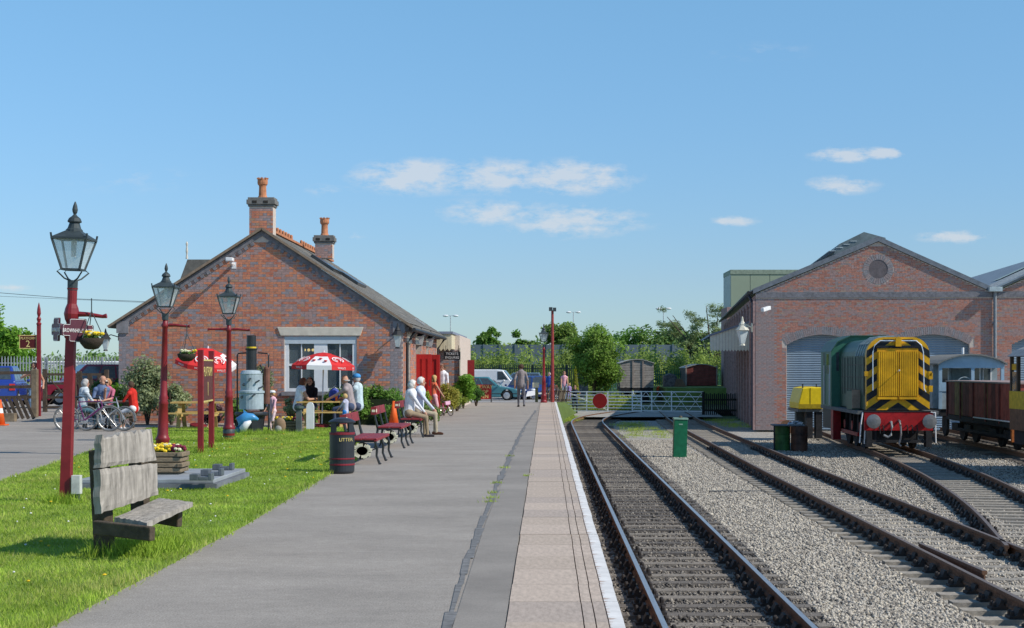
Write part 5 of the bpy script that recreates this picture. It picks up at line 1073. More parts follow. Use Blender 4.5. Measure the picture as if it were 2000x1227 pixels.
# steel palisade fences
def palisade(label, p0, p1, z0, h, m_, sp=.16, w=.07, posts=2.75, group=None):
    t = thing('palisade_fence', label, 'fence', (p0[0], p0[1], z0)); d = Vector((p1[0]-p0[0], p1[1]-p0[1], 0)); L = d.length; rz = math.atan2(d.y, d.x); t.rotation_euler = (0,0,rz); n = int(L/sp)
    me = MB().prism([(-w/2,.05),(w/2,.05),(w/2,h-.12),(0,h),(-w/2,h-.12)], -.012, .012, 'y').mesh('pale', m_)
    if n <= 300:
        for i in range(n): link('pale', me, t, (i*sp, 0, 0))
    for z_ in (.35, h-.35): MB().box(0, L, .014, .05, z_-.03, z_+.03).build('rail', m_, t)
    k = int(L/posts)
    for i in range(k+1): MB().box(i*posts-.06, i*posts+.06, .052, .15, 0, h-.05).build('post', m_, t)
    return t
m_pal = mat('palisade_dark', (.03,.05,.045), .6); m_palg = mat('palisade_green', (.02,.12,.085), .6); m_palz = mat('palisade_zinc', (.33,.36,.37), .5)
palisade('dark green steel palisade fence behind the car park', (gx(912,121), 121), (gx(1140,117), 117), -.4, 2.35, m_pal, .155, .06)
palisade('bright green palisade fence behind the old wagons', (gx(1170,121), 121), (gx(1420,124), 124), -.5, 2.0, m_palg, .17, .06)
palisade('grey steel palisade fence beyond the red car at far left', (gx(-20,78), 78), (gx(236,78), 78), .1, 2.15, m_palz, .15, .05)
ty_ = MB(); ty_.tube([P(-40,569,95), P(150,584,95), P(300,590,95)], .014, 4, cap=False); o = ty_.build('overhead_wire', m_cast); tag(o, 'thin overhead wire crossing the sky left of the station', 'wire')
o = MB().tube([P(-40,577,110), P(300,592,110)], .010, 4, cap=False).build('overhead_wire', m_cast); tag(o, 'lower fainter overhead wire left of the station', 'wire')
# ---------------------------------------------------------------- crossing gates, fences, cabinet, drums
m_gw = mat('gate_white', (.85,.85,.83), .5, var=.06)
def white_gate(label, p0, p1, z0, h, lattice, nb=7):
    t = thing('crossing_gate', label, 'gate', (p0[0], p0[1], z0)); d = Vector((p1[0]-p0[0], p1[1]-p0[1], 0)); L = d.length; t.rotation_euler = (0,0,math.atan2(d.y, d.x))
    for i in range(nb): MB().box(0, L, -.02, .02, h*i/(nb-1)-.024, h*i/(nb-1)+.024).build('bar', m_gw, t)
    for x_ in (0, L*.28, L*.56, L): MB().box(x_-.03, x_+.03, -.026, .026, -.03, h+.03).build('stile', m_gw, t)
    if lattice:
        n = 5
        for i in range(n): MB().bar((L*i/n,-.035,0), (L*(i+1)/n,-.035,h), .02, .03, up=(0,1,0)).build('brace', m_gw, t); MB().bar((L*i/n,-.045,h), (L*(i+1)/n,-.045,0), .02, .03, up=(0,1,0)).build('brace', m_gw, t)
    else: MB().bar((0.1,-.04,h-.02),(L*.56,-.04,.05),.02,.03,up=(0,1,0)).build('brace', m_gw, t)
    return t
YGt = 92.0
g1 = white_gate('white barred level crossing gate carrying a large red disc', (gx(1105,YGt), YGt), (gx(1250,YGt), 90.6), -.82, 1.10, False)
MB().lathe([(.43,-.09),(.43,-.06)], (gx(1175,YGt)-gx(1105,YGt), 0, .58), 28, axis='y').build('red_disc', mat('disc_red', (.40,.012,.01), .5, var=.08), g1); MB().lathe([(.45,-.058),(.45,-.05)], (gx(1175,YGt)-gx(1105,YGt), 0, .58), 28, axis='y').build('disc_rim', m_gw, g1)
white_gate('white lattice braced crossing gate next to the shed fence', (gx(1236,YGt+1), YGt+1.5), (gx(1373,91.5), 91.5), -.85, 1.12, True, 5)
gp = thing('gate_post', 'stout weathered gate post at the platform ramp end', 'post', (gx(1097,91), 91, -1.02)); MB().box(-.16,.16,-.14,.14,0,1.40).build('post', m_fp, gp, bevel=.02)
pf = thing('picket_fence', 'low slanted picket fence at the end of the platform', 'fence', (gx(1058,78.6), 78.6, -.1))
for i in range(13): MB().bar((.10*i,0,.05), (.10*i+.12,0,.80), .055, .02, up=(0,1,0)).build('picket', m_fp if i % 2 else m_fw, pf)
MB().box(-.05,1.4,.02,.07,.12,.22).build('rail', m_fp, pf); MB().box(-.05,1.4,.02,.07,.55,.62).build('rail', m_fw, pf)
lf = thing('lattice_fence', 'dark picket fence between the white gate and engine shed', 'fence', (gx(1374,90), 90, -1.05)); LL = gx(1438,90)-gx(1374,90)
for i in range(16): MB().box(LL*i/16, LL*i/16+.075, -.02, .02, 0, 1.22+.05*(i % 2)).build('picket', mat('fence_black', (.022,.022,.02), .8), lf)
MB().box(0,LL,.02,.06,.25,.35).build('rail', MATS['fence_black'], lf); MB().box(0,LL,.02,.06,.85,.95).build('rail', MATS['fence_black'], lf); MB().box(-.08,.08,-.05,.08,0,1.35).build('post', MATS['fence_black'], lf)
cb = thing('relay_cabinet', 'narrow green metal cabinet standing on the ballast', 'cabinet', (gx(1327,50.1), 50.1, Z_BAL-.03)); cb.rotation_euler = (0, R(1.5), 0); MB().box(-.21,.21,-.2,.2,0,1.25).build('body', mat('cabinet_green', (.01,.135,.06), .45, var=.15), cb, bevel=.01); MB().box(-.23,.23,-.22,.22,1.25,1.30).build('lid', mat('cabinet_pale', (.25,.38,.30), .5), cb); MB().box(-.06,.06,-.205,-.2,1.08,1.12).build('hinge_plate', MATS['cabinet_pale'], cb); MB().tube([(.0,0,1.30),(.0,0,1.36)], .05, 8).build('cap', m_fp, cb); MB().box(-.25,.24,-.23,.23,0,.04).build('foot', m_pal, cb)
def drum(label, px, m_, Y_, band=True):
    t = thing('oil_drum', label, 'drum', (gx(px,Y_), Y_, Z_BAL-.02)); MB().lathe([(.28,0),(.29,.02),(.285,.04),(.285,.29),(.298,.30),(.285,.31),(.285,.58),(.298,.59),(.285,.60),(.285,.86),(.295,.88),(.27,.88),(.265,.86)], n=24).build('barrel', m_, t); return t
drum('green oil drum under a board near the shed corner', 1527, mat('drum_green', (.05,.13,.035), .5, scale=4, var=.3), 54.4); drum('black and brown oil drum next to the green drum', 1561, mat('drum_black', (.035,.03,.03), .5, c2=(.12,.05,.03), scale=2, var=.4), 54.1)
o = MB().box(-.62,.45,-.35,.35,0,.045).build('timber_board', mat('grey_board', (.13,.15,.17), .7, scale=4)); o.location = (gx(1543,54.2), 54.2, Z_BAL+.87); tag(o, 'grey board lying across the two oil drums', 'board'); MB().tube([(-.58,-.3,-.86),(-.58,-.3,0)], .03, 6).build('prop', m_cast, o)
o = thing('plastic_sheet', 'crumpled clear plastic sheet on top of the drum board', 'sheet', (gx(1552,54), 53.95, Z_BAL+.916)); foliage('folds', [(0,0,.04,.28,.1,.035)], 40, .09, [mat('plastic', (.5,.55,.6), .2, spec=.7)], o)
sd = thing('ground_disc', 'leaning rusty disc against the shutter behind the drums', 'disc', (gx(1537,66), 66, -1.1)); MB().lathe([(.30,-.03),(.30,.03)], (0,0,.30), 18, axis='y').build('disc', m_rust, sd)
o = MB().tube([(gx(1375,50), 36.2, Z_BAL+.02), (gx(1385,36), 36, Z_BAL+.035), (gx(1420,36), 36.1, Z_BAL+.03)], .035, 6).build('short_pipe', m_cast); tag(o, 'short dark pipe lying on the pale ballast', 'pipe')
sp2 = thing('spill_kit', 'tall black box and tan sack beside the shed shutter', 'box', (gx(1556,64), 64, -1.12)); MB().box(-.05,.45,-.2,.2,0,1.25).build('box', m_lblk, sp2); MB().ell((.42,-.3,.9),(.16,.14,.38),10,8).build('sack', mat('tan_sack', (.36,.29,.2), .9), sp2, smooth=True)
# ---------------------------------------------------------------- road vehicles
m_cg = mat('car_glass', (.05,.065,.075), .08, var=.2, spec=.8); m_ty = mat('car_tyre', (.02,.02,.02), .8); m_al = mat('alloy', (.55,.56,.57), .35, metal=.7); m_hl = mat('headlamp', (.72,.76,.78), .15, spec=.8); m_tl = mat('tail_lamp', (.55,.02,.02), .25, spec=.7); m_plw = mat('plate_white', (.75,.75,.70), .5); m_ply = mat('plate_yellow', (.75,.55,.05), .5); m_plas = mat('black_plastic', (.025,.025,.027), .6)
def car(label, loc, rz, col, L=4.2, W=1.72, H=1.45, van=False, name='parked_car'):
    t = thing(name, label, 'van' if van else 'car', loc, rz); h = L/2; wy = W/2; belt = H*.60; gc = .20
    # body sides follow a profile; three cross sections narrow towards the roof
    if van: prof = [(-h,.35),(-h+.03,H*.96),(-h+.12,H),(h-1.75,H),(h-1.35,H*.97),(h-.85,belt+.06),(h-.12,belt-.16),(h,.62),(h,.30)]
    else: prof = [(-h,.42),(-h+.04,belt-.05),(-h+.10,belt),(h-1.25,belt+.0),(h-.30,belt-.14),(h-.06,belt-.27),(h,.50),(h-.03,.28)]
    low = [(h-.1,gc)]
    for wx in (h-.78, -h+.72):
        for i in range(9): a_ = R(0+180*i/8); low.append((wx+.37*math.cos(a_), .30+.37*math.sin(a_)*.98 if i not in (0,8) else gc))
    low.append((-h+.06, gc)); poly = prof + low
    b_ = MB().prism(poly, -wy, wy, 'y'); bo_ = b_.build('body', col, t); bv = bo_.modifiers.new('b', 'BEVEL'); bv.width = .06; bv.segments = 3; bv.limit_method = 'ANGLE'; bv.angle_limit = R(50)
    if not van:
        # cabin: lofted from belt to roof
        bl = [(-h+.16,belt-.02),(h-1.18,belt-.02)]; rf_ = [(-h+.62,H),(h-1.95,H)]; yb, yt = wy-.05, wy-.24
        V = [(bl[0][0],-yb,bl[0][1]),(bl[1][0],-yb,bl[1][1]),(bl[1][0],yb,bl[1][1]),(bl[0][0],yb,bl[0][1]),(rf_[0][0],-yt,H),(rf_[1][0],-yt,H),(rf_[1][0],yt,H),(rf_[0][0],yt,H)]
        c_ = MB().add(V, [(0,3,2,1),(4,5,6,7),(0,1,5,4),(1,2,6,5),(2,3,7,6),(3,0,4,7)]).build('cabin', col, t, bevel=.05)
        def panel(i0, i1, i2, i3, u0, u1, v0, v1, nm='window'):
            A, B, C_, D = [Vector(V[i]) for i in (i0, i1, i2, i3)]; f = lambda u, v: (A*(1-u)+B*u)*(1-v) + (D*(1-u)+C_*u)*v
            n_ = (B-A).cross(D-A).normalized(); cen = (A+B+C_+D)/4
            if n_.dot(cen - Vector((cen.x*.5, 0, H*.7))) < 0: n_ = -n_
            q = [f(u0,v0), f(u1,v0), f(u1,v1), f(u0,v1)]; MB().add([p+n_*.008 for p in q] + [p-n_*.02 for p in q], [(0,1,2,3),(4,7,6,5),(0,4,5,1),(1,5,6,2),(2,6,7,3),(3,7,4,0)]).build(nm, m_cg, t)
        for a_ in ((0,1,5,4),(3,2,6,7)): panel(*a_, .06,.34,.16,.88); panel(*a_, .37,.62,.14,.88); panel(*a_, .65,.93,.14,.86)
        panel(1,2,6,5,.06,.94,.10,.92,'windscreen'); panel(0,3,7,4,.08,.92,.20,.90,'rear_window')
    else:
        for s_ in (-1,1): MB().prism([(h-1.72,belt+.10),(h-1.02,belt+.10),(h-1.40,H*.93),(h-1.72,H*.93)], s_*(wy+.004)-.004, s_*(wy+.004)+.004, 'y').build('window', m_cg, t)
        A = Vector((h-.88,0,belt+.10)); B = Vector((h-1.34,0,H*.95)); MB().bar(A+Vector((.03,0,.02)), B+Vector((.03,0,.02)), W*.86, .02, up=(1,0,1)).build('windscreen', m_cg, t)
    for wx in (h-.78, -h+.72):
        for s_ in (-1,1):
            w_ = MB().lathe([(.19,-.10),(.30,-.10),(.31,-.06),(.31,.06),(.30,.10),(.19,.10)], (0,0,0), 24, axis='y').build('wheel', m_ty, t); w_.location = (wx, s_*(wy-.10), .31); w_.parent = t
            r_ = MB().lathe([(.20,-.0),(.20,.02),(.06,.035),(.0,.035)], (0,0,0), 20, axis='y')
            for k in range(6): a_ = k*math.pi/3; r_.bar((.05*math.cos(a_),.03,.05*math.sin(a_)),(.185*math.cos(a_),.025,.185*math.sin(a_)),.045,.02,up=(0,1,0))
            r_o = r_.build('rim', m_al, w_); r_o.location = (0, s_*.095, 0); r_o.rotation_euler = (0,0,0 if s_ > 0 else math.pi)
    for s_ in (-1,1):
        MB().ell((h-.16,s_*(wy-.28),belt-.27),(.16,.20,.085),10,6).build('headlight', m_hl, t); MB().box(-h-.012,-h+.05,s_*(wy-.14)-.11,s_*(wy-.14)+.11,belt-.32,belt-.06).build('tail_light', m_tl, t); MB().ell((h-1.28,s_*(wy+.09),belt+.05),(.07,.09,.06),8,6).build('mirror', col, t)
        for x_ in ((h-1.62),) if van else (h-1.75, -h+1.65): MB().box(x_-.10,x_+.08,s_*(wy+.012)-.012,s_*(wy+.012)+.012,belt-.10,belt-.07).build('door_handle', m_plas, t)
    MB().box(h-.01,h+.012,-wy*.6,wy*.6,.34,.46).build('grille', m_plas, t); MB().box(h+.013,h+.02,-.26,.26,.36,.46).build('number_plate', m_plw, t); MB().box(-h-.02,-h-.005,-.26,.26,.60,.71).build('number_plate', m_ply, t); MB().box(-h+.2,h-.15,-wy-.008,-wy+.01,.40,.44).box(-h+.2,h-.15,wy-.01,wy+.008,.40,.44).build('rubbing_strip', m_plas, t)
    return t
def paint(n, c): return mat(n, c, .22, var=.04, spec=.6)
zc_ = -.33
car('teal hatchback parked beside the railway shop board', (gx(951,97), 97.3, zc_), R(-3), paint('paint_teal', (.055,.19,.225)), 4.1, 1.7, 1.44)
car('white panel van parked behind the teal hatchback', (gx(952,104), 104.5, zc_-.04), R(-4), paint('paint_white', (.75,.76,.77)), 4.9, 1.85, 1.92, True, 'parked_van')
car('dark blue car parked nose out beyond the teal hatchback', (gx(1022,101), 101.5, zc_-.03), R(-105), paint('paint_navy', (.015,.035,.13)), 4.1, 1.72, 1.45)
car('bright blue hatchback parked right of the walking man', (gx(1049,100), 102, zc_-.03), R(-80), paint('paint_blue', (.02,.06,.24)), 3.9, 1.7, 1.5)
car('grey blue people carrier at the back by the palisade fence', (gx(1010,113), 113, zc_-.05), R(178), paint('paint_steel', (.10,.16,.22)), 4.4, 1.8, 1.7)
car('dark red estate car parked behind the timber gate', (gx(160,66), 67, .12), R(-150), paint('paint_maroon', (.17,.012,.03)), 4.4, 1.8, 1.70)
car('blue car showing its tail lamps at far left', (gx(-14,64), 65, .12), R(100), paint('paint_royal', (.02,.05,.28)), 4.1, 1.75, 1.62)
o = MB().box(-3.4,3.4,-1,1,0,1.95).build('white_trailer', m_wp, None, bevel=.08); o.location = (gx(160,92), 92, .1); tag(o, 'long white trailer beyond the palisade fence at left', 'trailer')
# ---------------------------------------------------------------- shunting locomotive
def clip(poly, a, b, c):      # keep a*x+b*z <= c
    out = []
    for i in range(len(poly)):
        p, q = poly[i], poly[(i+1) % len(poly)]; fp, fq = a*p[0]+b*p[1]-c, a*q[0]+b*q[1]-c
        if fp <= 0: out.append(p)
        if (fp < 0 < fq) or (fq < 0 < fp): k = fp/(fp-fq); out.append((p[0]+(q[0]-p[0])*k, p[1]+(q[1]-p[1])*k))
    return out
m_lg1 = mat('loco_green', (.022,.085,.055), .45, var=.15, scale=2, spec=.45); m_lg2 = mat('loco_cab_green', (.035,.15,.10), .45, var=.1, spec=.4); m_ly = mat('loco_yellow', (.66,.35,.01), .45, var=.22, scale=2.5); m_lk = mat('loco_black', (.012,.014,.018), .5, var=.2); m_lr = mat('loco_red', (.33,.012,.014), .45, var=.3, scale=3); m_buf = mat('buffer_steel', (.22,.22,.22), .45, metal=.5); m_dkm = mat('underframe', (.02,.02,.022), .75, var=.3, scale=6)
YL = 50.0; LX = gx(1754, YL)
lo = thing('shunting_locomotive', 'green diesel shunter with yellow radiator, wasp stripes and red buffer beam', 'locomotive', (LX, YL, Z_RAIL), -R(2.0))
hw = .97; zb0, zt0 = 1.28, 3.56
def hood_outline(w, zt, n=6, r=.55): return [(-w,zb0)] + [(-w+r-r*math.cos(R(90*i/n)), zt-r+r*math.sin(R(90*i/n))-.0) for i in range(n+1)] + [(w-r+r*math.sin(R(90*i/n)), zt-r+r*math.cos(R(90*i/n))) for i in range(n+1)] + [(w,zb0)]
ho = hood_outline(hw, zt0)
MB().prism(ho, .25, 5.7, 'y').build('bonnet', m_lg1, lo)
MB().prism(hood_outline(hw+.02, zt0+.02), .0, .25, 'y').build('nose', m_ly, lo)
# wasp chevrons on the nose, clipped to its outline, grille left out
ns = MB(); outl = hood_outline(hw+.02, zt0+.02)
for sgn in (-1, 1):
    for k in range(-2, 14):
        z0 = zb0 - .9 + k*.46; q = [(0, z0), (sgn*1.1, z0-.75*1.0 if True else 0), (sgn*1.1, z0-.75+.23), (0, z0+.23)]
        q = [(x_, z_+.45) for x_, z_ in q]
        q = clip(clip(q, 0, 1, zt0-.05), 0, -1, -zb0)
        for i in range(len(outl)-1):
            (x0, z0_), (x1, z1_) = outl[i], outl[i+1]; a_, b_ = -(z1_-z0_), (x1-x0); 
            if len(q) >= 3: q = clip(q, a_, b_, a_*x0+b_*z0_)
        if len(q) >= 3: ns.prism(q, -.006, .002, 'y')
ns.build('wasp_stripes', m_lk, lo)
gr_ = thing('x', None, None); gr_.name = 'radiator_grille'; gr_.parent = lo
MB().box(-.66,.62,-.05,-.008,1.62,3.22).build('grille_frame', m_ly, gr_)
for i in range(19):
    x_ = -.60 + i*.066
    if abs(x_+.015) > .03: MB().box(x_-.024, x_+.024, -.115, -.055, 1.72, 3.13).build('shutter_slat', m_ly, gr_)
MB().box(-.03,.0,-.12,-.055,1.72,3.13).build('centre_bar', m_ly, gr_); MB().box(-.66,-.05,-.12,-.055,1.62,1.69).box(.02,.62,-.12,-.055,1.62,1.69).build('grille_ledge', m_ly, gr_); MB().box(-.70,.66,-.08,-.008,3.24,3.31).build('top_bar', m_lk, gr_)
MB().tube([(-.03,-.12,2.5),(-.03,-.38,2.52)], .018, 6).ell((-.03,-.38,2.53),.03,8,5).build('lamp_bracket', m_lg, lo); MB().prism([(-.10,3.28),(.08,3.28),(.08,3.52),(-.01,3.60),(-.10,3.52)], -.16, -.01, 'y').build('marker_lamp', m_ly, lo)
wl = MB(); wl.tube([(-.80,-.05,1.9),(-.80,-.05,3.1),(-.74,-.05,3.32),(-.58,-.05,3.46),(.56,-.05,3.46),(.72,-.05,3.32),(.78,-.05,3.1),(.80,-.05,1.95),(.86,-.05,1.85)], .017, 6, cap=True); wl.build('front_handrail', mat('rail_pale_blue', (.55,.66,.78), .4), lo)
for z_ in (2.35, 1.95): MB().box(.96,1.08,-.03,.1,z_-.1,z_+.1).build('lamp_iron', m_ly, lo)
for s_ in (-1,1): MB().box(s_*1.0-.05,s_*1.0+.05,-.03,.08,2.35,2.5).build('step_bracket', m_ly, lo)
# bonnet side doors, roof ribs, cab
sd_ = MB()
for i in range(6): sd_.box(-hw-.025,-hw,.5+.8*i,1.2+.8*i,1.75,2.95)
sd_.build('side_doors', mat('loco_door_green', (.05,.10,.075), .55, var=.25, scale=3), lo)
gl = MB()
for i in range(9): gl.box(-hw-.035,-hw-.026,.45+.55*i,.47+.55*i,1.7,3.0)
for z_ in (1.9,2.3,2.7): gl.box(-hw-.035,-hw-.026,.4,5.2,z_,z_+.02)
gl.build('side_grille', m_lk, lo)
for k in range(4): MB().tube([(-hw-.01,.7+.45*k,2.98),(-hw+.12,.7+.45*k,3.36),(-hw+.45,.7+.45*k,3.575),(0,.7+.45*k,3.60)], .05, 6).build('roof_rib', mat('rib_shine', (.16,.22,.24), .3, spec=.6), lo)
MB().prism([(-1.27,1.25),(-1.27,3.2),(-1.05,3.52),(-.6,3.72),(.6,3.72),(1.05,3.52),(1.27,3.2),(1.27,1.25)], 5.7, 8.3, 'y').build('cab', m_lg2, lo); MB().prism([(-1.30,3.18),(-1.07,3.54),(-.6,3.75),(.6,3.75),(1.07,3.54),(1.30,3.18),(1.27,3.18),(1.04,3.5),(.6,3.715),(-.6,3.715),(-1.04,3.5),(-1.27,3.18)], 5.6, 8.5, 'y').build('cab_roof', m_lg1, lo)
MB().box(-1.1,-1.0,5.685,5.70,2.5,3.15).box(1.0,1.1,5.685,5.70,2.5,3.15).box(-1.275,-1.272,6.3,6.9,2.4,3.1).build('cab_windows', m_cg, lo); MB().box(-1.28,-1.272,7.2,7.8,1.3,3.15).build('cab_door', MATS['loco_door_green'], lo)
for y_ in (5.75, 7.1): MB().tube([(-1.33,y_,1.3),(-1.33,y_,2.7)], .02, 6).build('cab_handrail', m_wp, lo)
MB().box(-1.24,-.99,1.3,2.4,1.26,1.85).build('battery_box', m_lg1, lo); MB().box(-1.24,-.98,1.25,1.299,1.30,1.9).build('box_end', mat('box_tan', (.32,.25,.19), .8), lo)
MB().box(-1.27,1.27,.0,8.4,1.14,1.25).build('running_plate', mat('plate_grey', (.12,.13,.13), .7), lo)
MB().box(-1.07,1.07,-.10,.0,.64,1.22).build('buffer_beam', m_lr, lo); MB().box(-1.10,1.10,-.115,.03,1.222,1.26).build('beam_top', m_dkm, lo)
for s_ in (-1,1):
    b_ = MB().lathe([(.12,0),(.12,-.28),(.075,-.28),(.075,-.48)], (s_*.865,-.10,.94), 16, axis='y').build('buffer', m_dkm, lo); MB().lathe([(.215,-.58),(.225,-.60),(.215,-.625),(.10,-.645),(.0,-.65)], (s_*.865,-.0,.94), 20, axis='y').build('buffer_head', m_buf, b_)
    MB().box(s_*.93-.09,s_*.93+.09,-.2,.2,.12,.62).build('guard', m_dkm, lo)
MB().bar((-1.05,-.12,.30),(1.05,-.12,.30),.05,.09).build('guard_bar', m_dkm, lo)
MB().tube([(0,-.10,.95),(0,-.30,.93),(0,-.36,.84),(.02,-.30,.78)], .04, 8).tube([(.02,-.32,.82),(.03,-.34,.55),(.02,-.33,.4),(-.03,-.33,.22),(.03,-.33,.16)], .03, 8).build('coupling', mat('hook_steel', (.28,.25,.24), .4, metal=.6), lo)
MB().tube([(-.26,-.10,.90),(-.26,-.26,.92),(-.24,-.28,.75),(-.27,-.27,.50),(-.36,-.25,.44),(-.48,-.2,.5)], .035, 8).build('brake_hose', mat('hose_grey', (.33,.34,.34), .5), lo)
for x_ in (-.62,-.5,.25,.4,.55): MB().tube([(x_,-.11,.80),(x_,-.2,.80),(x_+.03,-.2,.55)], .02, 6).build('pipe', m_dkm, lo)
for pts in ([(-1.12,-.08,1.22),(-1.17,-.10,.9),(-1.22,-.1,.25)], [(-1.00,-.02,1.22),(-1.04,-.05,.7),(-1.06,-.05,.22)], [(1.14,-.1,1.22),(1.16,-.1,.25)], [(1.0,-.1,1.22),(1.14,-.1,1.20)]): MB().tube(pts, .022, 6).build('white_handrail', m_wp, lo)
MB().box(-.62,.62,.3,8.2,.30,1.12).build('frames', m_dkm, lo); MB().box(-1.2,1.2,6.2,8.3,.45,1.13).build('cab_frames', m_lk, lo); MB().box(-1.22,-.95,5.6,6.15,.10,1.13).build('red_step_panel', m_lr, lo)
for y_ in (1.6, 3.2, 4.8):
    for s_ in (-1,1):
        w_ = MB().lathe([(.69,-.06),(.69,.06),(.66,.07),(.60,.05),(.60,-.07)], (s_*.75, y_, .685), 28, axis='x').build('wheel', m_dkm, lo); MB().lathe([(.16,-.1),(.16,.1)], (s_*.85,y_,.685), 12, axis='x').build('hub', m_lr, w_)
MB().bar((-1.0,1.5,.45),(-1.0,4.9,.45),.06,.12).build('coupling_rod', m_lr, lo)
for y_ in (.9,2.4,4.0): MB().bar((-.95,y_,1.1),(-.95,y_+.25,.35),.05,.12,up=(1,0,0)).build('brake_hanger', m_dkm, lo)
# yellow plant machine beyond the cab
ym = thing('yellow_plant_machine', 'yellow bodied plant machine standing behind the shunter cab', 'machine', (gx(1583,62), 62, Z_RAIL-.05)); ym.scale = (.82, 1, .96); 
MB().prism([(-.60,1.10),(.55,1.10),(.55,1.98),(-.10,1.98),(-.42,1.94),(-.60,1.35)], -.2, 2.2, 'y').build('body', mat('plant_yellow', (.78,.56,.015), .45, var=.08), ym, bevel=.04); MB().box(-.58,.53,-.215,-.2,1.13,1.30).box(-.05,-.03,-.215,-.2,1.3,1.95).build('panel_lines', mat('plant_dark', (.35,.25,.01), .6), ym); MB().box(-.62,.7,-.1,2.4,.98,1.09).build('deck', MATS['plate_grey'], ym); MB().box(-.2,.1,-.05,.4,-.1,.98).box(.25,.55,-.05,.4,-.1,.98).build('supports', m_dkm, ym); MB().tube([(-.35,.1,1.94),(-.35,.1,2.12)], .035, 8).tube([(.3,.1,1.98),(.3,.1,2.1)], .03, 8).build('exhausts', m_cast, ym)
# ---------------------------------------------------------------- brake van, plank wagon, far-right locomotive
def wheelset(t, y_, r=.47, xs=(-.75,.75)):
    for x_ in xs: MB().lathe([(r,-.06),(r,.05),(r-.05,.06),(.1,.04),(.1,-.06)], (x_, y_, r), 24, axis='x').build('wheel', m_dkm, t)
m_bvb = mat('brakevan_blue', (.32,.45,.56), .6, var=.12, scale=2); m_bvg = mat('brakevan_grey', (.30,.36,.39), .7, var=.15)
bv_ = thing('brake_van', 'pale blue grey brake van with an open veranda end', 'brake van', (gx(1897,60), 60, Z_RAIL), -R(3.0)); w_ = 1.22; zf = 1.05; zt = 2.78
for x_ in (-w_+.06, 0.05, w_-.06): MB().box(x_-.06, x_+.06, -.06, .06, zf, zt).build('veranda_post', m_bvb, bv_)
for i in range(4): MB().box(-w_+.12+.58*i, -w_+.12+.57*(i+1), -.05, .0, zf, 1.98-.0).build('end_panel', m_bvg, bv_)
MB().box(-w_,w_,-.075,-.052,1.72,2.06).build('end_rail', m_bvb, bv_); MB().box(-w_,w_,-.07,.0,zt-.18,zt).build('lintel', m_bvb, bv_)
n=10; arc = [(-w_-.08+ (2*w_+.16)*i/n, zt+.36*math.sin(math.pi*i/n)**.8) for i in range(n+1)]
MB().prism(arc + [(x_, z_-.05) for x_, z_ in reversed(arc)], -.25, 5.4, 'y').build('roof', mat('van_roof', (.20,.20,.185), .8, var=.2), bv_); MB().prism(arc + [(w_,zt-.0),(-w_,zt-.0)], -.06, -.02, 'y').build('roof_end', m_bvb, bv_)
MB().box(-w_,w_,1.1,5.2,zf,zt+.02).build('cabin', m_bvg, bv_)
for xa, xb in ((-.98,-.62),(.28,.58),(.66,1.0)):
    MB().box(xa,xb,1.06,1.097,1.95,2.62).build('window_frame', m_wp, bv_); MB().box(xa+.05,xb-.05,1.045,1.06,2.0,2.57).build('window', m_cg, bv_)
MB().box(-.5,.15,1.07,1.098,1.1,2.66).build('door', mat('van_door', (.17,.23,.25), .7), bv_); MB().tube([(-.25+.28*math.cos(R(a_)),-.0,1.98+.28*math.sin(R(a_))) for a_ in range(0,361,20)], .015, 5, cap=False).build('brake_wheel', mat('wheel_pale', (.45,.52,.55), .5), bv_)
MB().box(-w_-.02,-w_,1.2,5.1,zf+.1,zt-.2).build('side_boards', m_bvg, bv_); MB().box(-1.15,1.15,0,5.2,.78,zf).build('underframe', m_dkm, bv_); MB().tube([(.1,2,3.1),(.1,2,3.4)], .05, 8).build('stove_pipe', m_wp, bv_); wheelset(bv_, 1.0); wheelset(bv_, 4.0)
MB().tube([(-.05+.05*i, -.08, 1.88+.03*math.sin(i*1.9)) for i in range(14)], .02, 5).build('painted_name', mat('script_blue', (.03,.06,.13), .6), bv_)
pw = thing('plank_wagon', 'rust red open plank wagon in front of the brake van', 'wagon', (gx(1985,49.3), 49.3, Z_RAIL), math.atan2(-(gx(1850,58.5)-gx(1985,49.3)), 9.2)); Lw = 9.2; zb, zt = .92, 2.10
m_pl = [mat('plank_red', (.34,.085,.06), .8, scale=3, var=.25), mat('plank_brown', (.24,.14,.06), .8, scale=3, var=.3), mat('plank_dark', (.17,.05,.04), .8, scale=3, var=.25)]
i = 0; y_ = 0.0
while y_ < Lw-.05:
    wq = random.uniform(.40, .62); wq = min(wq, Lw-y_); MB().box(-.04,.0,y_+.012,y_+wq-.012,zb,zt).build('side_plank', m_pl[0] if y_ < 5.6 and random.random() < .75 else random.choice(m_pl[1:]), pw); y_ += wq
for y_ in (.0, 1.7, 3.4, 5.1, 6.9, 8.9): MB().box(-.09,-.042,y_,y_+.09,zb-.1,zt).build('stanchion', m_pl[2], pw)
MB().box(.0,2.3,0,.05,zb,zt).build('end_board', m_pl[0], pw); MB().box(-.07,2.35,-.05,Lw,zt,zt+.05).build('top_rail', mat('rail_weathered', (.3,.22,.2), .7), pw); MB().box(.0,2.3,.06,Lw,zb,zb+.05).build('wagon_floor', m_dkm, pw); MB().box(.0,2.3,.06,Lw,zb+.05,zt-.1).build('load', m_dkm, pw)
MB().box(-.06,2.36,-.02,Lw,.72,.90).build('sole_bar', m_dkm, pw); MB().box(-.10,-.07,.1,5.0,zb-.02,zb+.02).build('white_line', m_wp, pw); MB().box(-.14,-.02,-.02,.12,.30,zb).build('corner_step', mat('step_orange', (.35,.10,.02), .7), pw)
for y_ in (1.1, 2.9, 6.3, 8.1):
    wheelset(pw, y_, .46, (.35,1.9)); MB().box(.02,.18,y_-.45,y_+.45,.35,.62).build('axle_box', m_dkm, pw)
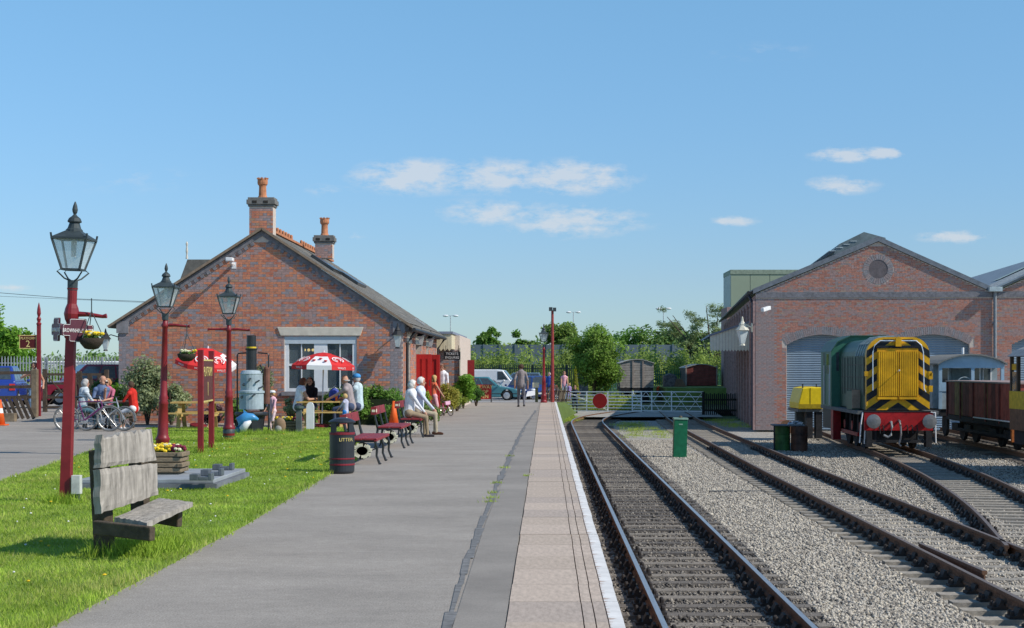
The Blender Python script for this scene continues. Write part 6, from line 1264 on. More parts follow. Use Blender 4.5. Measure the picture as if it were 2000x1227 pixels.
MB().bar((.05,1.2,.42),(.05,8,.42),.08,.1).build('brake_gear', m_dkm, pw); MB().prism([(1.8,.72),(2.4,.30),(6.2,.30),(7.0,.72)], .1, .2, 'x').build('truss', m_dkm, pw)
yl = thing('yellow_end_vehicle', 'yellow and brown rail vehicle cut off by the right frame edge', 'rail vehicle', (gx(1972,45.5), 45.5, Z_RAIL), 0)
MB().box(0,2.6,-7,.0,.85,1.45).build('lower_body', mat('veh_brown', (.18,.09,.05), .7, var=.25), yl); MB().box(-.01,2.61,-7.01,.01,1.45,1.95).build('yellow_band', mat('veh_yellow', (.60,.40,.03), .6, var=.2), yl)
for y_ in (-.12,-.75,-3,-5): MB().box(.0,.09,y_,y_+.11,1.95,2.95).build('pillar', mat('veh_frame', (.10,.07,.05), .7), yl)
MB().box(.02,.08,-.6,-.14,2.55,2.72).build('yellow_blind', m_ly, yl); MB().box(.5,2.5,-6.8,-.2,1.5,2.9).build('interior', m_dkm, yl); MB().box(.02,.05,-.62,-.15,1.95,2.5).build('window', m_cg, yl)
arc = [(-.05+2.7*i/10, 2.95+.42*math.sin(math.pi*i/10)**.7) for i in range(11)]; MB().prism(arc + [(2.65,2.93),(-.05,2.93)], -7.1, .05, 'y').build('roof', mat('veh_roof', (.28,.30,.31), .7), yl); MB().box(.1,2.5,-7,-.1,.45,.85).build('underframe', m_dkm, yl); wheelset(yl, -1.2, .46, (.5,2.1)); wheelset(yl, -5, .46, (.5,2.1))
# ---------------------------------------------------------------- old vans in the far siding
def old_van(label, px, YY, w, z0, z1, m_, ribs, horizontal=True, L=5.5, und=True):
    t = thing('goods_van', label, 'goods van', (gx(px,YY), YY, 0)); h = w/2; n = 10
    arc = [(-h-.06+(w+.12)*i/n, z1+.28*math.sin(math.pi*i/n)) for i in range(n+1)]
    k = int((z1-z0)/.17)
    for i in range(k): MB().box(-h, h, -.03, .0, z0+(z1-z0)*i/k+.008, z0+(z1-z0)*(i+1)/k-.008).build('plank', m_, t)
    MB().prism([(-h,z1)] + arc[1:-1] + [(h,z1)], -.03, .0, 'y').build('gable', m_, t); MB().box(-h+.01, h-.01, .002, L, z0, z1).build('body', mat('van_dark', (.11,.085,.075), .85, var=.25), t)
    for x_ in ribs: MB().box(x_-.05, x_+.05, -.09, -.032, z0, z1+.2).build('stanchion', mat('van_rib', (.30,.25,.22), .85, var=.2), t)
    MB().prism(arc + [(x_, z_-.05) for x_, z_ in reversed(arc)], -.12, L, 'y').build('roof', mat('van_roof2', (.36,.36,.34), .8), t)
    if und:
        MB().box(-h+.05, h-.05, -.02, L, z0-.28, z0-.005).build('underframe', m_dkm, t); MB().box(-h+.3,h-.3,.3,L,-1.0,z0-.28).build('running_gear', m_dkm, t)
        for s_ in (-1,1): MB().lathe([(.09,0),(.09,-.3),(.2,-.32),(.2,-.36)], (s_*.8,-.03,z0-.15), 12, axis='y').build('buffer', m_dkm, t)
    return t
old_van('grey weathered goods van with upright end ribs behind the gate', 1244, 111, 2.35, .26, 2.0, mat('van_planks_grey', (.33,.30,.275), .85, scale=3, var=.25), (-.28,.42))
old_van('red brown louvred van body grounded on the grass bank', 1370, 119, 2.35, .32, 1.68, mat('van_planks_red', (.20,.055,.045), .85, scale=3, var=.3), (-1.15,1.15), und=False)
fw = thing('flat_wagon', 'rusty flat wagon with machinery between the two old vans', 'wagon', (gx(1317,115), 115, 0)); MB().box(-1.0,.9,0,4,-.05,.18).build('deck', m_rust, fw); MB().box(-.7,.1,.3,2,.18,1.1).lathe([(.5,0),(.5,1.4)], (-.2,.6,.75), 12, axis='y').build('machinery', mat('machine_grey', (.16,.15,.15), .8, var=.4), fw); MB().prism([(.0,.2),(.95,.2),(.55,.85),(.15,.85)], .1, 1.4, 'y').build('hopper', mat('hopper_brown', (.22,.14,.09), .8), fw); MB().box(-.9,.8,.1,3.8,-.9,-.05).build('running_gear', m_dkm, fw); MB().ell((-1.15,-.3,.05),(.18,.18,.3),8,6).build('orange_barrel', m_or, fw)
# ---------------------------------------------------------------- vegetation
G_dark = leafmats('dark', (.035,.075,.018)); G_mid = leafmats('mid', (.07,.13,.025)); G_lime = leafmats('lime', (.16,.25,.03)); G_yel = leafmats('yellowgreen', (.22,.27,.045)); G_sil = leafmats('silver', (.17,.20,.105)); G_fresh = leafmats('fresh', (.13,.25,.03)); G_far = leafmats('far', (.10,.155,.045)); G_wil = leafmats('willow', (.15,.19,.085)); G_gold = leafmats('gold', (.27,.26,.05))
def shrub(label, px, Y_, z0, w, h, leaf, n, size, d=None, name='shrub', group=None, ncl=12, seedv=0, cat='shrub', low=.05):
    t = thing(name, label, cat, (gx(px,Y_), Y_, z0), group=group); st_ = MB(); g = random.Random(seedv+px)
    for i in range(5): a_ = g.uniform(0,6.28); st_.tube([(0,0,-.05),(math.cos(a_)*w*.12,math.sin(a_)*w*.12,h*.35),(math.cos(a_)*w*.25,math.sin(a_)*w*.25,h*.75)], [.03,.02,.008], 5)
    st_.build('stem', MATS['bark'], t); dd = d or w
    foliage('foliage', random_clumps((0,0,h*(1+low)/2), (w/2*.8,dd/2*.8,h*(1-low)/2*.85), ncl, min(w,h)*.24, .9, seedv+px), n, size, leaf, t, shell=.3); return t
# hedge below the gable window, to the corner
t = thing('hedge', 'clipped dark green hedge below the station gable window', 'hedge', (gx(705,46.6), 46.7, 0)); hl = []
for i in range(34): hl.append((random.uniform(-1.15,1.1), random.uniform(-.35,.4), random.uniform(.25,.98), .30,.30,.27))
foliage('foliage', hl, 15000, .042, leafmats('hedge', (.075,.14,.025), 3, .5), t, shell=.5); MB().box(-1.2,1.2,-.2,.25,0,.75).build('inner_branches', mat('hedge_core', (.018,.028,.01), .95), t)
shrub('low green shrub at the end of the hedge by the corner', 775, 46.2, 0, .9, .85, G_mid, 2500, .04)
shrub('tall silvery variegated bush against the station wall behind the table', 288, 46.5, 0, 1.5, 2.1, G_sil, 7000, .05, ncl=18, cat='bush'); shrub('spreading silver leaved bush right of the tall variegated bush', 335, 46.4, 0, 1.3, 1.25, G_sil, 4500, .045, ncl=12, cat='bush')
shrub('bright green laurel bush at the left corner of the station', 238, 47.0, 0, 1.1, 1.45, G_fresh, 3500, .055, cat='bush'); shrub('dark conifer bush beside the slatted screen', 215, 53, 0, 1.2, 1.5, G_dark, 3000, .05, cat='bush')
shrub('climbing shrub with pale leaves behind the boiler', 513, 45.5, 0, .9, 2.3, G_sil, 3500, .045, ncl=14); shrub('small leafy plant at the wall near the flower trough', 566, 44.5, 0, .55, 1.0, G_sil, 1200, .04, cat='plant'); shrub('low purple tinged heather behind the pine table', 420, 46.6, 0, 1.6, .6, leafmats('heather', (.11,.07,.075)), 2500, .035); shrub('flower bed shrub left of the boiler', 462, 45.5, 0, .9, .95, G_mid, 2000, .04); shrub('green plant in the flower bed below the window', 600, 46.5, 0, .8, .9, G_mid, 1800, .045, cat='plant')
# shrubs along the platform side of the building
for (px, Y_, w, h, lf, n, lb) in ((812, 44.0, .7, .55, G_mid, 1800, 'rosemary like low shrub behind the seated couple'), (833, 46.5, 1.0, .78, leafmats('grassy', (.11,.16,.05)), 2600, 'spiky grey green shrub at the platform edge of the bed'), (826, 50, .7, 1.0, G_lime, 1500, 'lime green shrub below the red doors'), (873, 58.5, 1.0, 1.25, G_gold, 3000, 'golden green shrub behind the pink bicycle'), (893, 61, 1.1, .8, G_yel, 2400, 'low yellow green shrub in front of the round bush'), (866, 55.5, .5, .35, G_lime, 700, 'small lime ground plant by the bicycle wheel')):
    shrub(lb, px, Y_, 0, w, h, lf, n, .038)
shrub('rounded bright green bush beside the hanging tickets sign', 905, 65.0, 0, 1.15, 1.85, G_fresh, 6500, .05, ncl=20, cat='bush', low=.0); shrub('dark rounded small bush next to the shop board', 930, 69, 0, .85, 1.0, G_dark, 2600, .045, cat='bush')
# big tree, conifer, container, and the far belt
tree('bushy round maple tree beyond the crossing gate', (gx(1163,106), 106, -.9), 6.1, 4.1, leafmats('maple', (.10,.165,.028), 3, .5), 24000, .088, 70, .14, trunk_r=.13, low=.12, cr=.72, seedv=8)
cf = thing('conifer', 'slim golden conifer in front of the dark container', 'tree', (gx(1124,97), 97, -.5)); MB().tube([(0,0,0),(0,0,1.2)], .04, 6).build('trunk', MATS['bark'], cf); foliage('crown', [(0,0,.35+.17*i,.30-.024*i,.30-.024*i,.2) for i in range(11)], 3500, .045, leafmats('golden', (.25,.26,.02), 3, .4), cf, shell=.6)
MB().lathe([(.22,0),(.24,.6),(.12,1.6),(.02,2.05)], n=10).build('inner_branches', mat('conifer_core', (.10,.11,.012), .95), cf)
o = MB().box(-.35,.35,0,2,-.4,1.9).build('container', mat('container_grey', (.13,.17,.22), .6)); o.location = (gx(1139,108), 108, 0); tag(o, 'dark blue grey storage container behind the golden conifer', 'container')
# noise barrier wall
nbw = thing('noise_barrier', 'long slate blue barrier wall behind the shrub bank', 'wall', (0,0,0)); m_nb = mat('barrier_blue', (.135,.175,.205), .8, var=.12, scale=.3)
x0, x1 = gx(760,165), gx(1560,165); npan = 26
for i in range(npan): MB().box(x0+(x1-x0)*i/npan+.03, x0+(x1-x0)*(i+1)/npan-.03, 165, 165.2, -.5, 1.68+(718-673.5)/F*165).build('barrier_panel', m_nb, nbw)
for i in range(npan+1): MB().box(x0+(x1-x0)*i/npan-.06, x0+(x1-x0)*i/npan+.06, 164.9, 165.25, -.5, 1.68+(718-673)/F*165+.03).build('barrier_post', m_nb, nbw)
# shrub bank (too dense to count) + a few individuals
def bank(label, x0, x1, Y0, Y1, zlo, hts, leaf, n, size, seedv=0, dens=60, r=(.5,1.1)):
    g = random.Random(seedv); cl_ = []
    for i in range(dens):
        x_ = g.uniform(x0, x1); y_ = g.uniform(Y0, Y1); rr_ = g.uniform(*r); hh = g.uniform(*hts)
        cl_.append((x_, y_, zlo + hh*.45, rr_, rr_, hh*.55))
    o = foliage('vegetation_bank', cl_, n, size, leaf, None, shell=.35); tag(o, label, 'bushes', kind='stuff'); return o
b1 = leafmats('bankmix', (.15,.20,.045), 5, .5)
bank('yellow green wild shrub bank behind the car park fence', gx(905,132), gx(1130,132), 124, 142, -.5, (2.2,4.6), b1, 26000, .12, 1, 90)
bank('rough green shrub bank behind the old wagons', gx(1130,134), gx(1425,134), 127, 148, -.5, (2.2,4.6), b1, 28000, .12, 2, 90)
bank('green shrubs and brambles beyond the palisade fence at far left', gx(-60,86), gx(240,86), 84, 96, .0, (1.2,2.2), leafmats('bramble', (.12,.19,.035), 4, .5), 20000, .10, 3, 60)
bank('distant low treeline beyond the barrier wall', gx(820,215), gx(1560,215), 200, 235, 0, (3.6,6.2), G_far, 30000, .30, 4, 110, (1.5,3.2))
bank('distant low treeline beyond the station at left', gx(-150,215), gx(840,215), 195, 235, 0, (3.0,4.4), G_far, 22000, .32, 9, 120, (1.5,3.2))
bank('tall weeds along the verge behind the crossing gates', gx(1150,103), gx(1232,103), 97, 104, -1.0, (.5,1.3), G_yel, 6000, .06, 6, 24, (.3,.6))
for i, (px, Y_, h, w, lf, lb, sz) in enumerate(((957, 185, 7.0, 3.4, G_mid, 'dark green double tree above the barrier wall left of centre', .2), (1018, 185, 6.4, 3.4, G_mid, 'small round dark tree above the barrier wall', .2), (1100, 190, 7.4, 6.2, leafmats('olive', (.09,.135,.03)), 'olive green rounded tree behind the platform lamps', .22), (1262, 188, 6.6, 8.5, G_mid, 'broad low green tree right of the maple above the wall', .24), (1330, 185, 7.2, 7.5, G_far, 'broad green tree behind the lighting column', .24))):
    tree(lb, (gx(px,Y_), Y_, 0), h, w, lf, 5200, sz, 20, .15, seedv=20+i, trunk_r=.16, low=.12, group=None)
# willow: open airy crown with visible limbs
wt = thing('tree', 'airy pale willow with bare limbs showing beside the clad building', 'tree', (gx(1392,150), 150, -.5)); tb = MB(); g = random.Random(4); cl_ = []
for i in range(17):
    a_ = g.uniform(-1.3,.9); ln = g.uniform(4.5,8.2); ex = math.sin(a_)*ln*.62; ez = ln*(.72+.28*math.cos(a_)); yb_ = g.uniform(-1.2,1.2)
    tb.tube([(0,0,0),(ex*.3,yb_*.3,ez*.42),(ex*.65,yb_*.7,ez*.75),(ex,yb_,ez)], [.2,.12,.07,.03], 6)
    for k in range(8): f_ = g.uniform(.45,1.08); cl_.append((ex*f_+g.uniform(-.7,.7), yb_+g.uniform(-.6,.6), ez*f_+g.uniform(-.3,.7), g.uniform(.45,.85), .6, g.uniform(.3,.55)))
tb.build('trunk', MATS['bark'], wt, smooth=True); foliage('crown', cl_, 26000, .10, G_wil, wt, shell=.15, asp=.35)
tree('fresh green tree rising beyond the palisade at far left', (gx(-5,84), 84, 0), 5.3, 3.6, G_fresh, 7000, .12, 24, .2, seedv=31, low=.2); tree('small green tree left of the platform two sign', (gx(28,90), 90, 0), 3.9, 2.6, G_fresh, 4000, .11, 16, .2, seedv=33, low=.15)
# long grass at feet of posts and fence lines
o = tuft('long_grass_tufts', [(gx(128,19.5)+random.uniform(-.2,.2), 19.4+random.uniform(-.15,.15), .02) for _ in range(8)] + [(gx(447,35.4)+random.uniform(-.3,.2), 35.3+random.uniform(-.2,.2), .02) for _ in range(12)] + [(wbn.location.x+random.uniform(-.1,.5), 14.0+random.uniform(-.15,1.0), .02) for _ in range(22)] + [(gx(392,30.8), 30.8, .02), (gx(413,32.5), 32.5, .02)] + [(gx(470,39)+random.uniform(-.8,1.6), 39.3+random.uniform(-.3,.3), .02) for _ in range(16)], [gm[1], gm[2]], .16, 60, .08); tag(o, 'longer grass tufts round the lamp, sign and bench feet', 'grass', kind='stuff')
o = tuft('verge_weeds', [(random.uniform(.6,1.7), random.uniform(80,90), -1.05) for _ in range(60)] + [(random.uniform(3.2,5.0), random.uniform(63,80), -1.12) for _ in range(70)] + [(gx(1440,78)+random.uniform(-1,.6), random.uniform(73,84), -1.1) for _ in range(40)], [gm[2], gm[3]], .14, 50, .18); tag(o, 'weedy grass patches near the crossing and shed', 'grass', kind='stuff')
# ---------------------------------------------------------------- people
SK = mat('skin_light', (.52,.28,.19), .6, var=.06); SKT = mat('skin_tan', (.47,.27,.185), .6, var=.06)
def cloth(n, c): return mat('cloth_'+n, c, .9, var=.14, scale=9)
HAIRM = {'grey': mat('hair_grey', (.42,.40,.38), .8), 'white': mat('hair_white', (.68,.65,.60), .8), 'brown': mat('hair_brown', (.07,.04,.025), .8), 'black': mat('hair_black', (.018,.014,.013), .7), 'blond': mat('hair_blond', (.50,.33,.14), .8), 'auburn': mat('hair_auburn', (.13,.045,.025), .8), 'ginger': mat('hair_ginger', (.40,.21,.08), .8)}
def ik(a, b, l1, l2, hint):
    a, b, hint = Vector(a), Vector(b), Vector(hint); d = b-a; D = min(d.length, (l1+l2)*.999); dn = d.normalized(); x = (l1*l1-l2*l2+D*D)/(2*D); h = math.sqrt(max(0, l1*l1-x*x)); p = hint - dn*hint.dot(dn); p = p.normalized() if p.length > 1e-6 else Vector((0,1,0))
    return a + dn*x + p*h
def capsule(mb_, p, q, r0, r1, n=10):
    p, q = Vector(p), Vector(q); d = (q-p); L = d.length; dn = d.normalized(); pts = []; rs = []
    for i in range(4): a_ = R(-80+26.6*i); pts.append(p + dn*r0*math.sin(a_)); rs.append(r0*math.cos(a_))
    for i in range(5): f = i/4; pts.append(p + d*f); rs.append(r0+(r1-r0)*f)
    for i in range(1,4): a_ = R(26.6*i); pts.append(q + dn*r1*math.sin(a_)); rs.append(r1*math.cos(a_))
    mb_.tube(pts, rs, n)
def person(label, loc, rz, H=1.72, pelvis=None, lean=(0,0), feet=None, hands=None, top='white', bottom='dark', shoes='black', sleeves='short', hair='brown', hairstyle='short', look=0, nod=0, skin=None, legs='long', knee=(0,1,0), topm=None, botm=None, shoem=None, elbow=(0,-1,-.3), cap=None, group=None, bare=False, child=False, glasses=False, dress=False):
    """local frame: faces +y, z up. pelvis height, lean (x,y) of the chest, feet / hands are local targets"""
    k = H/1.72; skm = skin or SK; hd = 1.0 if not child else 1.22
    ph = pelvis if pelvis is not None else .92*k
    pel = Vector((0, 0, ph)); tl = .50*k
    ch = pel + Vector((lean[0]*tl, lean[1]*tl, math.sqrt(max(.05, 1-lean[0]**2-lean[1]**2))*tl)); up = (ch-pel).normalized()
    neck = ch + up*.085*k + Vector((0,.01,0)); rgt = Vector((1,0,0))
    hc = neck + Vector((math.sin(look)*.02*k, .025*k*math.cos(look)+nod*.06, .135*k*hd))
    shL, shR = ch - rgt*.175*k + Vector((0,0,-.02*k)), ch + rgt*.175*k + Vector((0,0,-.02*k)); hpL, hpR = pel - rgt*.09*k, pel + rgt*.09*k
    feet = feet or [(-.11*k, 0, 0), (.11*k, .0, 0)]; hands = hands or [(-.25*k, .06, ph-.08*k), (.25*k, .06, ph-.08*k)]
    S_ = []   # (p, q, r0, r1, material slot) 0 skin 1 top 2 bottom 3 shoes
    tm = 0 if bare else 1
    S_ += [(pel, pel+up*tl*.5, .145*k, .135*k, tm), (pel+up*tl*.45, ch, .135*k, .150*k, tm), (pel - rgt*.07*k, pel + rgt*.07*k, .125*k, .125*k, 2), (shL + rgt*.03*k, shR - rgt*.03*k, .085*k, .085*k, tm), (ch, neck, .075*k, .055*k, 0), (neck, hc, .052*k, .055*k, 0)]
    S_ += [(hc + Vector((0,-.012*k,.018*k)), hc + Vector((0,.0,.055*k)), .092*k*hd, .088*k*hd, 0), (hc, hc + Vector((math.sin(-look)*0,.035*k,-.06*k*hd)), .075*k*hd, .05*k*hd, 0)]
    lk = Matrix.Rotation(look, 3, 'Z') @ Vector((0,1,0)); S_ += [(hc + lk*.085*k*hd, hc + lk*.105*k*hd + Vector((0,0,-.02*k)), .014*k, .016*k, 0)]
    sd_v = Vector((lk.y, -lk.x, 0))
    for s_ in (-1,1): S_.append((hc + sd_v*s_*.088*k*hd + Vector((0,0,-.015*k)), hc + sd_v*s_*.094*k*hd + Vector((0,0,.02*k)), .016*k, .018*k, 0))
    for s_, hp, ft in ((-1,hpL,feet[0]), (1,hpR,feet[1])):
        an = Vector(ft) + Vector((0,0,.075*k)); kn = ik(hp, an, .44*k, .43*k, Vector(knee) + Vector((s_*.1,0,0))); an = kn + (an-kn).normalized()*min((an-kn).length, .44*k)
        lm = 2 if legs == 'long' else 0
        S_ += [(hp, kn, .088*k, .060*k, 2), (kn, an, .058*k, .040*k, lm)] if legs != 'skirt' else [(hp, kn, .10*k, .085*k, 2), (kn, an, .05*k, .036*k, 0)]
        if legs == 'shorts': S_[-2] = (hp, hp+(kn-hp)*.8, .095*k, .082*k, 2); S_.insert(-1, (hp+(kn-hp)*.7, kn, .066*k, .056*k, 0))
        fd_ = Vector((s_*.15, 1, 0)).normalized(); S_.append((an + Vector((0,0,-.04*k)) - fd_*.04*k, an + Vector((0,0,-.048*k)) + fd_*.15*k, .042*k, .034*k, 3))
    for s_, sh_, hn in ((-1,shL,hands[0]), (1,shR,hands[1])):
        hn = Vector(hn); el = ik(sh_, hn, .29*k, .26*k, Vector(elbow) + Vector((s_*.5,0,0))); wr = el + (hn-el).normalized()*min((hn-el).length, .25*k)
        um = tm if sleeves != 'none' else 0; S_ += [(sh_, el, .055*k, .043*k, um), (el, wr, .041*k, .030*k, tm if sleeves == 'long' else 0)]
        d_ = (wr-el).normalized(); sdv = d_.cross(Vector((0,0,1))); sdv = sdv.normalized() if sdv.length > .1 else Vector((1,0,0)); S_.append((wr, wr+d_*.07*k, .032*k, .034*k, 0))
        for f_ in range(4): b0 = wr + d_*.085*k + sdv*(f_-1.5)*.018*k; S_.append((b0, b0 + d_*(.06+.012*(f_ in (1,2)))*k + Vector((0,0,-.02*k)), .010*k, .008*k, 0))
        S_.append((wr + d_*.03*k + sdv*s_*-.03*k, wr + d_*.075*k + sdv*s_*-.055*k, .011*k, .009*k, 0))
    if dress: S_.append((pel + Vector((0,0,.08*k)), pel + Vector((0,.02,-.22*k)), .15*k, .20*k, 2))
    mb_ = MB()
    for (p, q, r0, r1, m_) in S_: capsule(mb_, p, q, r0, r1)
    me = mb_.mesh('person', SK); o = bpy.data.objects.new('person', me); COL.objects.link(o); rm_ = o.modifiers.new('r', 'REMESH'); rm_.mode = 'VOXEL'; rm_.voxel_size = .0125*max(k,.7); sm_ = o.modifiers.new('s', 'SMOOTH'); sm_.factor = .5; sm_.iterations = 3
    dg = bpy.context.evaluated_depsgraph_get(); nm = bpy.data.meshes.new_from_object(o.evaluated_get(dg)); bpy.data.objects.remove(o)
    n = len(nm.polygons); c = np.zeros(n*3, np.float32); nm.polygons.foreach_get('center', c); c = c.reshape(-1,3); best = np.full(n, 1e9); bi = np.zeros(n, int)
    for (p, q, r0, r1, m_) in S_:
        p, q = np.array(p), np.array(q); d = q-p; t_ = np.clip(((c-p) @ d)/(d@d+1e-9), 0, 1); ds = np.linalg.norm(c-(p+t_[:,None]*d), axis=1) - (r0+(r1-r0)*t_); u = ds < best - (.004 if m_ == 0 else 0); best[u] = ds[u]; bi[u] = m_
    nm.materials.clear()
    for m_ in (skm, topm or cloth(top, (.5,.5,.5)), botm or cloth(bottom, (.05,.05,.06)), shoem or cloth('shoes_'+shoes, (.03,.025,.02))): nm.materials.append(m_)
    nm.polygons.foreach_set('material_index', bi.astype(np.int32)); nm.polygons.foreach_set('use_smooth', [True]*n); nm.update()
    o = link('person', nm, None, loc, (0,0,rz)); tag(o, label, 'person', group)
    # hair: cap over the skull cut away at the face
    hb = MB(); R_ = .108*k*hd; nn, kk = 16, 10; vs_ = []; fs = []
    cc_ = hc + Vector((0,-.012*k,.028*k))
    for i in range(kk+1):
        for j in range(nn):
            th = math.pi*i/kk; a_ = 2*math.pi*j/nn + look; fr = math.cos(2*math.pi*j/nn - R(90)); low_ = (R(62) if fr > .5 else R(112) if fr > -.1 else R(130)) if hairstyle != 'bald' else R(1)
            th = min(th, low_*i/kk + .0); rr_ = R_*(1.0 + .02*math.sin(j*3+i)); vs_.append(cc_ + Vector((rr_*math.sin(th)*math.cos(a_), rr_*math.sin(th)*math.sin(a_), rr_*1.06*math.cos(th))))
    for i in range(kk):
        for j in range(nn): fs.append((i*nn+j, i*nn+(j+1) % nn, (i+1)*nn+(j+1) % nn, (i+1)*nn+j))
    if hairstyle == 'bald':
        pts = [cc_ + Matrix.Rotation(look,3,'Z') @ Vector((.098*k*math.cos(a_), .098*k*math.sin(a_)-.01, -.03*k)) for a_ in [R(180+180*i/10) for i in range(11)]]; hb.tube(pts, .022*k, 6)
    else: hb.add(vs_, fs)
    if hairstyle == 'long':
        for s_ in (-.07, 0, .07): q = Matrix.Rotation(look,3,'Z') @ Vector((s_*k*1.1,-.07*k if s_ == 0 else -.03*k,0)); hb.tube([cc_+q+Vector((0,0,.0)), cc_+q*1.15+Vector((0,0,-.13*k)), cc_+q*1.1+Vector((0,0,-.30*k))], [.055*k,.055*k,.02*k], 8)
    if hairstyle == 'bob': hb.ell(cc_+Vector((0,-.03*k,-.03*k)), (.115*k,.095*k,.10*k), 12, 8)
    ho_ = hb.build('hair', HAIRM[hair], o, smooth=True)
    e = MB()
    for s_ in (-1,1): e.ell(hc + lk*.088*k*hd + sd_v*s_*.034*k*hd + Vector((0,0,.012*k)), .011*k, 8, 5)
    e.bar(hc + lk*.094*k*hd + sd_v*-.022*k + Vector((0,0,-.052*k*hd)), hc + lk*.094*k*hd + sd_v*.022*k + Vector((0,0,-.052*k*hd)), .008*k, .008*k); e.build('facial_features', mat('eye_dark', (.06,.025,.02), .5), o)
    if glasses: MB().bar(hc+lk*.10*k+sd_v*-.07*k+Vector((0,0,.012*k)), hc+lk*.10*k+sd_v*.07*k+Vector((0,0,.012*k)), .012*k, .035*k).build('sunglasses', m_cast, o)
    if cap is not None:
        cb_ = MB(); cb_.lathe([(.118*k*hd,-.0),(.116*k*hd,.05*k),(.085*k*hd,.095*k),(.02*k,.115*k)], cc_+Vector((0,0,.022*k)), 14); cb_.add([p for p in [cc_+lk*.09*k+sd_v*.08*k+Vector((0,0,.03*k)), cc_+lk*.20*k+sd_v*.05*k+Vector((0,0,.015*k)), cc_+lk*.20*k-sd_v*.05*k+Vector((0,0,.015*k)), cc_+lk*.09*k-sd_v*.08*k+Vector((0,0,.03*k))]], [(0,1,2,3)]); cb_.build('cap', cap, o, smooth=True)
    return o
def seated(label, loc, rz, H=1.70, seat=.45, hands=None, **kw):
    k = H/1.72; return person(label, loc, rz, H, pelvis=seat+.125*k, feet=[(-.12*k,.42*k,-loc[2]*0),(.12*k,.46*k,0)], hands=hands or [(-.12,.36,seat+.33),(.12,.36,seat+.33)], knee=(0,.6,1), **kw)
C_ = cloth
SZ = .02
# couple on the third bench, facing the track (+x)
seated('white haired woman in a white cardigan sitting on the far bench', (gx(823,38.1)-.33, 38.42, 0), R(-78), 1.64, .455, hands=[(-.10,.34,.62),(.13,.40,.56)], topm=C_('ivory', (.72,.72,.74)), botm=C_('tan', (.30,.23,.15)), sleeves='long', hair='white', hairstyle='bob', shoem=C_('shoe_dark', (.03,.025,.03)), lean=(0,.12))
seated('white haired man in a pale shirt and fawn trousers on the far bench', (gx(823,38.1)-.22, 39.75, 0), R(-88), 1.74, .455, hands=[(-.08,.40,.60),(.10,.44,.60)], topm=C_('pale_blue', (.60,.66,.76)), botm=C_('fawn', (.40,.34,.24)), sleeves='long', hair='white', shoem=C_('shoe_brown', (.08,.035,.02)), lean=(0,.10))
# parasol table
seated('woman in a white vest seated left at the parasol table', (gx(583,44.5), 44.3, 0), R(-62), 1.66, .46, topm=C_('white', (.74,.74,.78)), botm=C_('navy', (.03,.035,.06)), sleeves='none', hair='auburn', hairstyle='bob', skin=SKT, lean=(0,.22), nod=.4, hands=[(-.1,.5,.80),(.12,.48,.80)])
seated('dark haired woman in black facing the camera at the parasol table', (gx(610,45.6), 45.35, 0), R(172), 1.66, .46, topm=C_('black', (.015,.013,.016)), botm=C_('navy', (.03,.035,.06)), hair='black', hairstyle='long', hands=[(-.10,.42,.80),(.12,.42,.80)], lean=(0,.12))
seated('balding man in a grey t-shirt reaching over the parasol table', (gx(688,44.6), 44.35, 0), R(78), 1.78, .46, topm=C_('mushroom', (.33,.28,.28)), botm=C_('denim', (.06,.08,.14)), hair='grey', hairstyle='bald', hands=[(-.12,.62,.80),(.1,.35,.78)], lean=(0,.22), nod=.3)
seated('man in a pale blue shirt and bright blue cap at the parasol table', (gx(701,45.1), 45.0, 0), R(70), 1.80, .46, topm=C_('ice', (.50,.62,.66)), botm=C_('denim', (.06,.08,.14)), hair='grey', hands=[(-.12,.5,.8),(.12,.5,.8)], lean=(0,.06), cap=mat('cap_blue', (.05,.27,.60), .7))
person('fair haired toddler in grey top and blue shorts behind the bin', (gx(675,42.6), 42.6, 0), R(60), .92, topm=C_('lilac_grey', (.48,.48,.60)), botm=C_('bright_blue', (.03,.20,.55)), hair='blond', child=True, legs='shorts', hands=[(-.08,.22,.52),(.10,.24,.52)])
person('small child in pink with a white sun hat near the boiler', (gx(533,41.5), 41.5, 0), R(140), 1.02, topm=C_('pink', (.70,.42,.50)), botm=C_('pale_pink', (.72,.55,.58)), hair='blond', child=True, hands=[(-.14,.14,.5),(.14,.18,.52)], cap=m_wp)
# left picnic group
seated('grey haired woman in a blue striped top at the brown table', (gx(158,42.6), 42.75, 0), R(-55), 1.62, .455, topm=mat('cloth_stripe', (.05,.12,.22), .9, c2=(.62,.66,.70), scale=16, var=.3, stretch=(.1,.1,2)), botm=C_('teal_cloth', (.06,.15,.20)), hair='grey', hairstyle='bob', hands=[(-.12,.42,.78),(.12,.42,.78)], lean=(0,.10))
seated('bald man in a blue shirt resting his chin on his hand', (gx(187,43.6), 44.1, 0), R(-150), 1.76, .455, topm=C_('slate_blue', (.12,.17,.29)), botm=C_('stone', (.3,.27,.22)), hair='white', hairstyle='bald', hands=[(-.05,.28,1.02),(.15,.40,.78)], lean=(0,.18), nod=.3, look=R(-60))
seated('person in sunglasses and a pink top at the back of the brown table', (gx(208,44.2), 44.35, 0), R(170), 1.62, .455, topm=C_('rose', (.45,.13,.20)), botm=C_('navy', (.03,.035,.06)), hair='ginger', hairstyle='bob', glasses=True, hands=[(-.12,.40,.78),(.12,.40,.78)])
seated('boy in a red polo shirt seated on the right of the brown table', (gx(262,43.0), 43.0, 0), R(72), 1.50, .455, topm=C_('scarlet', (.60,.03,.02)), botm=C_('white_shorts', (.70,.70,.72)), hair='brown', hands=[(-.12,.42,.76),(.12,.42,.76)], lean=(0,.15), legs='shorts', shoem=C_('trainers', (.6,.62,.65)))
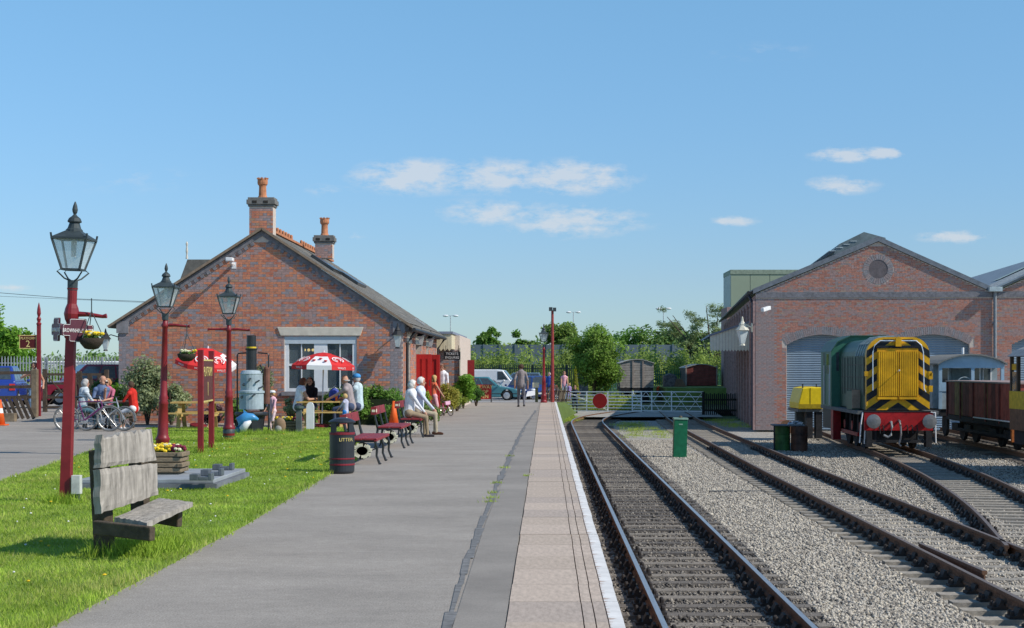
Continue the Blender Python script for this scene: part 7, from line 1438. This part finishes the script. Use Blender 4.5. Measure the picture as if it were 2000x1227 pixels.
person('bare chested man leaning on the timber post by the platform two sign', (gx(61,54.6), 54.9, 0), R(200), 1.80, botm=C_('jeans', (.16,.25,.38)), hair='brown', bare=True, skin=SK, hands=[(-.30,.12,1.05),(.22,.30,1.45)], shoem=C_('trainers', (.6,.62,.65)))
# girl in orange, door person
person('fair haired girl in orange and pink beside the pink bicycle', (gx(847,53.5), 53.5, 0), R(-50), 1.34, topm=C_('coral', (.72,.16,.08)), botm=C_('rose_pink', (.70,.38,.42)), hair='blond', hairstyle='long', sleeves='none', child=True, hands=[(-.15,.2,.75),(.2,.25,.72)], legs='skirt')
person('person in a white shirt standing in the doorway past the red doors', (gx(863,60)+.05, 60.0, 0), R(150), 1.74, topm=C_('white', (.74,.74,.78)), botm=C_('charcoal', (.05,.05,.055)), hair='brown')
# walking man
person('man in a grey shirt and trousers walking away along the platform', (gx(1018,67.6), 67.6, 0), R(4), 1.80, pelvis=.93, feet=[(-.10,.28,.0),(.11,-.22,.03)], topm=C_('grey_shirt', (.24,.21,.21)), botm=C_('grey_trousers', (.13,.13,.15)), hair='brown', sleeves='short', hands=[(-.27,-.02,.92),(.28,.05,.90)], knee=(0,1,0), skin=SKT)
# gate family and car park people
zr_ = -.28
person('woman in a pink patterned vest and jeans standing behind the gate', (gx(1102,95.5), 95.5, zr_), R(185), 1.68, topm=C_('pink_pattern', (.68,.36,.42)), botm=C_('pale_denim', (.24,.33,.42)), sleeves='none', hair='brown', hands=[(-.2,.25,.8),(.2,.25,.8)])
person('small child in lilac standing beside the woman at the gate', (gx(1112,95), 95.0, -.30), R(180), .98, topm=C_('lilac', (.40,.27,.55)), botm=C_('lilac', (.40,.27,.55)), hair='blond', child=True)
person('person in dark clothes leaning forward over the white gate', (gx(1123,93.6), 93.3, -1.0), R(178), 1.66, pelvis=.86, lean=(0,.45), topm=C_('black_blue', (.02,.025,.045)), botm=C_('dark_jeans', (.035,.045,.075)), sleeves='long', hair='brown', hands=[(-.3,.66,1.18),(.3,.66,1.18)], nod=.4)
person('second person in navy bending over the picket fence end', (gx(1095,93.4), 93.2, -.85), R(120), 1.55, pelvis=.82, lean=(0,.55), topm=C_('navy', (.03,.035,.06)), botm=C_('dark_jeans', (.035,.045,.075)), sleeves='long', hair='auburn', hands=[(-.2,.7,1.0),(.2,.7,1.0)])
person('person in blue standing by the parked cars near the lamp post', (gx(1073,99), 99, -.34), R(150), 1.66, topm=C_('cobalt', (.03,.08,.32)), botm=C_('charcoal', (.05,.05,.055)), hair='grey')
